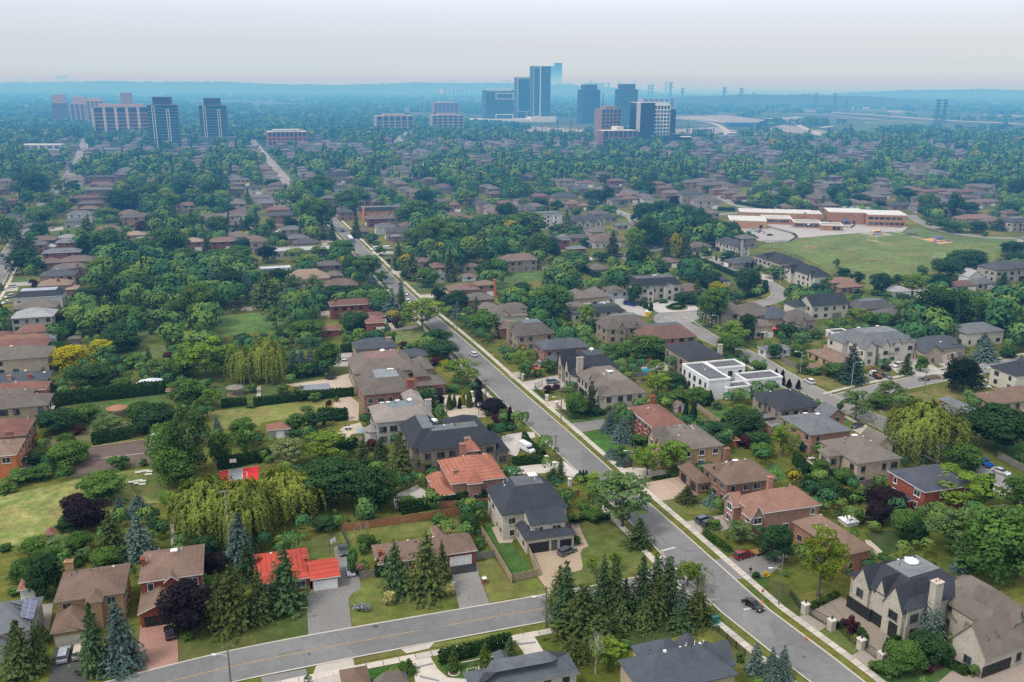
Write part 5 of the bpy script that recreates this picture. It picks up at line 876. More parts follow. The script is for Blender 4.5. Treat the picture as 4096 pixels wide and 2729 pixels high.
# ---- middle distance, right of centre
q('c2',[(-90,236,820,6.4,'brown','umber',dict(d=11,roof='hip',rh=3,front='W',wings=[dict(A=(120,800),B=(232,786),d=9,eave=6.4,rh=2.4)],label='dark brown brick house with brown hip roof beside a lawn',nick='the dark brown house')),(440,538,622,6.2,'bluegrey','red',dict(d=10,roof='trunc',inset=1.6,rh=2,nick='the grey mansard house')),(320,440,610,5.6,'slate','brick',dict(d=10)),(520,690,705,3.0,'bluegrey','red',dict(d=6,cat='carport',gar=[],win=False,label='open carport with blue grey mansard roof beside a red brick house')),(755,1046,640,4.4,'brown','cream',dict(d=16,rh=4.2,nick='the broad brown roofed house')),(530,740,605,3.4,(.11,.1,.1),'pink',dict(d=9)),(960,1140,490,3.4,'green' if False else(0.12,.16,.14),'beige',dict(d=8)),(190,468,398,9.0,(0.10,.115,.13),'white',dict(d=10,roof='trunc',inset=2,rh=1.6,st=3,wf=DARK,gar=[],label='white chateau style mansion with columns and round dormers',nick='the white chateau mansion',wings=[dict(A=(200,402),B=(240,398),d=2.5,eave=9.6,roof='gy',rh=1.0),dict(A=(275,402),B=(330,398),d=2.5,eave=9.8,roof='gy',rh=1.2),dict(A=(385,394),B=(430,390),d=2.5,eave=9.6,roof='gy',rh=1.0)])),(535,842,450,7.2,'slate','stone',dict(d=11,rh=3.2,wf=DARK,gar=[],label='stone house with three pointed gables and slate roof among trees',nick='the three pointed gables',wings=[dict(A=(592,462),B=(652,456),d=3,eave=6.8,roof='gy',rh=3.2),dict(A=(668,462),B=(730,456),d=3,eave=6.8,roof='gy',rh=3.2),dict(A=(770,452),B=(830,446),d=3,eave=6.8,roof='gy',rh=3.2)])),(15,245,352,6.4,(0.10,.115,.13),'beige',dict(d=12,rh=3.4,chim=[(.0,-.5,(1.2,.9),1.4,WC['pink'])],front='W')),(1120,1558,1050,7.4,'dark','cream',dict(d=13,roof='trunc',inset=2.4,rh=3.0,top=(.10,.105,.115),sky=[(.06,.1,(2.4,1.6))],wf=DARK,chim=[(.48,-.1,(1,1),1.4)],gar=[(0,'S',-.38,2.5,2.4,(.6,.5,.45)),(0,'S',-.25,2.5,2.4,(.6,.5,.45)),(0,'S',-.12,2.5,2.4,(.6,.5,.45))],door=[(0,'S',.25,1.6,2.8,DARK)],rot=15,wings=[dict(A=(1412,1040),B=(1502,1030),d=2.5,eave=8.2,roof='gy',rh=1.2),dict(A=(1250,1062),B=(1315,1055),d=2,eave=7.6,roof='gy',rh=1.0)],label='three storey cream mansion with black mansard roof and three garage doors by the turning circle',nick='the black mansard mansion')),(915,1082,1108,5.8,'taupe',(.5,.52,.56),dict(d=12,gar=[(0,'S',-.02,4.9,2.4)],door=[],wf=WHITE,wings=[dict(A=(950,1112),B=(1040,1102),d=4,eave=5.4,roof='gy',rh=2.2)],nick='the pale blue house',label='pale blue grey house with white double garage door and half round window')),(530,740,1165,4.8,'taupe','beige',dict(d=13,rh=3.2)),(720,912,1150,4.8,'taupe','beige',dict(d=13,rh=3.4)),(520,690,1240,3.6,'taupe','beige',dict(d=7)),(730,1048,1292,6.0,'dark','stone',dict(d=12,roof='trunc',inset=2.6,rh=1.6,top=(.05,.055,.06),sky=[(-.0,.25,(3,.7)),(.05,.1,(1,.8))],wf=DARK,gar=[],nick='the black roofed stone house',label='pale stone house with low black roof and long skylights')),(562,740,1300,3.6,'dark','cream',dict(d=7,roof='flat',gar=[],top=(.14,.15,.17))),(870,1272,1445,6.2,'taupe','beige',dict(d=12,rh=4.2,roof='trunc',inset=4,top=(.14,.15,.17),gar=[],wings=[dict(A=(960,1448),B=(1060,1438),d=5,eave=6,roof='gy',rh=3),dict(A=(1110,1430),B=(1180,1422),d=4,eave=6,roof='gy',rh=2.6),dict(A=(870,1430),B=(960,1420),d=7,eave=6,rh=2)],label='grey brown roofed stone house with two cream gable ends facing the camera',nick='the two cream gables')),(1250,1705,1545,5.8,(0.15,.085,.07),'brick',dict(d=14,roof='trunc',inset=4.6,rh=4.0,top=(.085,.095,.11),gar=[],front='E',label='large red brown roof with dark flat centre beside the turning circle',nick='the red brown flat top')),(40,405,1505,6.4,(0.13,.11,.10),'beige',dict(d=15,roof='trunc',inset=4.2,rh=3.6,top=(.12,.14,.165),gar=[],front='W',sky=[(-.02,.2,(1.2,1))],chim=[(-.5,.1,(1.3,1),1.6)],label='grey brown mansard roofed house with bluish flat top and small skylight',nick='the bluish flat top house')),(-60,150,1260,5.4,'taupe','cream',dict(d=9,front='W')),(-70,150,1330,4.4,'taupe','cream',dict(d=7,front='W')),(1925,2180,1310,6.0,'taupe','beige',dict(d=12,rh=4,front='E',gar=[],nick='the tall brown roof',label='beige house with tall brown roof and balcony beside the crescent')),(2130,2420,1325,6.2,'taupe','beige',dict(d=13,rh=4.2,front='E',gar=[])),(2040,2305,840,3.4,'slate','umber',dict(d=12,front='W',nick='the slate roofed bungalow')),(1655,1845,690,3.4,'brown','umber',dict(d=11)),(1378,1552,832,3.2,'brown','brick',dict(d=10)),(745,905,895,3.6,'taupe','beige',dict(d=12)),(1555,1790,1095,3.4,'brown','beige',dict(d=12)),(1870,2012,1000,3.0,'slate','beige',dict(d=9)),(190,345,222,5.6,'maroon','brick',dict(d=10)),(378,615,232,5.4,'slate','beige',dict(d=14,rh=3.4)),(425,602,82,6,'taupe','beige',dict(d=11,chim=[(-.1,0,(1,.8),1.2)])),(600,765,98,5,'maroon','grey',dict(d=9)),(620,720,150,4.6,'taupe','grey',dict(d=8)),(510,640,290,5.6,'rust','pink',dict(d=9)),(600,722,308,4.0,'rust','pink',dict(d=9)),(795,882,150,5,'grey','grey',dict(d=9)),(985,1140,212,5,'brown','orange',dict(d=9)),(1030,1170,245,4,'rust','beige',dict(d=9)),(1210,1325,245,5.6,'grey','cream',dict(d=9)),(1145,1240,305,5.4,(0.16,.19,.19),'red',dict(d=9,nick='the grey green roof')),(1320,1510,145,5.6,'brown','pink',dict(d=10)),(1400,1560,190,5.6,'brown','pink',dict(d=10)),(1290,1420,105,5.6,'maroon','brick',dict(d=10)),(1555,1765,205,7,'slate','stone',dict(d=11,rh=3,wf=DARK,chim=[(.35,-.3,(1,.8),1.4)])),(1700,1930,265,7,'taupe','stone',dict(d=12,rh=3.2,wf=DARK,chim=[(.35,-.1,(1,.8),1.4)],nick='the far corner house',label='stone house with steep roof and gables on the far corner above the school drive')),(1590,1780,95,6,'taupe','pink',dict(d=11)),(1740,1960,118,6,'taupe','pink',dict(d=11)),(1850,2000,165,5.4,'brown','brick',dict(d=9)),(1960,2080,195,5.4,'brown','brick',dict(d=9)),(2060,2170,225,5.4,'brown','brick',dict(d=9)),(900,1045,78,6,'maroon','red',dict(d=10)),(800,930,45,6,'brown','brick',dict(d=10)),(-40,40,300,5,'maroon','brick',dict(d=9))])
house('c2',(2080,690),(2182,672),D=(1848,628),eave=6.4,rc='slate',wc='cream',rh=2.8,front='W',wf=DARK,gar=[(0,'W',.38,5,2.4,BLK)],chim=[(-.15,-.52,(1.2,.9),1.8)],label='long cream house with slate roof and white dormer fronts near the school lot',nick='the long cream house')
house('d2',(455,968),(562,942),D=(188,872),eave=7.2,roof='hip',rh=3.6,rc='dark',wc='cream',front='W',wf=DARK,gar=[(0,'W',-.35,3.6,2.6,BLK)],wings=[dict(A=(220,905),B=(300,895),d=3,eave=7,roof='gx',rh=2.8),dict(A=(410,960),B=(470,948),d=3,eave=7,roof='gx',rh=2.6)],label='cream stone house with black roof and gables backing on the school field',nick='the cream house by the field')
house('d2',(140,850),(300,812),D=(-40,770),eave=7.0,rh=3.4,rc='dark',wc='stone',front='W',wf=DARK,gar=[],wings=[dict(A=(-10,800),B=(70,790),d=3,eave=7,roof='gx',rh=3)],label='stone house with black roof next to the field, farther of the two',nick='the black roofed field house')
q('d2',[(600,790,1018,4.8,'rust','brick',dict(d=9,nick='the rust roof by the field',chim=[(-.2,.2,(.9,.7),1)])),(670,888,1062,3.2,'rust','brick',dict(d=8)),(408,752,1225,6.8,'dark','cream',dict(d=11,roof='gx',rh=3.6,wf=DARK,gar=[(0,'S',.2,4.6,2.6,(.2,.17,.15))],label='cream house with plain black roof, rear balcony and big dark openings',nick='the cream house with rear balcony')),(245,420,1235,5.6,'dark','cream',dict(d=9)),(850,1180,1265,4.8,(.10,.095,.10),'brick',dict(d=12,roof='trunc',inset=3.6,rh=2.8,top=(.12,.135,.16),gar=[])),(1080,1312,1330,4.8,(.11,.10,.10),'brick',dict(d=11,gar=[],nick='the low charcoal roof')),(0,250,1350,5.4,'slate','beige',dict(d=13,rh=4,gar=[])),(190,450,1372,5.0,'taupe','beige',dict(d=11,rh=3.6,gar=[],wings=[dict(A=(290,1385),B=(370,1375),d=4,eave=5,roof='gy',rh=2.6)],nick='the arched gable house')),(-120,60,1420,5.4,'taupe','beige',dict(d=9)),(1825,2185,1485,5.6,'grey','cream',dict(d=12,nick='the grey hip cream house',gar=[])),(1148,1330,1100,3.2,'pale','white',dict(d=9)),(1440,1552,1115,3.2,'pale','white',dict(d=8)),(1738,1935,1048,3.2,'maroon','beige',dict(d=9,nick='the maroon roofed bungalow')),(1930,2112,1028,3.2,'grey','cream',dict(d=10)),(1850,1992,955,4,'pale','white',dict(d=8,roof='gy',nick='the white gabled house')),(2105,2470,900,7,'slate','stone',dict(d=14,rh=3.4,wf=DARK,front='S',gar=[(0,'S',.2,5,2.6,BLK)],label='large stone house with slate hip roof at the right edge above the white cottages',nick='the right edge stone house')),(1795,2085,432,3.4,'rust','beige',dict(d=12,nick='the rust roofed bungalow')),(2020,2200,450,3.4,'brown','beige',dict(d=9)),(2250,2420,460,7,'slate','stone',dict(d=11,wf=DARK,roof='trunc',inset=2,rh=2.6)),(1760,1880,320,4,'maroon','brick',dict(d=9)),(1850,1992,300,3.6,'rust','cream',dict(d=9)),(1885,2140,278,4,'brown','beige',dict(d=10)),(1140,1375,310,3.6,'slate','buff',dict(d=11)),(1275,1450,168,5.6,'maroon','brick',dict(d=10)),(1455,1570,178,5.6,'maroon','brick',dict(d=10)),(1555,1690,172,5.6,'maroon','brick',dict(d=10)),(1675,1800,175,5.6,'brown','brick',dict(d=10)),(1790,1970,182,5.6,'maroon','brick',dict(d=10)),(1850,2060,130,5,'brown','beige',dict(d=10)),(910,1160,205,4.6,'taupe','beige',dict(d=11)),(1000,1160,170,6,'taupe','beige',dict(d=10)),(765,920,222,3.6,'maroon','brick',dict(d=9)),(425,560,245,5,'brown','pink',dict(d=10)),(470,570,130,5.4,'taupe','white',dict(d=9,roof='gx')),(60,150,160,5,'slate','grey',dict(d=9))])
# ---- trees and shrubs read off the survey
tr('a4',[('p',1750,650,1150,490,dict(label='big dark purple maple overhanging the pink interlock driveway')),('s',1140,800,1500,430,dict(label='large blue spruce in front of the buff brick house')),('c',880,820,1520,290),('c',200,970,1575,380),('c',370,980,1460,190),('c',2030,520,1110,240),('c',2160,460,1130,380),('s',2220,-30,480,290,dict(label='tall blue spruce beside the lattice antenna mast')),('c',2290,240,640,210),('d',440,370,820,290),('m',570,250,420,220),('m',335,220,420,230),('m',250,430,650,260),('c',1060,-20,470,310),('s',1300,-20,450,330),('m',745,180,390,210),('d',640,60,190,200),('g',790,330,480,170),('p',800,-110,190,400),('m',1880,570,770,170),('p',1980,380,570,220),('d',1910,220,440,220),('g',560,230,420,240),('u',60,290,370,110),('u',900,470,560,150),('u',1180,470,560,110),('u',700,400,500,140),('u',140,690,780,120),('c',1000,100,420,200),('m',420,350,470,180),('u',1740,1110,1190,90),('m',1000,330,560,240),('d',1440,60,200,150)])
tr('b4',[('c',280,310,960,420),('c',40,500,1030,260),('c',1300,240,790,280),('c',1565,160,830,400),('c',1725,255,640,130),('v',1130,430,595,85),('v',1195,408,605,75),('v',1162,445,600,60),('z',1228,735,865,125),('z',1782,665,785,110),('m',1020,190,350,150),('b',980,80,290,170),('d',1965,20,210,190),('c',1815,1240,1480,110,dict(label='young conifer in a stone ring, left of the pair in the bottom garden',colr=(.09,.14,.03))),('c',2100,1185,1430,125,dict(label='young conifer in a stone ring, right of the pair in the bottom garden',colr=(.07,.12,.03))),('c',2335,1130,1345,120),('c',1405,1330,1500,145,dict(colr=(.06,.1,.025))),('q',2222,1325,1400,55),('u',900,340,600,110),('u',990,290,400,90),('u',2050,240,340,100),('u',1690,40,110,130),('d',640,40,190,200),('u',1345,1380,1450,80)])
tr('c4',[('c',505,430,1080,250),('c',430,470,940,210),('c',640,620,1230,400),('c',760,900,1260,260),('c',830,400,980,190),('c',950,380,990,180),('c',1050,600,960,150),('c',1180,390,970,210),('c',1330,370,920,170),('c',1440,380,910,210),('s',1560,640,980,220),('c',1700,690,1040,250),('c',1560,900,1110,230),('c',1310,560,1040,180),('c',1010,800,1110,170),('c',1220,780,1100,180),('l',1610,450,720,210),('l',1700,470,770,140),('b',1790,470,910,170,dict(label='slim white bare tree at the roadside corner')),('b',765,1110,1575,380,dict(label='dead white branched birch at the bottom edge')),('c',960,1050,1180,140),('c',1170,20,355,200),('s',2235,1170,1510,220),('s',2345,1290,1575,140),('m',750,-30,110,180),('l',940,375,560,120),('l',730,420,580,110),('g',1010,-360,240,600,dict(label='large airy light green tree hanging over the main road')),('g',2130,90,320,300),('d',2330,140,330,130),('v',1970,1180,1250,65),('u',2242,545,608,68,dict(label='dark green ball shrub beside the driveway where a person walks',colr=(.03,.07,.02))),('u',2340,545,595,62,dict(label='yellow ball shrub on the lawn near the walking person',colr=(.4,.3,.02))),('m',1850,60,175,130),('l',880,1170,1500,330),('c',560,1250,1420,250),('u',1030,1180,1280,120),('u',2090,1290,1390,70),('u',590,210,300,90),('u',580,30,110,130)])
tr('d4',[('d',60,130,500,260),('l',450,170,850,400,dict(label='bright green street tree behind the utility pole',colr=(.12,.17,.026))),('s',130,1210,1561,210),('s',30,1240,1575,190),('s',1470,700,1200,330,dict(label='tall blue spruce in front of the gated stone mansion')),('d',1450,1120,1400,320),('m',1220,1200,1510,300),('u',1885,1405,1525,95),('q',750,950,1115,130,dict(label='dark red Japanese maple on the stone mansion forecourt')),('g',1640,-70,420,420),('m',2080,-30,720,620,dict(label='very large bright green tree behind the steep roofed stone house')),('p',1000,-100,145,230),('m',1260,-20,290,260),('s',1750,300,560,160),('m',850,-20,110,110),('d',1330,60,330,180),('u',1040,390,440,100),('u',1650,1230,1370,140),('q',1460,1390,1480,80),('u',1130,1380,1530,180),('u',1000,1400,1490,160),('m',2290,90,640,280),('u',1850,420,560,140)])
tr('d3',[('w',1400,510,1120,640,dict(label='huge weeping willow beside the crescent road')),('d',2080,570,1060,580),('g',800,430,745,260),('g',1110,355,570,260),('m',1000,530,625,210),('b',980,610,820,200),('l',125,740,1080,220),('l',1720,1240,1575,560),('p',1060,1390,1580,330),('m',1770,930,1210,310),('p',1780,130,475,320,dict(label='large very dark round maple at the road junction',colr=(.018,.032,.018))),('s',760,-10,390,270,dict(colr=(.05,.085,.06))),('c',1265,90,305,130),('m',1400,115,275,115),('s',1985,-60,180,270),('v',1990,1205,1430,125),('m',2280,1220,1550,280),('m',480,1080,1280,160),('m',700,1160,1330,190),('d',60,10,155,130),('u',600,220,340,220),('u',330,170,295,130),('u',440,230,310,110),('r',65,240,385,62),('r',125,250,395,58),('r',190,335,415,52),('r',275,340,435,52),('r',-10,250,370,50),('m',650,545,650,70),('m',1700,680,755,95),('d',320,910,1010,90),('q',240,1170,1265,125),('m',270,20,140,160),('m',590,0,90,140),('d',2200,60,150,140),('u',1100,1300,1420,120),('d',540,1270,1440,220),('u',850,1360,1480,140),('u',2320,1020,1110,90),('m',2050,1200,1290,60),('u',1180,940,1030,90),('d',1830,1100,1210,140),('c',560,1300,1440,130),('c',640,1330,1470,120),('u',1960,1390,1470,90),('u',580,650,690,120)])
tr('c3',[('l',60,75,260,160),('m',130,150,335,150),('m',985,10,190,230),('m',1250,-40,190,340),('l',1320,155,340,150),('l',1335,280,500,230),('d',1500,280,430,190),('m',1715,410,595,210),('v',1815,440,585,75),('v',1588,518,735,62),('v',1662,562,760,85),('s',900,620,840,180,dict(label='blue spruce, left of the tall pair by the maroon roofed house')),('s',1010,650,935,200,dict(label='blue spruce, right of the tall pair by the maroon roofed house')),('s',910,945,1080,150),('s',990,1045,1145,95),('s',1080,985,1090,80),('l',1240,945,1270,270),('l',1490,895,1240,280),('c',1605,1295,1490,190,dict(colr=(.06,.09,.04))),('s',1840,1370,1510,170),('d',2130,615,890,330),('d',1950,750,930,250),('v',1935,690,785,65),('q',2130,850,975,130),('v',622,1175,1285,45),('v',652,1172,1288,45),('v',682,1175,1285,45),('l',710,1200,1500,270),('c',440,1040,1285,110),('m',575,460,725,190),('c',722,330,675,120),('d',2255,870,970,190),('q',320,390,475,95),('q',402,380,435,75),('u',240,250,325,95),('m',335,150,300,130),('u',495,410,465,60),('u',1400,480,600,200),('u',1550,450,560,180),('m',2090,590,650,110),('u',2220,600,760,130),('u',1000,950,1060,110),('u',1200,890,980,180),('d',770,590,680,130),('u',560,580,660,120),('c',380,1170,1280,150),('u',860,560,660,100),('m',2300,950,1080,200),('u',1460,1180,1230,80),('u',1880,530,620,90),('m',660,1480,1563,130),('u',1820,1330,1400,70),('u',2110,1460,1530,70),('m',2010,-60,150,230),('m',2270,160,290,150),('m',2150,115,215,60)])
tr('b3',[('l',1880,145,410,330),('d',1725,-20,170,230),('q',1640,135,225,120),('d',1600,430,595,130),('p',1700,465,600,80),('v',1782,478,625,70,dict(colr=(.06,.1,.02))),('v',1822,478,600,45,dict(colr=(.07,.12,.02))),('e',1900,445,580,55),('v',1962,445,605,75,dict(colr=(.09,.13,.025))),('r',2050,415,605,90),('r',1870,500,615,40),('p',2182,515,700,215),('r',2032,335,435,105),('r',2335,590,760,75),('q',2240,680,760,140),('b',2130,400,560,90,dict(colr=(.12,.08,.06))),('u',1790,395,470,110),('w',120,-60,400,310),('s',350,25,305,140),('s',432,25,305,120),('s',512,10,295,115),('m',665,-10,300,210),('d',550,180,310,170),('g',390,400,460+100,130),('c',985,870,1210,190),('c',1335,795,1290,260),('c',1145,860,1120,150),('m',1560,1045,1190,130),('g',320,880,1220,340,dict(label='pale silvery green tree behind the dark maples',colr=(.17,.2,.09))),('l',640,920,1150,430),('d',680,1085,1575,520,dict(label='huge dark green maple beside the willow, left of two merging crowns')),('d',1070,1150,1580,480,dict(label='huge dark green maple near the pale patio, right of two merging crowns')),('w',270,1270,1690,640,dict(label='great weeping willow, right of three crowns before the red court')),('d',510,635,810,145),('m',370,655,850,160),('d',630,640,790,120),('g',470,610,670,120),('q',675,530,620,60),('m',740,500,550,45),('d',745,640,730,90),('d',480,760,830,80),('b',230,870,1020,160,dict(colr=(.06,.05,.04))),('m',550,460,550,110),('q',1060,890,1010,110),('u',350,780,870,120),('m',560,170,300,120),('u',420,230,340,220),('m',250,390,480,100),('m',1240,200-300,40,90),('d',1900,1460,1563,140),('q',1350,-10,60,90),('u',1480,105,150,80),('u',2200,1090,1180,90),('m',1400,1430,1560,180),('g',1950,1480,1580,180),('u',1150,940,1030,110),('c',840,420,470,60)])
tr('a3',[('w',2270,1235,1890,560,dict(label='great weeping willow, middle of three crowns before the red court')),('y',680,15,280,340,dict(label='golden yellow tree, larger left crown of the pair in the left gardens')),('y',935,-25,160,230,dict(label='golden yellow tree, smaller right crown of the pair in the left gardens')),('d',540,-10,150,210),('d',1150,-50,105,290),('c',1370,45,195,85),('l',1900,-40,380,490),('m',1650,150,340,260),('w',2250,45,395,270),('m',1750,335,610,290),('l',1960,425,635,210),('d',850,280,450,310),('s',1080,215,410,190,dict(colr=(.04,.07,.055))),('m',1130,320,480,180),('m',800,565,750,230),('d',560,690,860,330),('m',1290,550,700,200),('d',1430,640,860,380),('g',1780,555,1320,350,dict(label='tall grey green birch in the middle of the big clump by the vegetable bed',colr=(.06,.095,.035))),('m',1560,755,1280,340),('m',2030,825,1170,220),('m',1650,960,1380,330),('s',2010,645,885,115),('m',2230,695,890,210),('m',2250,800,1060,120),('m',640,965,1165,330),('u',200,1160,1320,220),('u',400,1125,1290,230),('u',60,1285,1400,150),('u',1100,1085,1180,190),('m',950,1265,1500,380),('p',720,1405,1590,270),('s',1110,1385,1600,130),('s',1280,1375,1610,250),('w',1940,1225,1850,700,dict(label='great weeping willow, left of three crowns before the red court')),('l',1550,1375,1530,180),('g',1010,700,890,290),('q',720,760,860,110),('u',1000,780,900,150),('b',1630,600,780,150),('d',500,500,640,110,dict(colr=(.07,.09,.03))),('m',620,860,960,160),('d',350,1000,1130,170),('m',460,340,480,140),('u',1480,240,330,150),('m',1430,180,260,140),('u',1270,165,250,210),('d',1180,120,220,110),('u',660,250,330,170),('d',1560,130,210,110),('u',1330,1070,1140,80),('u',1000,420,480,120),('m',2320,380,470,90),('u',2310,560,610,70),('u',600,1150,1230,150),('q',1550,90,170,100),('m',2070,40,300,200),('u',900,430,520,150),('d',1340,700,850,170)])
tr('a2',[('m',1010,505,790,310),('c',820,385,700,190),('l',950,785,1020,290),('p',1030,1055,1250,190,dict(label='very dark purple round tree behind the pale grey roofed house')),('d',840,1050,1230,210),('m',830,1215,1400,260),('d',640,1360,1520,210),('m',1010,1200,1330,130),('m',1130,1285,1430,290),('d',1110,1375,1575,270),('m',1260,1280,1460,160),('g',1410,1255,1455,190),('m',1840,1025,1440,310),('m',1600,1175,1390,240),('c',1750,1325,1570,160),('d',1590,1420,1575,160),('m',1390,1425,1495,65),('l',1600,865,1000,280),('m',1250,885,1190,310),('d',1420,960,1230,250),('s',1965,845,1185,160),('s',2270,855,1170,140),('s',1895,960,1080,90),('d',2110,870,1160,270),('m',2080,795,920,300),('m',1580,510,800,330),('d',1420,380,600,140),('c',1115,420,545,85),('m',1770,365,570,200),('m',2020,400,600,200),('l',1530,150,380,230,dict(label='rounded yellow green tree standing above the stone gabled house in the left woods')),('m',1190,70,230,250),('d',1130,190,380,320),('d',290,-10,250,300),('g',580,55,270,150),('d',680,75,205,110),('g',450,170,400,260),('m',385,310,500,240),('d',370,475,625,140),('c',190,490,770,180),('c',290,560,760,150),('m',70,385,660,200),('d',210,720,950,230),('d',330,780,960,150),('q',430,820,890,100),('c',60,235,395,130),('d',180,280,380,110),('l',1890,220,345,140),('c',1905,580,750,100),('y',2235,568,640,140),('d',2250,610,720,160),('m',1980,720,830,180),('m',2200,690,830,220),('c',2190,160,275,85),('c',2280,150,295,85),('m',1400,90,280,200),('m',1560,0,170,220),('d',1700,60,260,200),('d',1980,80,280,200),('d',1650,200,350,160),('m',1800,150,330,150),('c',2230,400,570,90),('c',2180,440,580,80),('d',2080,290,400,140),('d',790,560,800,130),('m',1330,600,790,200),('d',1180,620,800,150),('m',1500,790,950,130,dict(colr=(.09,.09,.08))),('q',540,1300,1420,130),('q',310,980,1060,80),('c',20,1000,1090,50),('d',20,1180,1420,90),('u',700,1120,1170,70),('m',1800,470,600,150),('d',1650,420,600,150),('m',1700,690,880,250),('q',1310,490,540,150),('d',2300,400,560,90),('c',900,1480,1563,80),('q',60,1460,1520,100),('m',990,330,470,200),('d',660,230,300,90)])
tr('b2',[('p',110,675,840,180,dict(colr=(.016,.028,.03))),('l',365,700,840,210),('l',580,670,785,140),('l',490,780,900,220),('m',800,620,800,240),('d',900,775,990,170),('m',1030,760,1010,210),('s',1070,905,1055,120),('l',1160,900,1040,140,dict(label='bright round lollipop tree on the verge of the main road',colr=(.06,.14,.02))),('d',720,1040,1225,230),('d',880,1040,1225,250),('d',1060,1040,1225,270),('s',1250,1045,1370,230),('c',1335,1025,1290,140),('l',1530,1150,1475,380,dict(label='large bright round maple standing over the main road bend')),('d',1680,1440,1650,270),('p',1690,1060,1215,150,dict(colr=(.02,.03,.025))),('d',1880,1080,1270,150),('d',1780,1110,1300,160),('s',1850,1175,1350,115),('c',1960,1250,1440,150),('c',2030,1130,1320,120),('m',2100,1265,1540,230),('c',1310,635,900,140),('c',1440,705,1000,190),('m',1570,875,1070,190),('c',1790,690,1010,150),('m',1150,680,775,85),('m',1065,565,655,110),('c',920,395,610,120),('c',710,440,630,75),('m',520,230,545,260),('m',620,260,560,200),('g',430,150,330,150),('m',600,25,260,240),('m',380,180,350,110),('m',1480,255,520,330),('l',1935,160,350,210),('m',1700,270,410,170),('m',1640,415,770,210),('m',1820,460,780,250),('m',2080,390,600,260),('g',2090,540,810,230),('m',2280,500,780,200),('m',2200,380,560,260),('d',1560,150,360,200),('m',1450,510,740,220),('d',1700,600,800,170),('d',1960,500,740,200),('d',2300,280,480,170),('m',840,160,390,200),('m',960,140,330,150),('g',190,1245,1460,230),('c',390,1170,1410,190),('c',535,1185,1410,130),('s',270,1065,1280,150),('c',100,880,1270,260),('d',230,880,1100,200),('g',350,935,1160,160),('g',530,945,1180,190),('d',900,1315,1470,260),('m',470,1360,1575,280),('d',250,1450,1575,130),('m',130,420,630,90),('d',320,400,550,130),('c',90,470,590,110),('d',200,560,670,170),('u',630,580,620,110),('l',530,535,605,75),('m',2110,830,980,190),('m',2220,790,960,210),('q',1300,1330,1430,90),('u',1110,640,690,90),('q',1220,795,840,50),('q',750,310,390,120),('d',880,260,400,120),('c',280,95,190,60),('d',150,60,140,120),('m',290,195,310,140),('c',820,1390,1400,40),('m',840,1490,1575,110),('d',1380,900,1000,80),('d',670,900,1000,150),('d',1610,800,910,110)])
tr('c2',[('m',130,360,660,330),('m',240,560,850,200),('d',390,595,810,150),('m',560,715,900,230),('m',420,880,1070,300),('m',380,1030,1380,320,dict(label='tall bright green tree in front of the grey brown hip roofs')),('c',930,530,790,160),('l',1130,495,770,190),('d',1240,400,710,190),('d',1150,680,970,270),('c',950,775,1020,180),('c',510,330,555,120),('m',590,490,570,110),('m',400,490,560,130),('c',1420,555,810,130),('y',1512,560,790,120),('c',1595,600,790,160),('m',1610,500,690,140),('m',1420,470,690,180),('d',1640,770,970,250),('d',1760,400,640,260),('d',1900,440,640,190),('d',2000,460,640,170),('y',1885,1005,1190,190,dict(label='yellow topped tree behind the green street tree by the crescent')),('m',1830,1060,1450,230),('d',2150,880,1110,230),('c',1700,975,1150,130),('d',1120,1025,1220,140),('m',1340,790,930,150),('d',1800,900,1080,220),('l',680,1215,1490,160),('l',1220,1430,1600,230),('l',1990,1405,1600,310),('d',2150,1300,1550,160),('m',440,1345,1480,125),('v',1276,1188,1278,48),('v',1240,1192,1255,30),('v',1218,1192,1255,28),('v',1185,1180,1230,30),('m',885,300,415,140),('d',760,155,295,180),('d',870,120,305,130),('d',1000,240,320,120),('d',1200,280,480,180),('d',1380,260,470,240),('p',1480,210,350,120),('d',1600,300,480,200),('m',1260,290,400,120),('d',1330,400,560,170),('d',1700,330,560,190),('g',1120,50,180,170),('d',1230,80,240,160),('d',860,20,120,120),('c',40,0,240,120),('c',200,20,190,110),('c',320,40,200,100),('d',260,240,340,160),('d',410,255,370,130),('m',590,320,410,100),('m',730,300,380,80),('m',1770,670,770,75),('u',1820,720,770,45),('d',1990,720,860,170),('c',1700,710,830,90),('r',2160,820,890,25),('r',2205,810,890,25),('r',1877,755,810,18),('u',2280,870,905,90),('m',2170,540,640,90),('d',670,600,700,90),('s',690,740,830,70),('d',820,750,830,130),('m',380,810,900,70),('d',1400,850,960,120),('m',1330,790,950,130),('d',90,1010,1160,170),('d',210,1080,1160,110),('u',760,1400,1470,170),('m',620,1430,1560,160),('d',2230,950,1080,120),('g',2100,1080,1180,60),('d',1580,1100,1220,160),('u',1390,1175,1205,70),('u',1520,1165,1190,60),('d',1560,30,110,30),('d',1800,130,190,100),('m',1540,90,180,80),('d',780,560,640,60),('c',1765,240,310,40),('d',1110,380,450,60)])
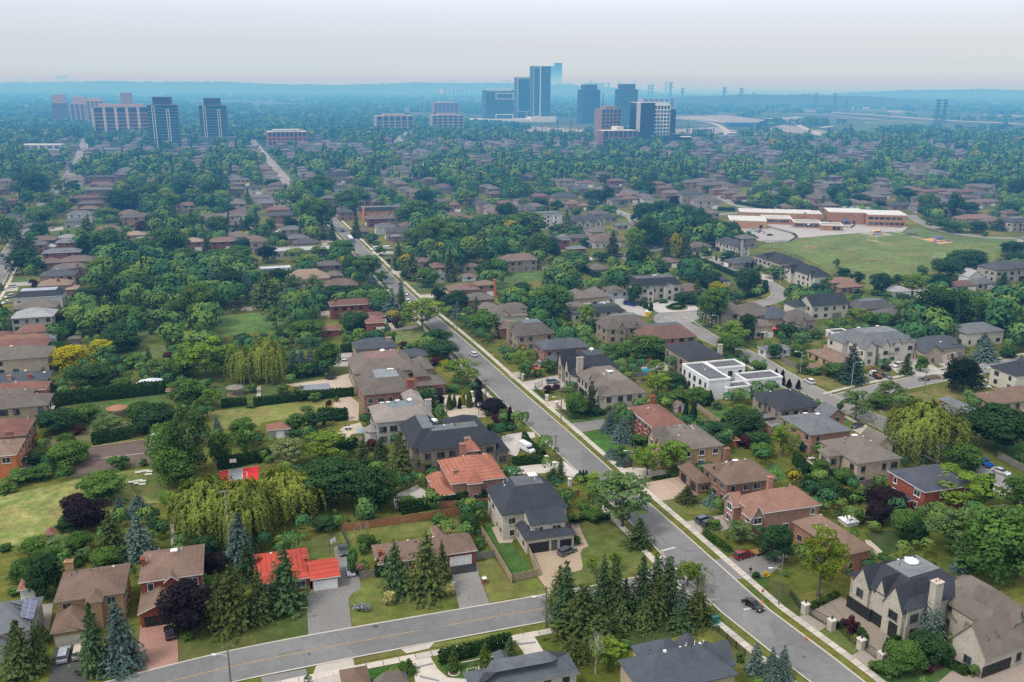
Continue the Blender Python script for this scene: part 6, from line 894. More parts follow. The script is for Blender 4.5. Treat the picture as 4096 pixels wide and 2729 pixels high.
tr('d2',[('m',60,850,990,150),('m',630,790,880,55),('d',690,880,960,120),('d',820,910,1030,120),('m',540,955,1090,150),('d',460,1020,1120,120),('d',1040,925,1130,220),('m',990,1080,1140,90),('m',1100,1095,1170,90),('l',1320,920,1130,270),('d',1200,940,1060,90),('m',1420,850,960,110),('d',1560,930,1090,170),('d',1640,780,990,260),('d',1840,700,930,310),('m',1700,720,860,120),('c',1690,930,1080,100),('d',1560,1050,1480,380),('m',1790,1080,1460,250),('l',1990,1130,1400,220),('d',2180,1100,1280,220),('p',2160,1250,1460,230),('d',2200,630,740,140),('d',2300,640,780,160),('d',2230,730,900,180),('l',800,1240,1440,220),('m',920,1280,1440,130),('m',790,1170,1280,140),('m',1060,1290,1440,200),('c',1180,1220,1430,100),('c',2140,900,1120,170),('s',340,1375,1563,120),('c',130,1360,1510,120),('d',210,1390,1540,150),('c',80,1380,1480,70),('c',280,1040,1150,160),('s',1970,1450,1600,180),('m',1830,1440,1570,190),('m',2310,1460,1600,140),('u',440,1470,1540,130),('d',830,1070,1150,80),('d',1250,1120,1200,110),('m',2290,1290,1420,80),('d',2290,1120,1290,110),('m',1640,60,200,180),('d',640,130,290,180),('d',260,170,340,140),('m',160,120,310,160),('d',800,30,190,200),('m',330,80,250,170),('d',100,240,340,180),('c',500,200,320,70),('m',1460,190,390,170),('d',1570,280,420,140),('d',1710,190,440,140),('d',1240,140,280,180),('d',1010,250,350,120),('d',830,230,320,180),('m',20,200,350,130),('m',1620,440,540,170),('m',1720,470,560,170),('m',1580,400,470,80),('d',1920,480,560,160),('d',2230,280,400,160),('d',2280,60,260,160),('m',1990,550,590,50),('c',2110,410,540,150),('u',1490,430,490,70),('d',1850,300,380,160),('m',1300,180,280,120)])
def hd(t,pts,h,w,**kw):return hedge([G(t,*p)for p in pts],h,w,kw.pop('label',None),**kw)
hd('b4',[(1690,1395),(2340,1225)],2.6,1.1,label='row of dark cedars clipped as a hedge along the foreground sidewalk')
hd('c4',[(1775,190),(1830,250),(2010,368)],1.2,1.4,colr=(.045,.085,.02));hd('c4',[(560,110),(640,60),(900,60)],1.2,1.2)
hd('d4',[(380,895),(640,768)],1.1,1.0,colr=(.05,.09,.02));hd('d4',[(600,1050),(700,1060)],1.0,1.0);hd('d4',[(830,1100),(885,1160),(870,1240)],1.2,1.2);hd('d4',[(1090,1290),(1110,1220),(1190,1180)],1.3,1.3);hd('d4',[(1600,1380),(1830,1500)],1.3,1.6)
hd('d3',[(310,1330),(520,1430),(780,1480)],3.4,1.6,label='tall cedar hedge behind the salmon brown roof');hd('d3',[(240,1110),(380,1240)],3.4,1.4);hd('d3',[(580,680),(700,700)],1.2,1.4)
hd('c3',[(110,880),(160,960),(290,1060)],2.0,1.4,label='clipped hedge along the white van parking court');hd('c3',[(10,1130),(290,1105)],2.2,1.8);hd('c3',[(1110,970),(1290,930)],2.0,1.2);hd('c3',[(1290,1270),(1480,1230)],.8,.9);hd('c3',[(520,640),(700,670),(860,660)],1.0,1.2)
hd('b3',[(-20,590),(420,530),(900,490)],2.8,1.6,label='long dark cedar hedge below the covered pool');hd('b3',[(570,720),(845,705)],3.6,2.0,label='thick dark cedar hedge behind the garden cabin');hd('b3',[(740,1010),(930,960)],3.0,1.4);hd('b3',[(1330,1575),(1900,1475),(2210,1450)],2.9,1.7,label='tall dark cedar hedge in front of the salmon tiled house');hd('b3',[(2130,830),(2354,800)],2.2,2.6);hd('b3',[(0,1110),(160,1060)],3.2,1.8);hd('b3',[(1330,100-40),(1460,55)],1.0,1.2);hd('b3',[(780,95),(880,88)],3.0,1.4)
hd('a3',[(430,600),(640,560),(1000,520),(1560,455)],4.0,3.4,label='long dark hedge across the left gardens below the white tent roof');hd('a3',[(2040,600),(2270,575)],2.6,1.6);hd('a3',[(2000,1170),(2354,1100)],3.2,1.6,label='dark cedar hedge directly behind the red sports court');hd('a3',[(850,930),(1200,870)],3.0,3.4)
hd('b2',[(1040,600),(1120,600)],1.6,1.5);hd('c2',[(600,870),(760,960),(900,1010)],2.6,2.4);hd('c2',[(1760,830),(2080,970)],2.4,2.0,label='long hedge along the crescent opposite the slate bungalow');hd('c2',[(2110,1165),(2240,1140),(2330,1100),(2330,1040)],3.0,2.4,label='rounded clipped hedge inside the bend of the crescent');hd('c2',[(1560,1180),(1720,1230)],2.8,2.0);hd('c2',[(1890,350),(2050,355)],2.6,2.4);hd('c2',[(2050,290),(2354,340)],2.6,3.0)
hd('c2',[(1440,1252),(1470,1225),(1540,1215),(1590,1235),(1540,1258),(1470,1258)],.9,1.0,label='ring shaped clipped hedge in the turning circle forecourt')
def flower(t,x,y,w,h,c1,label,name):
 o=G(t,x,y);r=np.random.RandomState(int(x));n=260;d=np.stack([r.normal(0,w/2.6,n),r.normal(0,w/3.4,n),r.uniform(.1,h,n)],1)
 t_=thing(name,label,'flowers',o);link('leaves',quads_mesh('leaves',d,sph(r,n),r.uniform(.06,.14,n),r.uniform(.2,.7,n),M['leaf']),t_,(.06,.11,.03))
 d2=d.copy();d2[:,2]=h*r.uniform(.7,1.1,n);link('blooms',quads_mesh('blooms',d2[:150],sph(r,150)+[0,0,.6],r.uniform(.07,.13,150),r.uniform(.4,.8,150),M['leaf']),t_,c1)
flower('b4',975,900,2.2,.9,(.42,.40,.75),'clump of lavender blue irises on the front lawn','iris_clump')
flower('b4',945,560,1.6,1.6,(.7,.3,.38),'pink flowering rose bush by the silver car','rose_bush')
flower('c3',470,455,1.6,.8,(.45,.25,.5),'mauve flower clump in the gated front garden','flower_clump')
# ---- vehicles
def prof_body(pts,hw,top_in=0.0,ztop=1.0,n=None):
 """side outline pulled across the width, narrowing towards the top"""
 mb=MB();vs=[]
 for sgn in(-1,1):
  for x,z in pts:
   k=1-top_in*max(0,min(1,(z-0.45)/max(ztop-0.45,.01)));e=0.94 if abs(x)>pts_max(pts)*.93 else 1.0
   vs.append((x,sgn*hw*k*e,z))
 m_=len(pts)
 mb.add(vs,[tuple(range(m_)),tuple(range(2*m_-1,m_-1,-1))]+[(i,m_+i,m_+(i+1)%m_,(i+1)%m_)for i in range(m_)])
 return mb
def pts_max(p):return max(abs(x)for x,_ in p)
CARK={'sedan':(4.75,1.84,[(-2.36,.35),(-2.38,.75),(-2.25,.98),(-1.75,1.02),(1.0,.98),(2.0,.84),(2.33,.66),(2.36,.35)],[(-1.85,1.0),(-1.15,1.40),(.2,1.42),(1.1,.98)]),'suv':(4.75,1.92,[(-2.34,.40),(-2.38,.85),(-2.30,1.08),(1.15,1.08),(2.1,.98),(2.36,.75),(2.38,.40)],[(-2.26,1.06),(-1.95,1.62),(.35,1.66),(1.3,1.06)]),'van':(5.9,2.02,[(-2.95,.40),(-2.95,1.5),(1.9,1.5),(2.75,1.15),(2.95,.85),(2.95,.40)],[(-2.93,1.48),(-2.9,2.0),(1.5,2.02),(2.1,1.42)]),'pickup':(5.7,2.0,[(-2.85,.50),(-2.85,1.12),(1.2,1.12),(2.5,1.05),(2.82,.85),(2.85,.50)],[(-.75,1.1),(-.6,1.78),(.75,1.80),(1.5,1.1)])}
CMESH={}
def car_parts(k):
 if k in CMESH:return CMESH[k]
 Ln,W,low,gl=CARK[k];hw=W/2;b=prof_body(low,hw,.06,1.1)
 z1=max(z for _,z in gl);x0,x1=gl[1][0],gl[2][0]
 b.add([(x0,-hw*.76,z1),(x1,-hw*.76,z1),(x1,hw*.76,z1),(x0,hw*.76,z1),(x0+.05,-hw*.72,z1+.07),(x1-.1,-hw*.72,z1+.06),(x1-.1,hw*.72,z1+.06),(x0+.05,hw*.72,z1+.07)],[(3,2,1,0),(4,5,6,7),(0,1,5,4),(1,2,6,5),(2,3,7,6),(3,0,4,7)])
 if k=='van':b.slab(-2.93,1.2,-hw*.93,hw*.93,1.45,2.42)
 else:
  for s in(-1,1):
   for xx in((x0+x1)/2-.15,x0+.12):b.add([(xx,s*hw*.955,1.0),(xx+.12,s*hw*.955,1.0),(xx+.10,s*hw*.765,z1),(xx,s*hw*.765,z1)],[(0,1,2,3),(3,2,1,0)])
 if k=='pickup':b.slab(-2.75,-.85,-hw*.8,hw*.8,1.125,1.13)
 g_=prof_body(gl,hw*.93,.19,z1);r=MB()
 w=MB();w.lathe([(.20,-.12),(.34,-.11),(.34,.11),(.20,.12)],14);rim=MB();rim.lathe([(.02,.10),(.21,.115),(.21,.125),(.05,.14)],10)
 h=MB();h.box(0,0,0,.12,.34,.14)
 CMESH[k]=(b.mesh('body',M['paint']),g_.mesh('windows',M['glass']),w.mesh('wheel',M['rubber']),rim.mesh('rim',M['plain']),h.mesh('light',M['plain']));return CMESH[k]
def car(t,x,y,nx,ny,k,colr,label,cat='car',name='parked_car',group='cars parked on drives and streets',parts=True):
 p,n=G(t,x,y),G(t,nx,ny);rz=math.atan2(n.y-p.y,n.x-p.x)
 nm={'suv':'parked_suv','van':'parked_van','pickup':'pickup_truck'}.get(k,name)
 o=thing(nm,label,cat,p,rz,group);b,g_,w,rim,h=car_parts(k);Ln,W=CARK[k][:2]
 link('body',b,o,colr);link('windows',g_,o,(.02,.024,.03))
 for fx in(-.31,.32):
  for s in(-1,1):
   q_=link('wheel',w,o,(.018,.018,.018),loc=(fx*Ln,s*(W/2-.1),.34));q_.rotation_euler=(-s*math.pi/2,0,0)
   link('rim',rim,q_,(.4,.4,.42))
 for s in(-1,1):
  link('headlight',h,o,(.75,.75,.72),loc=(Ln/2-.05,s*W*.36,.72));link('taillight',h,o,(.35,.02,.02),loc=(-Ln/2+.05,s*W*.38,.82))
 keep_rect(p,5.5,3,rz,0.6);return o
SIL,GRY,BLKC,WHT,NAVY=(.42,.44,.47),(.10,.11,.125),(.012,.013,.016),(.78,.78,.77),(.025,.04,.075)
for a in(('a4',590,1335,610,1250,'suv',SIL,'silver suv parked at the left beige garage door'),('a4',728,1305,745,1225,'suv',(.50,.42,.33),'beige gold suv parked at the right beige garage door'),('a4',1562,1125,1548,1060,'sedan',BLKC,'black car under the dark purple maple on the pink drive'),('b4',870,550,885,640,'sedan',(.40,.43,.50),'silver blue sedan beside the red tiled bungalow garage'),('b4',800,365,820,440,'sedan',(.025,.045,.045),'dark green sedan on the side drive behind the silver sedan'),('c4',505,378,580,345,'suv',GRY,'dark grey suv on the tan paved forecourt of the corner house'),('c4',1765,88,1850,60,'suv',(.09,.10,.13),'grey blue suv parked on the paver drive by white garage doors'),('c4',1822,128,1900,105,'suv',(.035,.045,.065),'navy suv half hidden by a small tree on the paver drive'),('c4',2125,415,2215,390,'suv',(.22,.012,.018),'dark red suv hitched to a low flat trailer'),('c4',2215,872,2300,925,'sedan',BLKC,'black sedan driving along the main road past the junction'),('c3',137,1000,200,1035,'van',WHT,'white passenger van on the pale parking court behind a hedge'),('c3',375,375,440,370,'suv',(.20,.24,.28),'blue grey suv on the gated stone forecourt'),('c3',258,218,280,240,'suv',SIL,'silver suv in the drive before the blue black roofed house'),('c3',205,245,228,252,'sedan',(.65,.06,.02),'bright orange red sports car beside a silver suv'),('b3',1998,122,1965,95,'suv',WHT,'white suv driving on the main road by the yellow sign'),('d3',380,372,330,345,'suv',WHT,'white suv driving on the crescent road'),('d3',1188,222,1150,235,'suv',WHT,'white suv on the cream mansion forecourt behind a conifer'),('d3',1075,250,1030,230,'suv',BLKC,'black suv at the cream mansion fence'),('d3',1085,322,1115,335,'sedan',GRY,'dark grey car beside the orange bed work truck'),('d3',1980,418,2020,420,'sedan',WHT,'white car parked by the dark maple at the building yard'),('d3',2040,290,1990,280,'van',(.5,.5,.5),'pale silver cube van in the building yard'),('d3',1985,1125,1925,1090,'pickup',(.01,.12,.50),'bright blue pickup truck parked on the far right street'),('d3',2140,1205,2205,1230,'sedan',(.66,.66,.68),'white sedan parked behind the bright blue pickup'),('d3',818,780,790,790,'sedan',(.07,.07,.08),'dark grey car half hidden behind the pink brick house'),('d3',2335,175,2300,190,'pickup',(.04,.05,.06),'dark pickup at the right edge of the side street'),('b2',800,545,785,530,'suv',(.03,.04,.06),'dark suv on the main road behind the bus'),('b2',735,473,725,460,'sedan',WHT,'white car far along the main road, right of two'),('b2',652,474,645,462,'sedan',WHT,'white car far along the main road, left of two'),('b2',1092,716,1060,722,'van',WHT,'long white van parked on a drive, left of a small tree'),('b2',1212,708,1245,706,'van',WHT,'white van parked on a drive, right of a small tree'),('b2',190,548,190,560,'sedan',WHT,'white car before the double garage of the slate roofed house'),('b2',1330,1045,1345,1065,'pickup',(.02,.03,.06),'dark blue pickup parked beneath the roadside spruce'),('b2',1375,1125,1392,1145,'sedan',WHT,'white car behind the roadside spruce, farther one'),('b2',1400,1200,1420,1222,'suv',WHT,'white suv behind the roadside spruce, closer one'),('b2',2270,1525,2300,1518,'sedan',BLKC,'black car in a carport right of the main road'),('a2',15,838,30,820,'suv',SIL,'silver suv on the left street, closest of the parked pair'),('a2',22,772,35,755,'suv',(.05,.06,.08),'dark suv on the left street beyond a silver suv'),('a2',78,690,90,670,'van',(.5,.55,.5),'pale green box van parked on the left street'),('a2',102,1062,60,1068,'suv',WHT,'white suv on a drive by the tan roofed house'),('a2',90,1152,60,1158,'suv',(.55,.56,.58),'pale grey suv by the white house with dark mansard'),('a2',62,1205,30,1212,'sedan',WHT,'white sedan on a drive nearer than the pale grey suv'),('a2',470,524,440,528,'sedan',(.5,.52,.55),'pale silver car on a drive by the white walled house'),('c2',1002,762,1030,757,'suv',WHT,'white suv half hidden below a dark conifer'),('c2',790,352,820,348,'sedan',(.45,.02,.03),'small red car on the upper street'),('c2',1002,382,985,370,'suv',(.5,.52,.55),'silver suv on the upper street bend'),('c2',742,274,730,262,'sedan',WHT,'white car beside dark trees on the upper street, left'),('c2',852,258,880,255,'suv',WHT,'white suv beside dark trees on the upper street, right'),('c2',2205,534,2230,528,'suv',WHT,'white suv in the school lot, leftmost of four'),('c2',2236,543,2260,537,'suv',WHT,'white suv in the school lot, second of four'),('c2',2278,551,2300,545,'pickup',(.15,.18,.22),'grey pickup in the school lot among white cars'),('c2',2312,559,2340,554,'sedan',WHT,'white car in the school lot, rightmost of four'),('d2',18,582,50,580,'sedan',BLKC,'black car in the curved school drop off loop'),('c2',2240,610,2270,603,'pickup',(.5,.03,.04),'red pickup by trees in the school lot'),('d2',1360,378,1340,374,'sedan',WHT,'white car on the road right of the school'),('d2',1970,218,2000,215,'suv',(.45,.48,.5),'pale suv on a drive among far right houses'),('d2',1920,470,1945,470,'suv',NAVY,'dark blue suv before the rust roofed bungalow'),('b2',300,72,300,60,'van',WHT,'white van on the far centre street'),('b2',318,95,322,85,'sedan',BLKC,'dark car beside the white van far away')):car(*a)
def box_thing(name,label,cat,t,x,y,parts,rz=None,group=None,z=0.0):
 """thing made of named parts; each part is a list of boxes (cx,cy,cz,sx,sy,sz) with material and colour"""
 p=G(t,x,y);o=thing(name,label,cat,Vector((p.x,p.y,z)),GRID if rz is None else rz,group)
 for pn,bx,mt_,c in parts:
  mb=MB()
  for b in bx:
   if len(b)==6:mb.box(*b)
   elif len(b)==7:mb.box(*b[:6],taper=b[6])
   else:mb.tube(*b[:2],n=b[2]if len(b)>2 else 6)
  mb.build(pn,M[mt_],o,c)
 keep_rect(p,3,3,0,0.5);return o
def dirpx(t,a,b):
 p,n=G(t,*a),G(t,*b);return math.atan2(n.y-p.y,n.x-p.x)
def bus(t,x,y,nx,ny,c1,c2,label):
 wl=[(fx,s*1.12,.5,1.0,.3,1.0)for fx in(-3.2,3.4)for s in(-1,1)]
 return box_thing('city_bus',label,'bus',t,x,y,[('body',[(0,0,1.75,12,2.55,2.7),(0,0,3.15,11.6,2.3,.2)],'paint',c1),('livery',[(-3.5,0,1.4,5.06,2.6,1.9),(4.5,0,.9,3.04,2.6,1.1)],'paint',c2),('windows',[(0,0,2.25,10.6,2.62,.9),(6.0,0,2.0,.08,2.2,1.3)],'glass',(.02,.025,.03)),('wheel',wl,'rubber',(.02,.02,.02))],dirpx(t,(x,y),(nx,ny)))
bus('b2',868,632,845,605,(.8,.8,.79),(.02,.22,.55),'white and blue city bus on the main road');bus('b1',1130,790,1250,782,(.03,.35,.6),(.02,.2,.45),'turquoise blue city bus on the far avenue')
d_=dirpx('c4',(2275,372),(2340,350))
box_thing('flat_trailer','low flat trailer with orange plywood deck behind the red suv','trailer','c4',2275,378,[('deck',[(0,0,.75,3.4,1.9,.16)],'wood',(.55,.27,.07)),('frame',[(0,0,.6,3.3,1.5,.14),(-2.2,0,.55,1.2,.14,.12)],'plain',(.05,.05,.05)),('wheel',[(.4,-.95,.32,.62,.2,.62),(.4,.95,.32,.62,.2,.62)],'rubber',(.02,.02,.02))],d_)
box_thing('work_truck','white work truck with orange lined dump bed of brush','truck','d3',990,325,[('body',[(1.9,0,1.15,1.9,1.9,1.1),(1.6,0,1.95,1.2,1.75,.6)],'paint',WHT),('dump_bed',[(-1.1,0,1.1,3.6,2.1,.2),(-1.1,-1.0,1.5,3.6,.1,.7),(-1.1,1.0,1.5,3.6,.1,.7),(.65,0,1.6,.1,2.1,.9)],'plain',(.03,.03,.03)),('load',[(-1.2,0,1.35,3.2,1.8,.3)],'wood',(.5,.17,.05)),('wheel',[(fx,s*.9,.42,.84,.3,.84)for fx in(-1.6,1.9)for s in(-1,1)],'rubber',(.02,.02,.02))],dirpx('d3',(1050,345),(930,280)))
box_thing('brush_pile','heap of rust brown branches beside the work truck','brush pile','d3',965,268,[('branches',[(math.sin(i*3)*.9,math.cos(i*5)*.8,.5+(i%3)*.35,2.0,.22,.22)for i in range(12)]+[(0,0,.5,2.4,2.0,1.0,.6)],'wood',(.22,.10,.06))])
box_thing('flat_trailer','empty dark car trailer on the side street by the dirt heap','trailer','d3',1440,350,[('frame',[(0,-.95,.6,4.6,.15,.3),(0,.95,.6,4.6,.15,.3),(-1.5,0,.6,.2,1.9,.2),(1.6,0,.6,.2,1.9,.2),(0,0,.55,.2,1.9,.2),(-2.9,0,.55,1.2,.15,.12)],'plain',(.03,.03,.03)),('wheel',[(.4,-1.1,.35,.7,.2,.7),(.4,1.1,.35,.7,.2,.7)],'rubber',(.02,.02,.02))],dirpx('d3',(1380,355),(1500,330)))
box_thing('dirt_heap','low heap of brown soil on the kerb beside the car trailer','soil heap','d3',1520,325,[('soil',[(0,0,.5,5,4,1.0,.35),(1.4,.6,.35,3,3,.7,.4)],'soil',(.12,.085,.06))])
box_thing('telehandler','orange telehandler loader in the building yard','loader','d3',2170,388,[('body',[(0,0,1.1,3.4,1.8,.9),(.9,.3,1.7,1.2,1.0,.5)],'paint',(.75,.13,.02)),('boom',[(.4,-.3,1.75,4.8,.5,.45)],'paint',(.1,.1,.1)),('wheel',[(fx,s*1.0,.65,1.3,.5,1.3,.9)for fx in(-1.5,1.5)for s in(-1,1)],'rubber',(.02,.02,.02))],R(10))
box_thing('forklift','small orange forklift in the building yard','forklift','d3',2060,345,[('body',[(0,0,.8,2.0,1.2,1.0),(0,0,2.2,1.4,1.1,.1)],'paint',(.8,.28,.02)),('mast',[(1.1,-.3,1.6,.12,.12,3.0),(1.1,.3,1.6,.12,.12,3.0),(1.3,0,.3,.1,1.0,.5)],'plain',(.5,.2,.02)),('wheel',[(fx,s*.5,.35,.7,.25,.7)for fx in(-.7,.7)for s in(-1,1)],'rubber',(.02,.02,.02))])
box_thing('lumber_stack','stack of pale lumber in the building yard','lumber','d3',2240,335,[('planks',[(0,(i%4)*.5-.7,.2+(i//4)*.35,4.2,.42,.3)for i in range(12)],'wood',(.55,.42,.26))])
box_thing('dumpster','dark blue open waste skip on the drive by the blue grey house','dumpster','c2',1085,1222,[('bin',[(0,0,.2,6,2.4,.25),(0,-1.15,.95,6,.12,1.5),(0,1.15,.95,6,.12,1.5),(-2.95,0,.95,.12,2.4,1.5),(2.95,0,.95,.12,2.4,1.5)],'plain',(.02,.03,.09)),('rib',[(k,s*1.25,.95,.14,.12,1.5)for k in(-2,-1,0,1,2)for s in(-1,1)],'plain',(.03,.045,.11))],dirpx('c2',(1050,1210),(1125,1225)))
box_thing('portable_toilet','bright yellow portable toilet by the turning circle','toilet','c2',1240,1325,[('cabin',[(0,0,1.2,1.5,1.5,2.4)],'plain',(.85,.42,.01)),('roof',[(0,0,2.5,1.6,1.6,.25,.7)],'plain',(.75,.7,.6)),('door',[(0,-.77,1.15,.95,.06,2.0)],'plain',(.8,.5,.05))])
# ---- street furniture
def pole(t,xb,yb,yt,kind,label,arm=None):
 b=G(t,xb,yb);s=ppm(b);e=math.atan2(CAMH,b.y);h=max(6.0,min(13,(yb-yt)/K/s/math.cos(e)))
 o=thing('street_lamp' if kind=='lamp' else 'utility_pole',label,'street lamp' if kind=='lamp' else 'utility pole',b,0,'street lamps' if kind=='lamp' else 'utility poles')
 mb=MB();c=(.36,.37,.38)if kind=='lamp' else(.19,.165,.14)
 mb.tube([(0,0,-.1),(0,0,h)],[.17,.11]if kind!='lamp' else[.13,.08],8).build('pole',M['plain' if kind=='lamp' else 'wood'],o,c)
 a=arm if arm is not None else(-1 if b.x>0 else 1)
 if kind=='lamp' or kind=='both':
  z=h if kind=='lamp' else h*.72;m2=MB();m2.tube([(0,0,z-.3),(a*.9,-.1,z+.25),(a*2.1,-.2,z+.35)],.05,6);ar=m2.build('lamp_arm',M['plain'],o,(.5,.51,.52));MB().box(a*2.4,-.22,z+.33,.75,.3,.16).build('lamp_head',M['plain'],ar,(.7,.72,.74))
 if kind!='lamp':
  MB().box(0,0,h-.6,1.9,.1,.12,GRID).build('crossarm',M['wood'],o,(.16,.13,.11));mi=MB()
  for k in(-.8,.8,0):mi.lathe([(.06,h-.55),(.07,h-.35),(.03,h-.25)],6,k*math.cos(GRID),k*math.sin(GRID))
  mi.build('insulator',M['plain'],o,(.4,.38,.36))
 return Vector((b.x,b.y,h-.4))
PZ=[pole('d4',97,850,415,'both','grey wooden utility pole with lamp arm by the gated mansion'),pole('c3',1112,1165,945,'both','utility pole with transformer and lamp beside small blue spruces'),pole('c3',450,718,430,'both','utility pole with lamp at the stone house fence'),pole('b2',1848,1445,1250,'both','utility pole with lamp left of the cream gabled house'),pole('b2',1480,1110,930,'both','utility pole among conifers along the main road'),pole('b2',1245,895,750,'pole','slim utility pole at a drive beyond the conifers'),pole('b2',1030,702,580,'both','utility pole near the parked white vans')]
pole('c4',310,1055,700,'both','leaning brown utility pole with white lamp behind the conifer group');pole('a4',2122,1565,1245,'both','utility pole with white lamp cut by the bottom edge',-1);pole('c3',400,1082,848,'pole','bare wooden utility pole on the verge by the white van')
pole('c4',1250,350,265,'lamp','thin signal post at the junction stop line')if False else None
for a in(('d3',295,290,92,'lamp','street lamp beside the yellow brick bungalow',-1),('d3',765,412,190,'lamp','street lamp at the junction under the big spruce',1),('d3',1435,465,262,'pole','wooden utility pole on the grass corner of the side street'),('d3',1625,258,105,'lamp','street lamp by the twin gabled stone house',1),('c2',1885,1495,1320,'lamp','street lamp on the grass bend of the crescent',-1),('c2',2097,1085,1030,'lamp','street lamp behind the rounded hedge',1),('c2',1905,872,795,'lamp','street lamp by the slate roofed bungalow',1),('d2',108,1038,890,'lamp','street lamp before the cream house backing on the field',-1),('b2',1792,1028,890,'pole','wooden pole beside the low white garage'),('b2',762,650,560,'pole','wooden pole left of the city bus'),('b3',2112,530,340,'pole','wooden pole by the purple trees on the main road'),('b3',1813,165,0,'pole','wooden pole by the round green tree on the main road'),('a2',100,970,840,'lamp','lamp post on the left street',-1),('c2',505,545,450,'pole','pole between the chateau and the three gables'),('d2',1370,380,250,'pole','tall pole right of the school'),('d2',608,310,250,'lamp','lamp post behind the school roof',1),('d2',292,330,260,'lamp','lamp post in trees left of the school',-1),('c2',2190,380,270,'pole','pole at the school access road')):pole(*a)
mb=MB()
for k in(-.8,.8):
 for a,b in zip([Vector((70,95,9))]+PZ,PZ):
  o_=Vector((k*math.cos(GRID),k*math.sin(GRID),0));mb.tube([a.lerp(b,i/8)+o_-Vector((0,0,1.2*4*(i/8)*(1-i/8)))for i in range(9)],.022,4)
tag(mb.build('overhead_wires',M['rubber'],None,(.05,.05,.055)),'thin overhead wires strung along the main road poles','wires')
def sign(t,x,y,h,shape,c,label,name,txt=None):
 p=G(t,x,y);o=thing(name,label,'sign',p,GRID);MB().tube([(0,0,0),(0,0,h)],.035,6).build('post',M['plain'],o,(.4,.4,.4));mb=MB()
 if shape=='oct':mb.prism([(.38*math.cos(i*.785+.39),.38*math.sin(i*.785+.39))for i in range(8)],-.02,.02)
 else:mb.box(0,0,0,shape[0],shape[1],.04)
 f=mb.build('panel',M['plain'],o,c,loc=(0,-.05,h-.3));f.rotation_euler=(math.pi/2,0,0)
 if txt:
  cu=bpy.data.curves.new('lettering','FONT');cu.body=txt;cu.size=.26;cu.align_x='CENTER';cu.align_y='CENTER';to=link('lettering',cu);lm=bpy.data.meshes.new_from_object(to);bpy.data.objects.remove(to);lm.materials.clear();lm.materials.append(M['plain']);link('lettering',lm,f,(.85,.85,.85),loc=(0,0,.025))
sign('c4',2298,812,2.6,'oct',(.55,.02,.03),'red octagonal stop sign on the verge behind the black sedan','stop_sign','STOP');sign('c3',1420,1560,2.8,(.9,.2),(.0,.35,.25),'small green street name sign on the verge of the tan drive lawn','street_sign');sign('b3',2180,165,2.6,(.75,.75),(.85,.38,.01),'orange yellow warning sign near the white suv','warning_sign')
box_thing('fire_hydrant','orange fire hydrant on the verge by the stone mansion','hydrant','d4',345,1178,[('barrel',[([(0,0,0),(0,0,.75)],[.16,.13],8),(0,0,.5,.5,.16,.16)],'plain',(.6,.16,.03)),('cap',[([(0,0,.75),(0,0,.95)],[.17,.05],8)],'plain',(.6,.2,.05))])
box_thing('construction_cone','orange marker at the foot of the stop sign','cone','c4',2302,838,[('cone',[([(0,0,.05),(0,0,.8)],[.28,.06],8)],'plain',(.7,.2,.03)),('base',[(0,0,.03,.7,.7,.06)],'rubber',(.5,.12,.02))])
box_thing('utility_box','dark green utility cabinet on a pad beside the sidewalk','utility box','c4',1858,1015,[('cabinet',[(0,0,.85,1.5,1.3,1.5)],'plain',(.02,.12,.10)),('lid',[(0,0,1.64,1.6,1.4,.1)],'plain',(.03,.16,.13)),('pad',[(.1,-.2,.06,2.1,1.9,.12)],'stone',(.3,.4,.36))])
for x,y,s_ in((1808,690,'left'),(2100,650,'right')):box_thing('driveway_pillar',f'short brick pillar with white lamp on the {s_} side of the patched drive','pillar','b4',x,y,[('pillar',[(0,0,.55,.7,.7,1.1)],'wall',(.3,.09,.06)),('cap',[(0,0,1.18,.9,.9,.16)],'stone',WHITE),('lamp',[(0,0,1.45,.2,.2,.4)],'plain',WHITE)])
for i,(t,x,y)in enumerate((('d4',338,930),('d4',578,1080),('d4',850,1260),('d4',1040,1388))):box_thing('gate_pier',('pale stone gate pier, farthest of four at the stone mansion','pale stone gate pier, second of four at the stone mansion','pale stone gate pier, third of four at the stone mansion','pale stone gate pier, closest of four at the stone mansion')[i],'gate pier',t,x,y,[('pier',[(0,0,1.1,1.15,1.15,2.2)],'wall',WC['stone']),('cap',[(0,0,2.3,1.4,1.4,.22,.85)],'stone',(.6,.55,.48)),('lamp',[(0,0,2.7,.3,.3,.6)],'plain',(.04,.04,.06))],R(25),'stone mansion gate piers')
for i,(t,x,y)in enumerate((('c3',100,342),('c3',320,538),('c3',408,600),('c3',316,1108),('c3',530,1318),('c3',388,1165),('b3',1985,505))):box_thing('gate_pier',('pale gate pier by the upper stone drive','pale gate pier at the iron fence corner','pale gate pier at the tan drive gate','white gate pier at the white van hedge','white gate pier near the corner house conifers','white gate pier across the wide pale drive','pale gate pier amid the slim coloured trees')[i],'gate pier',t,x,y,[('pier',[(0,0,.95,.8,.8,1.9)],'stone',(.58,.54,.5)),('cap',[(0,0,2.0,1.0,1.0,.18)],'stone',(.66,.63,.6))],None,'single gate piers')
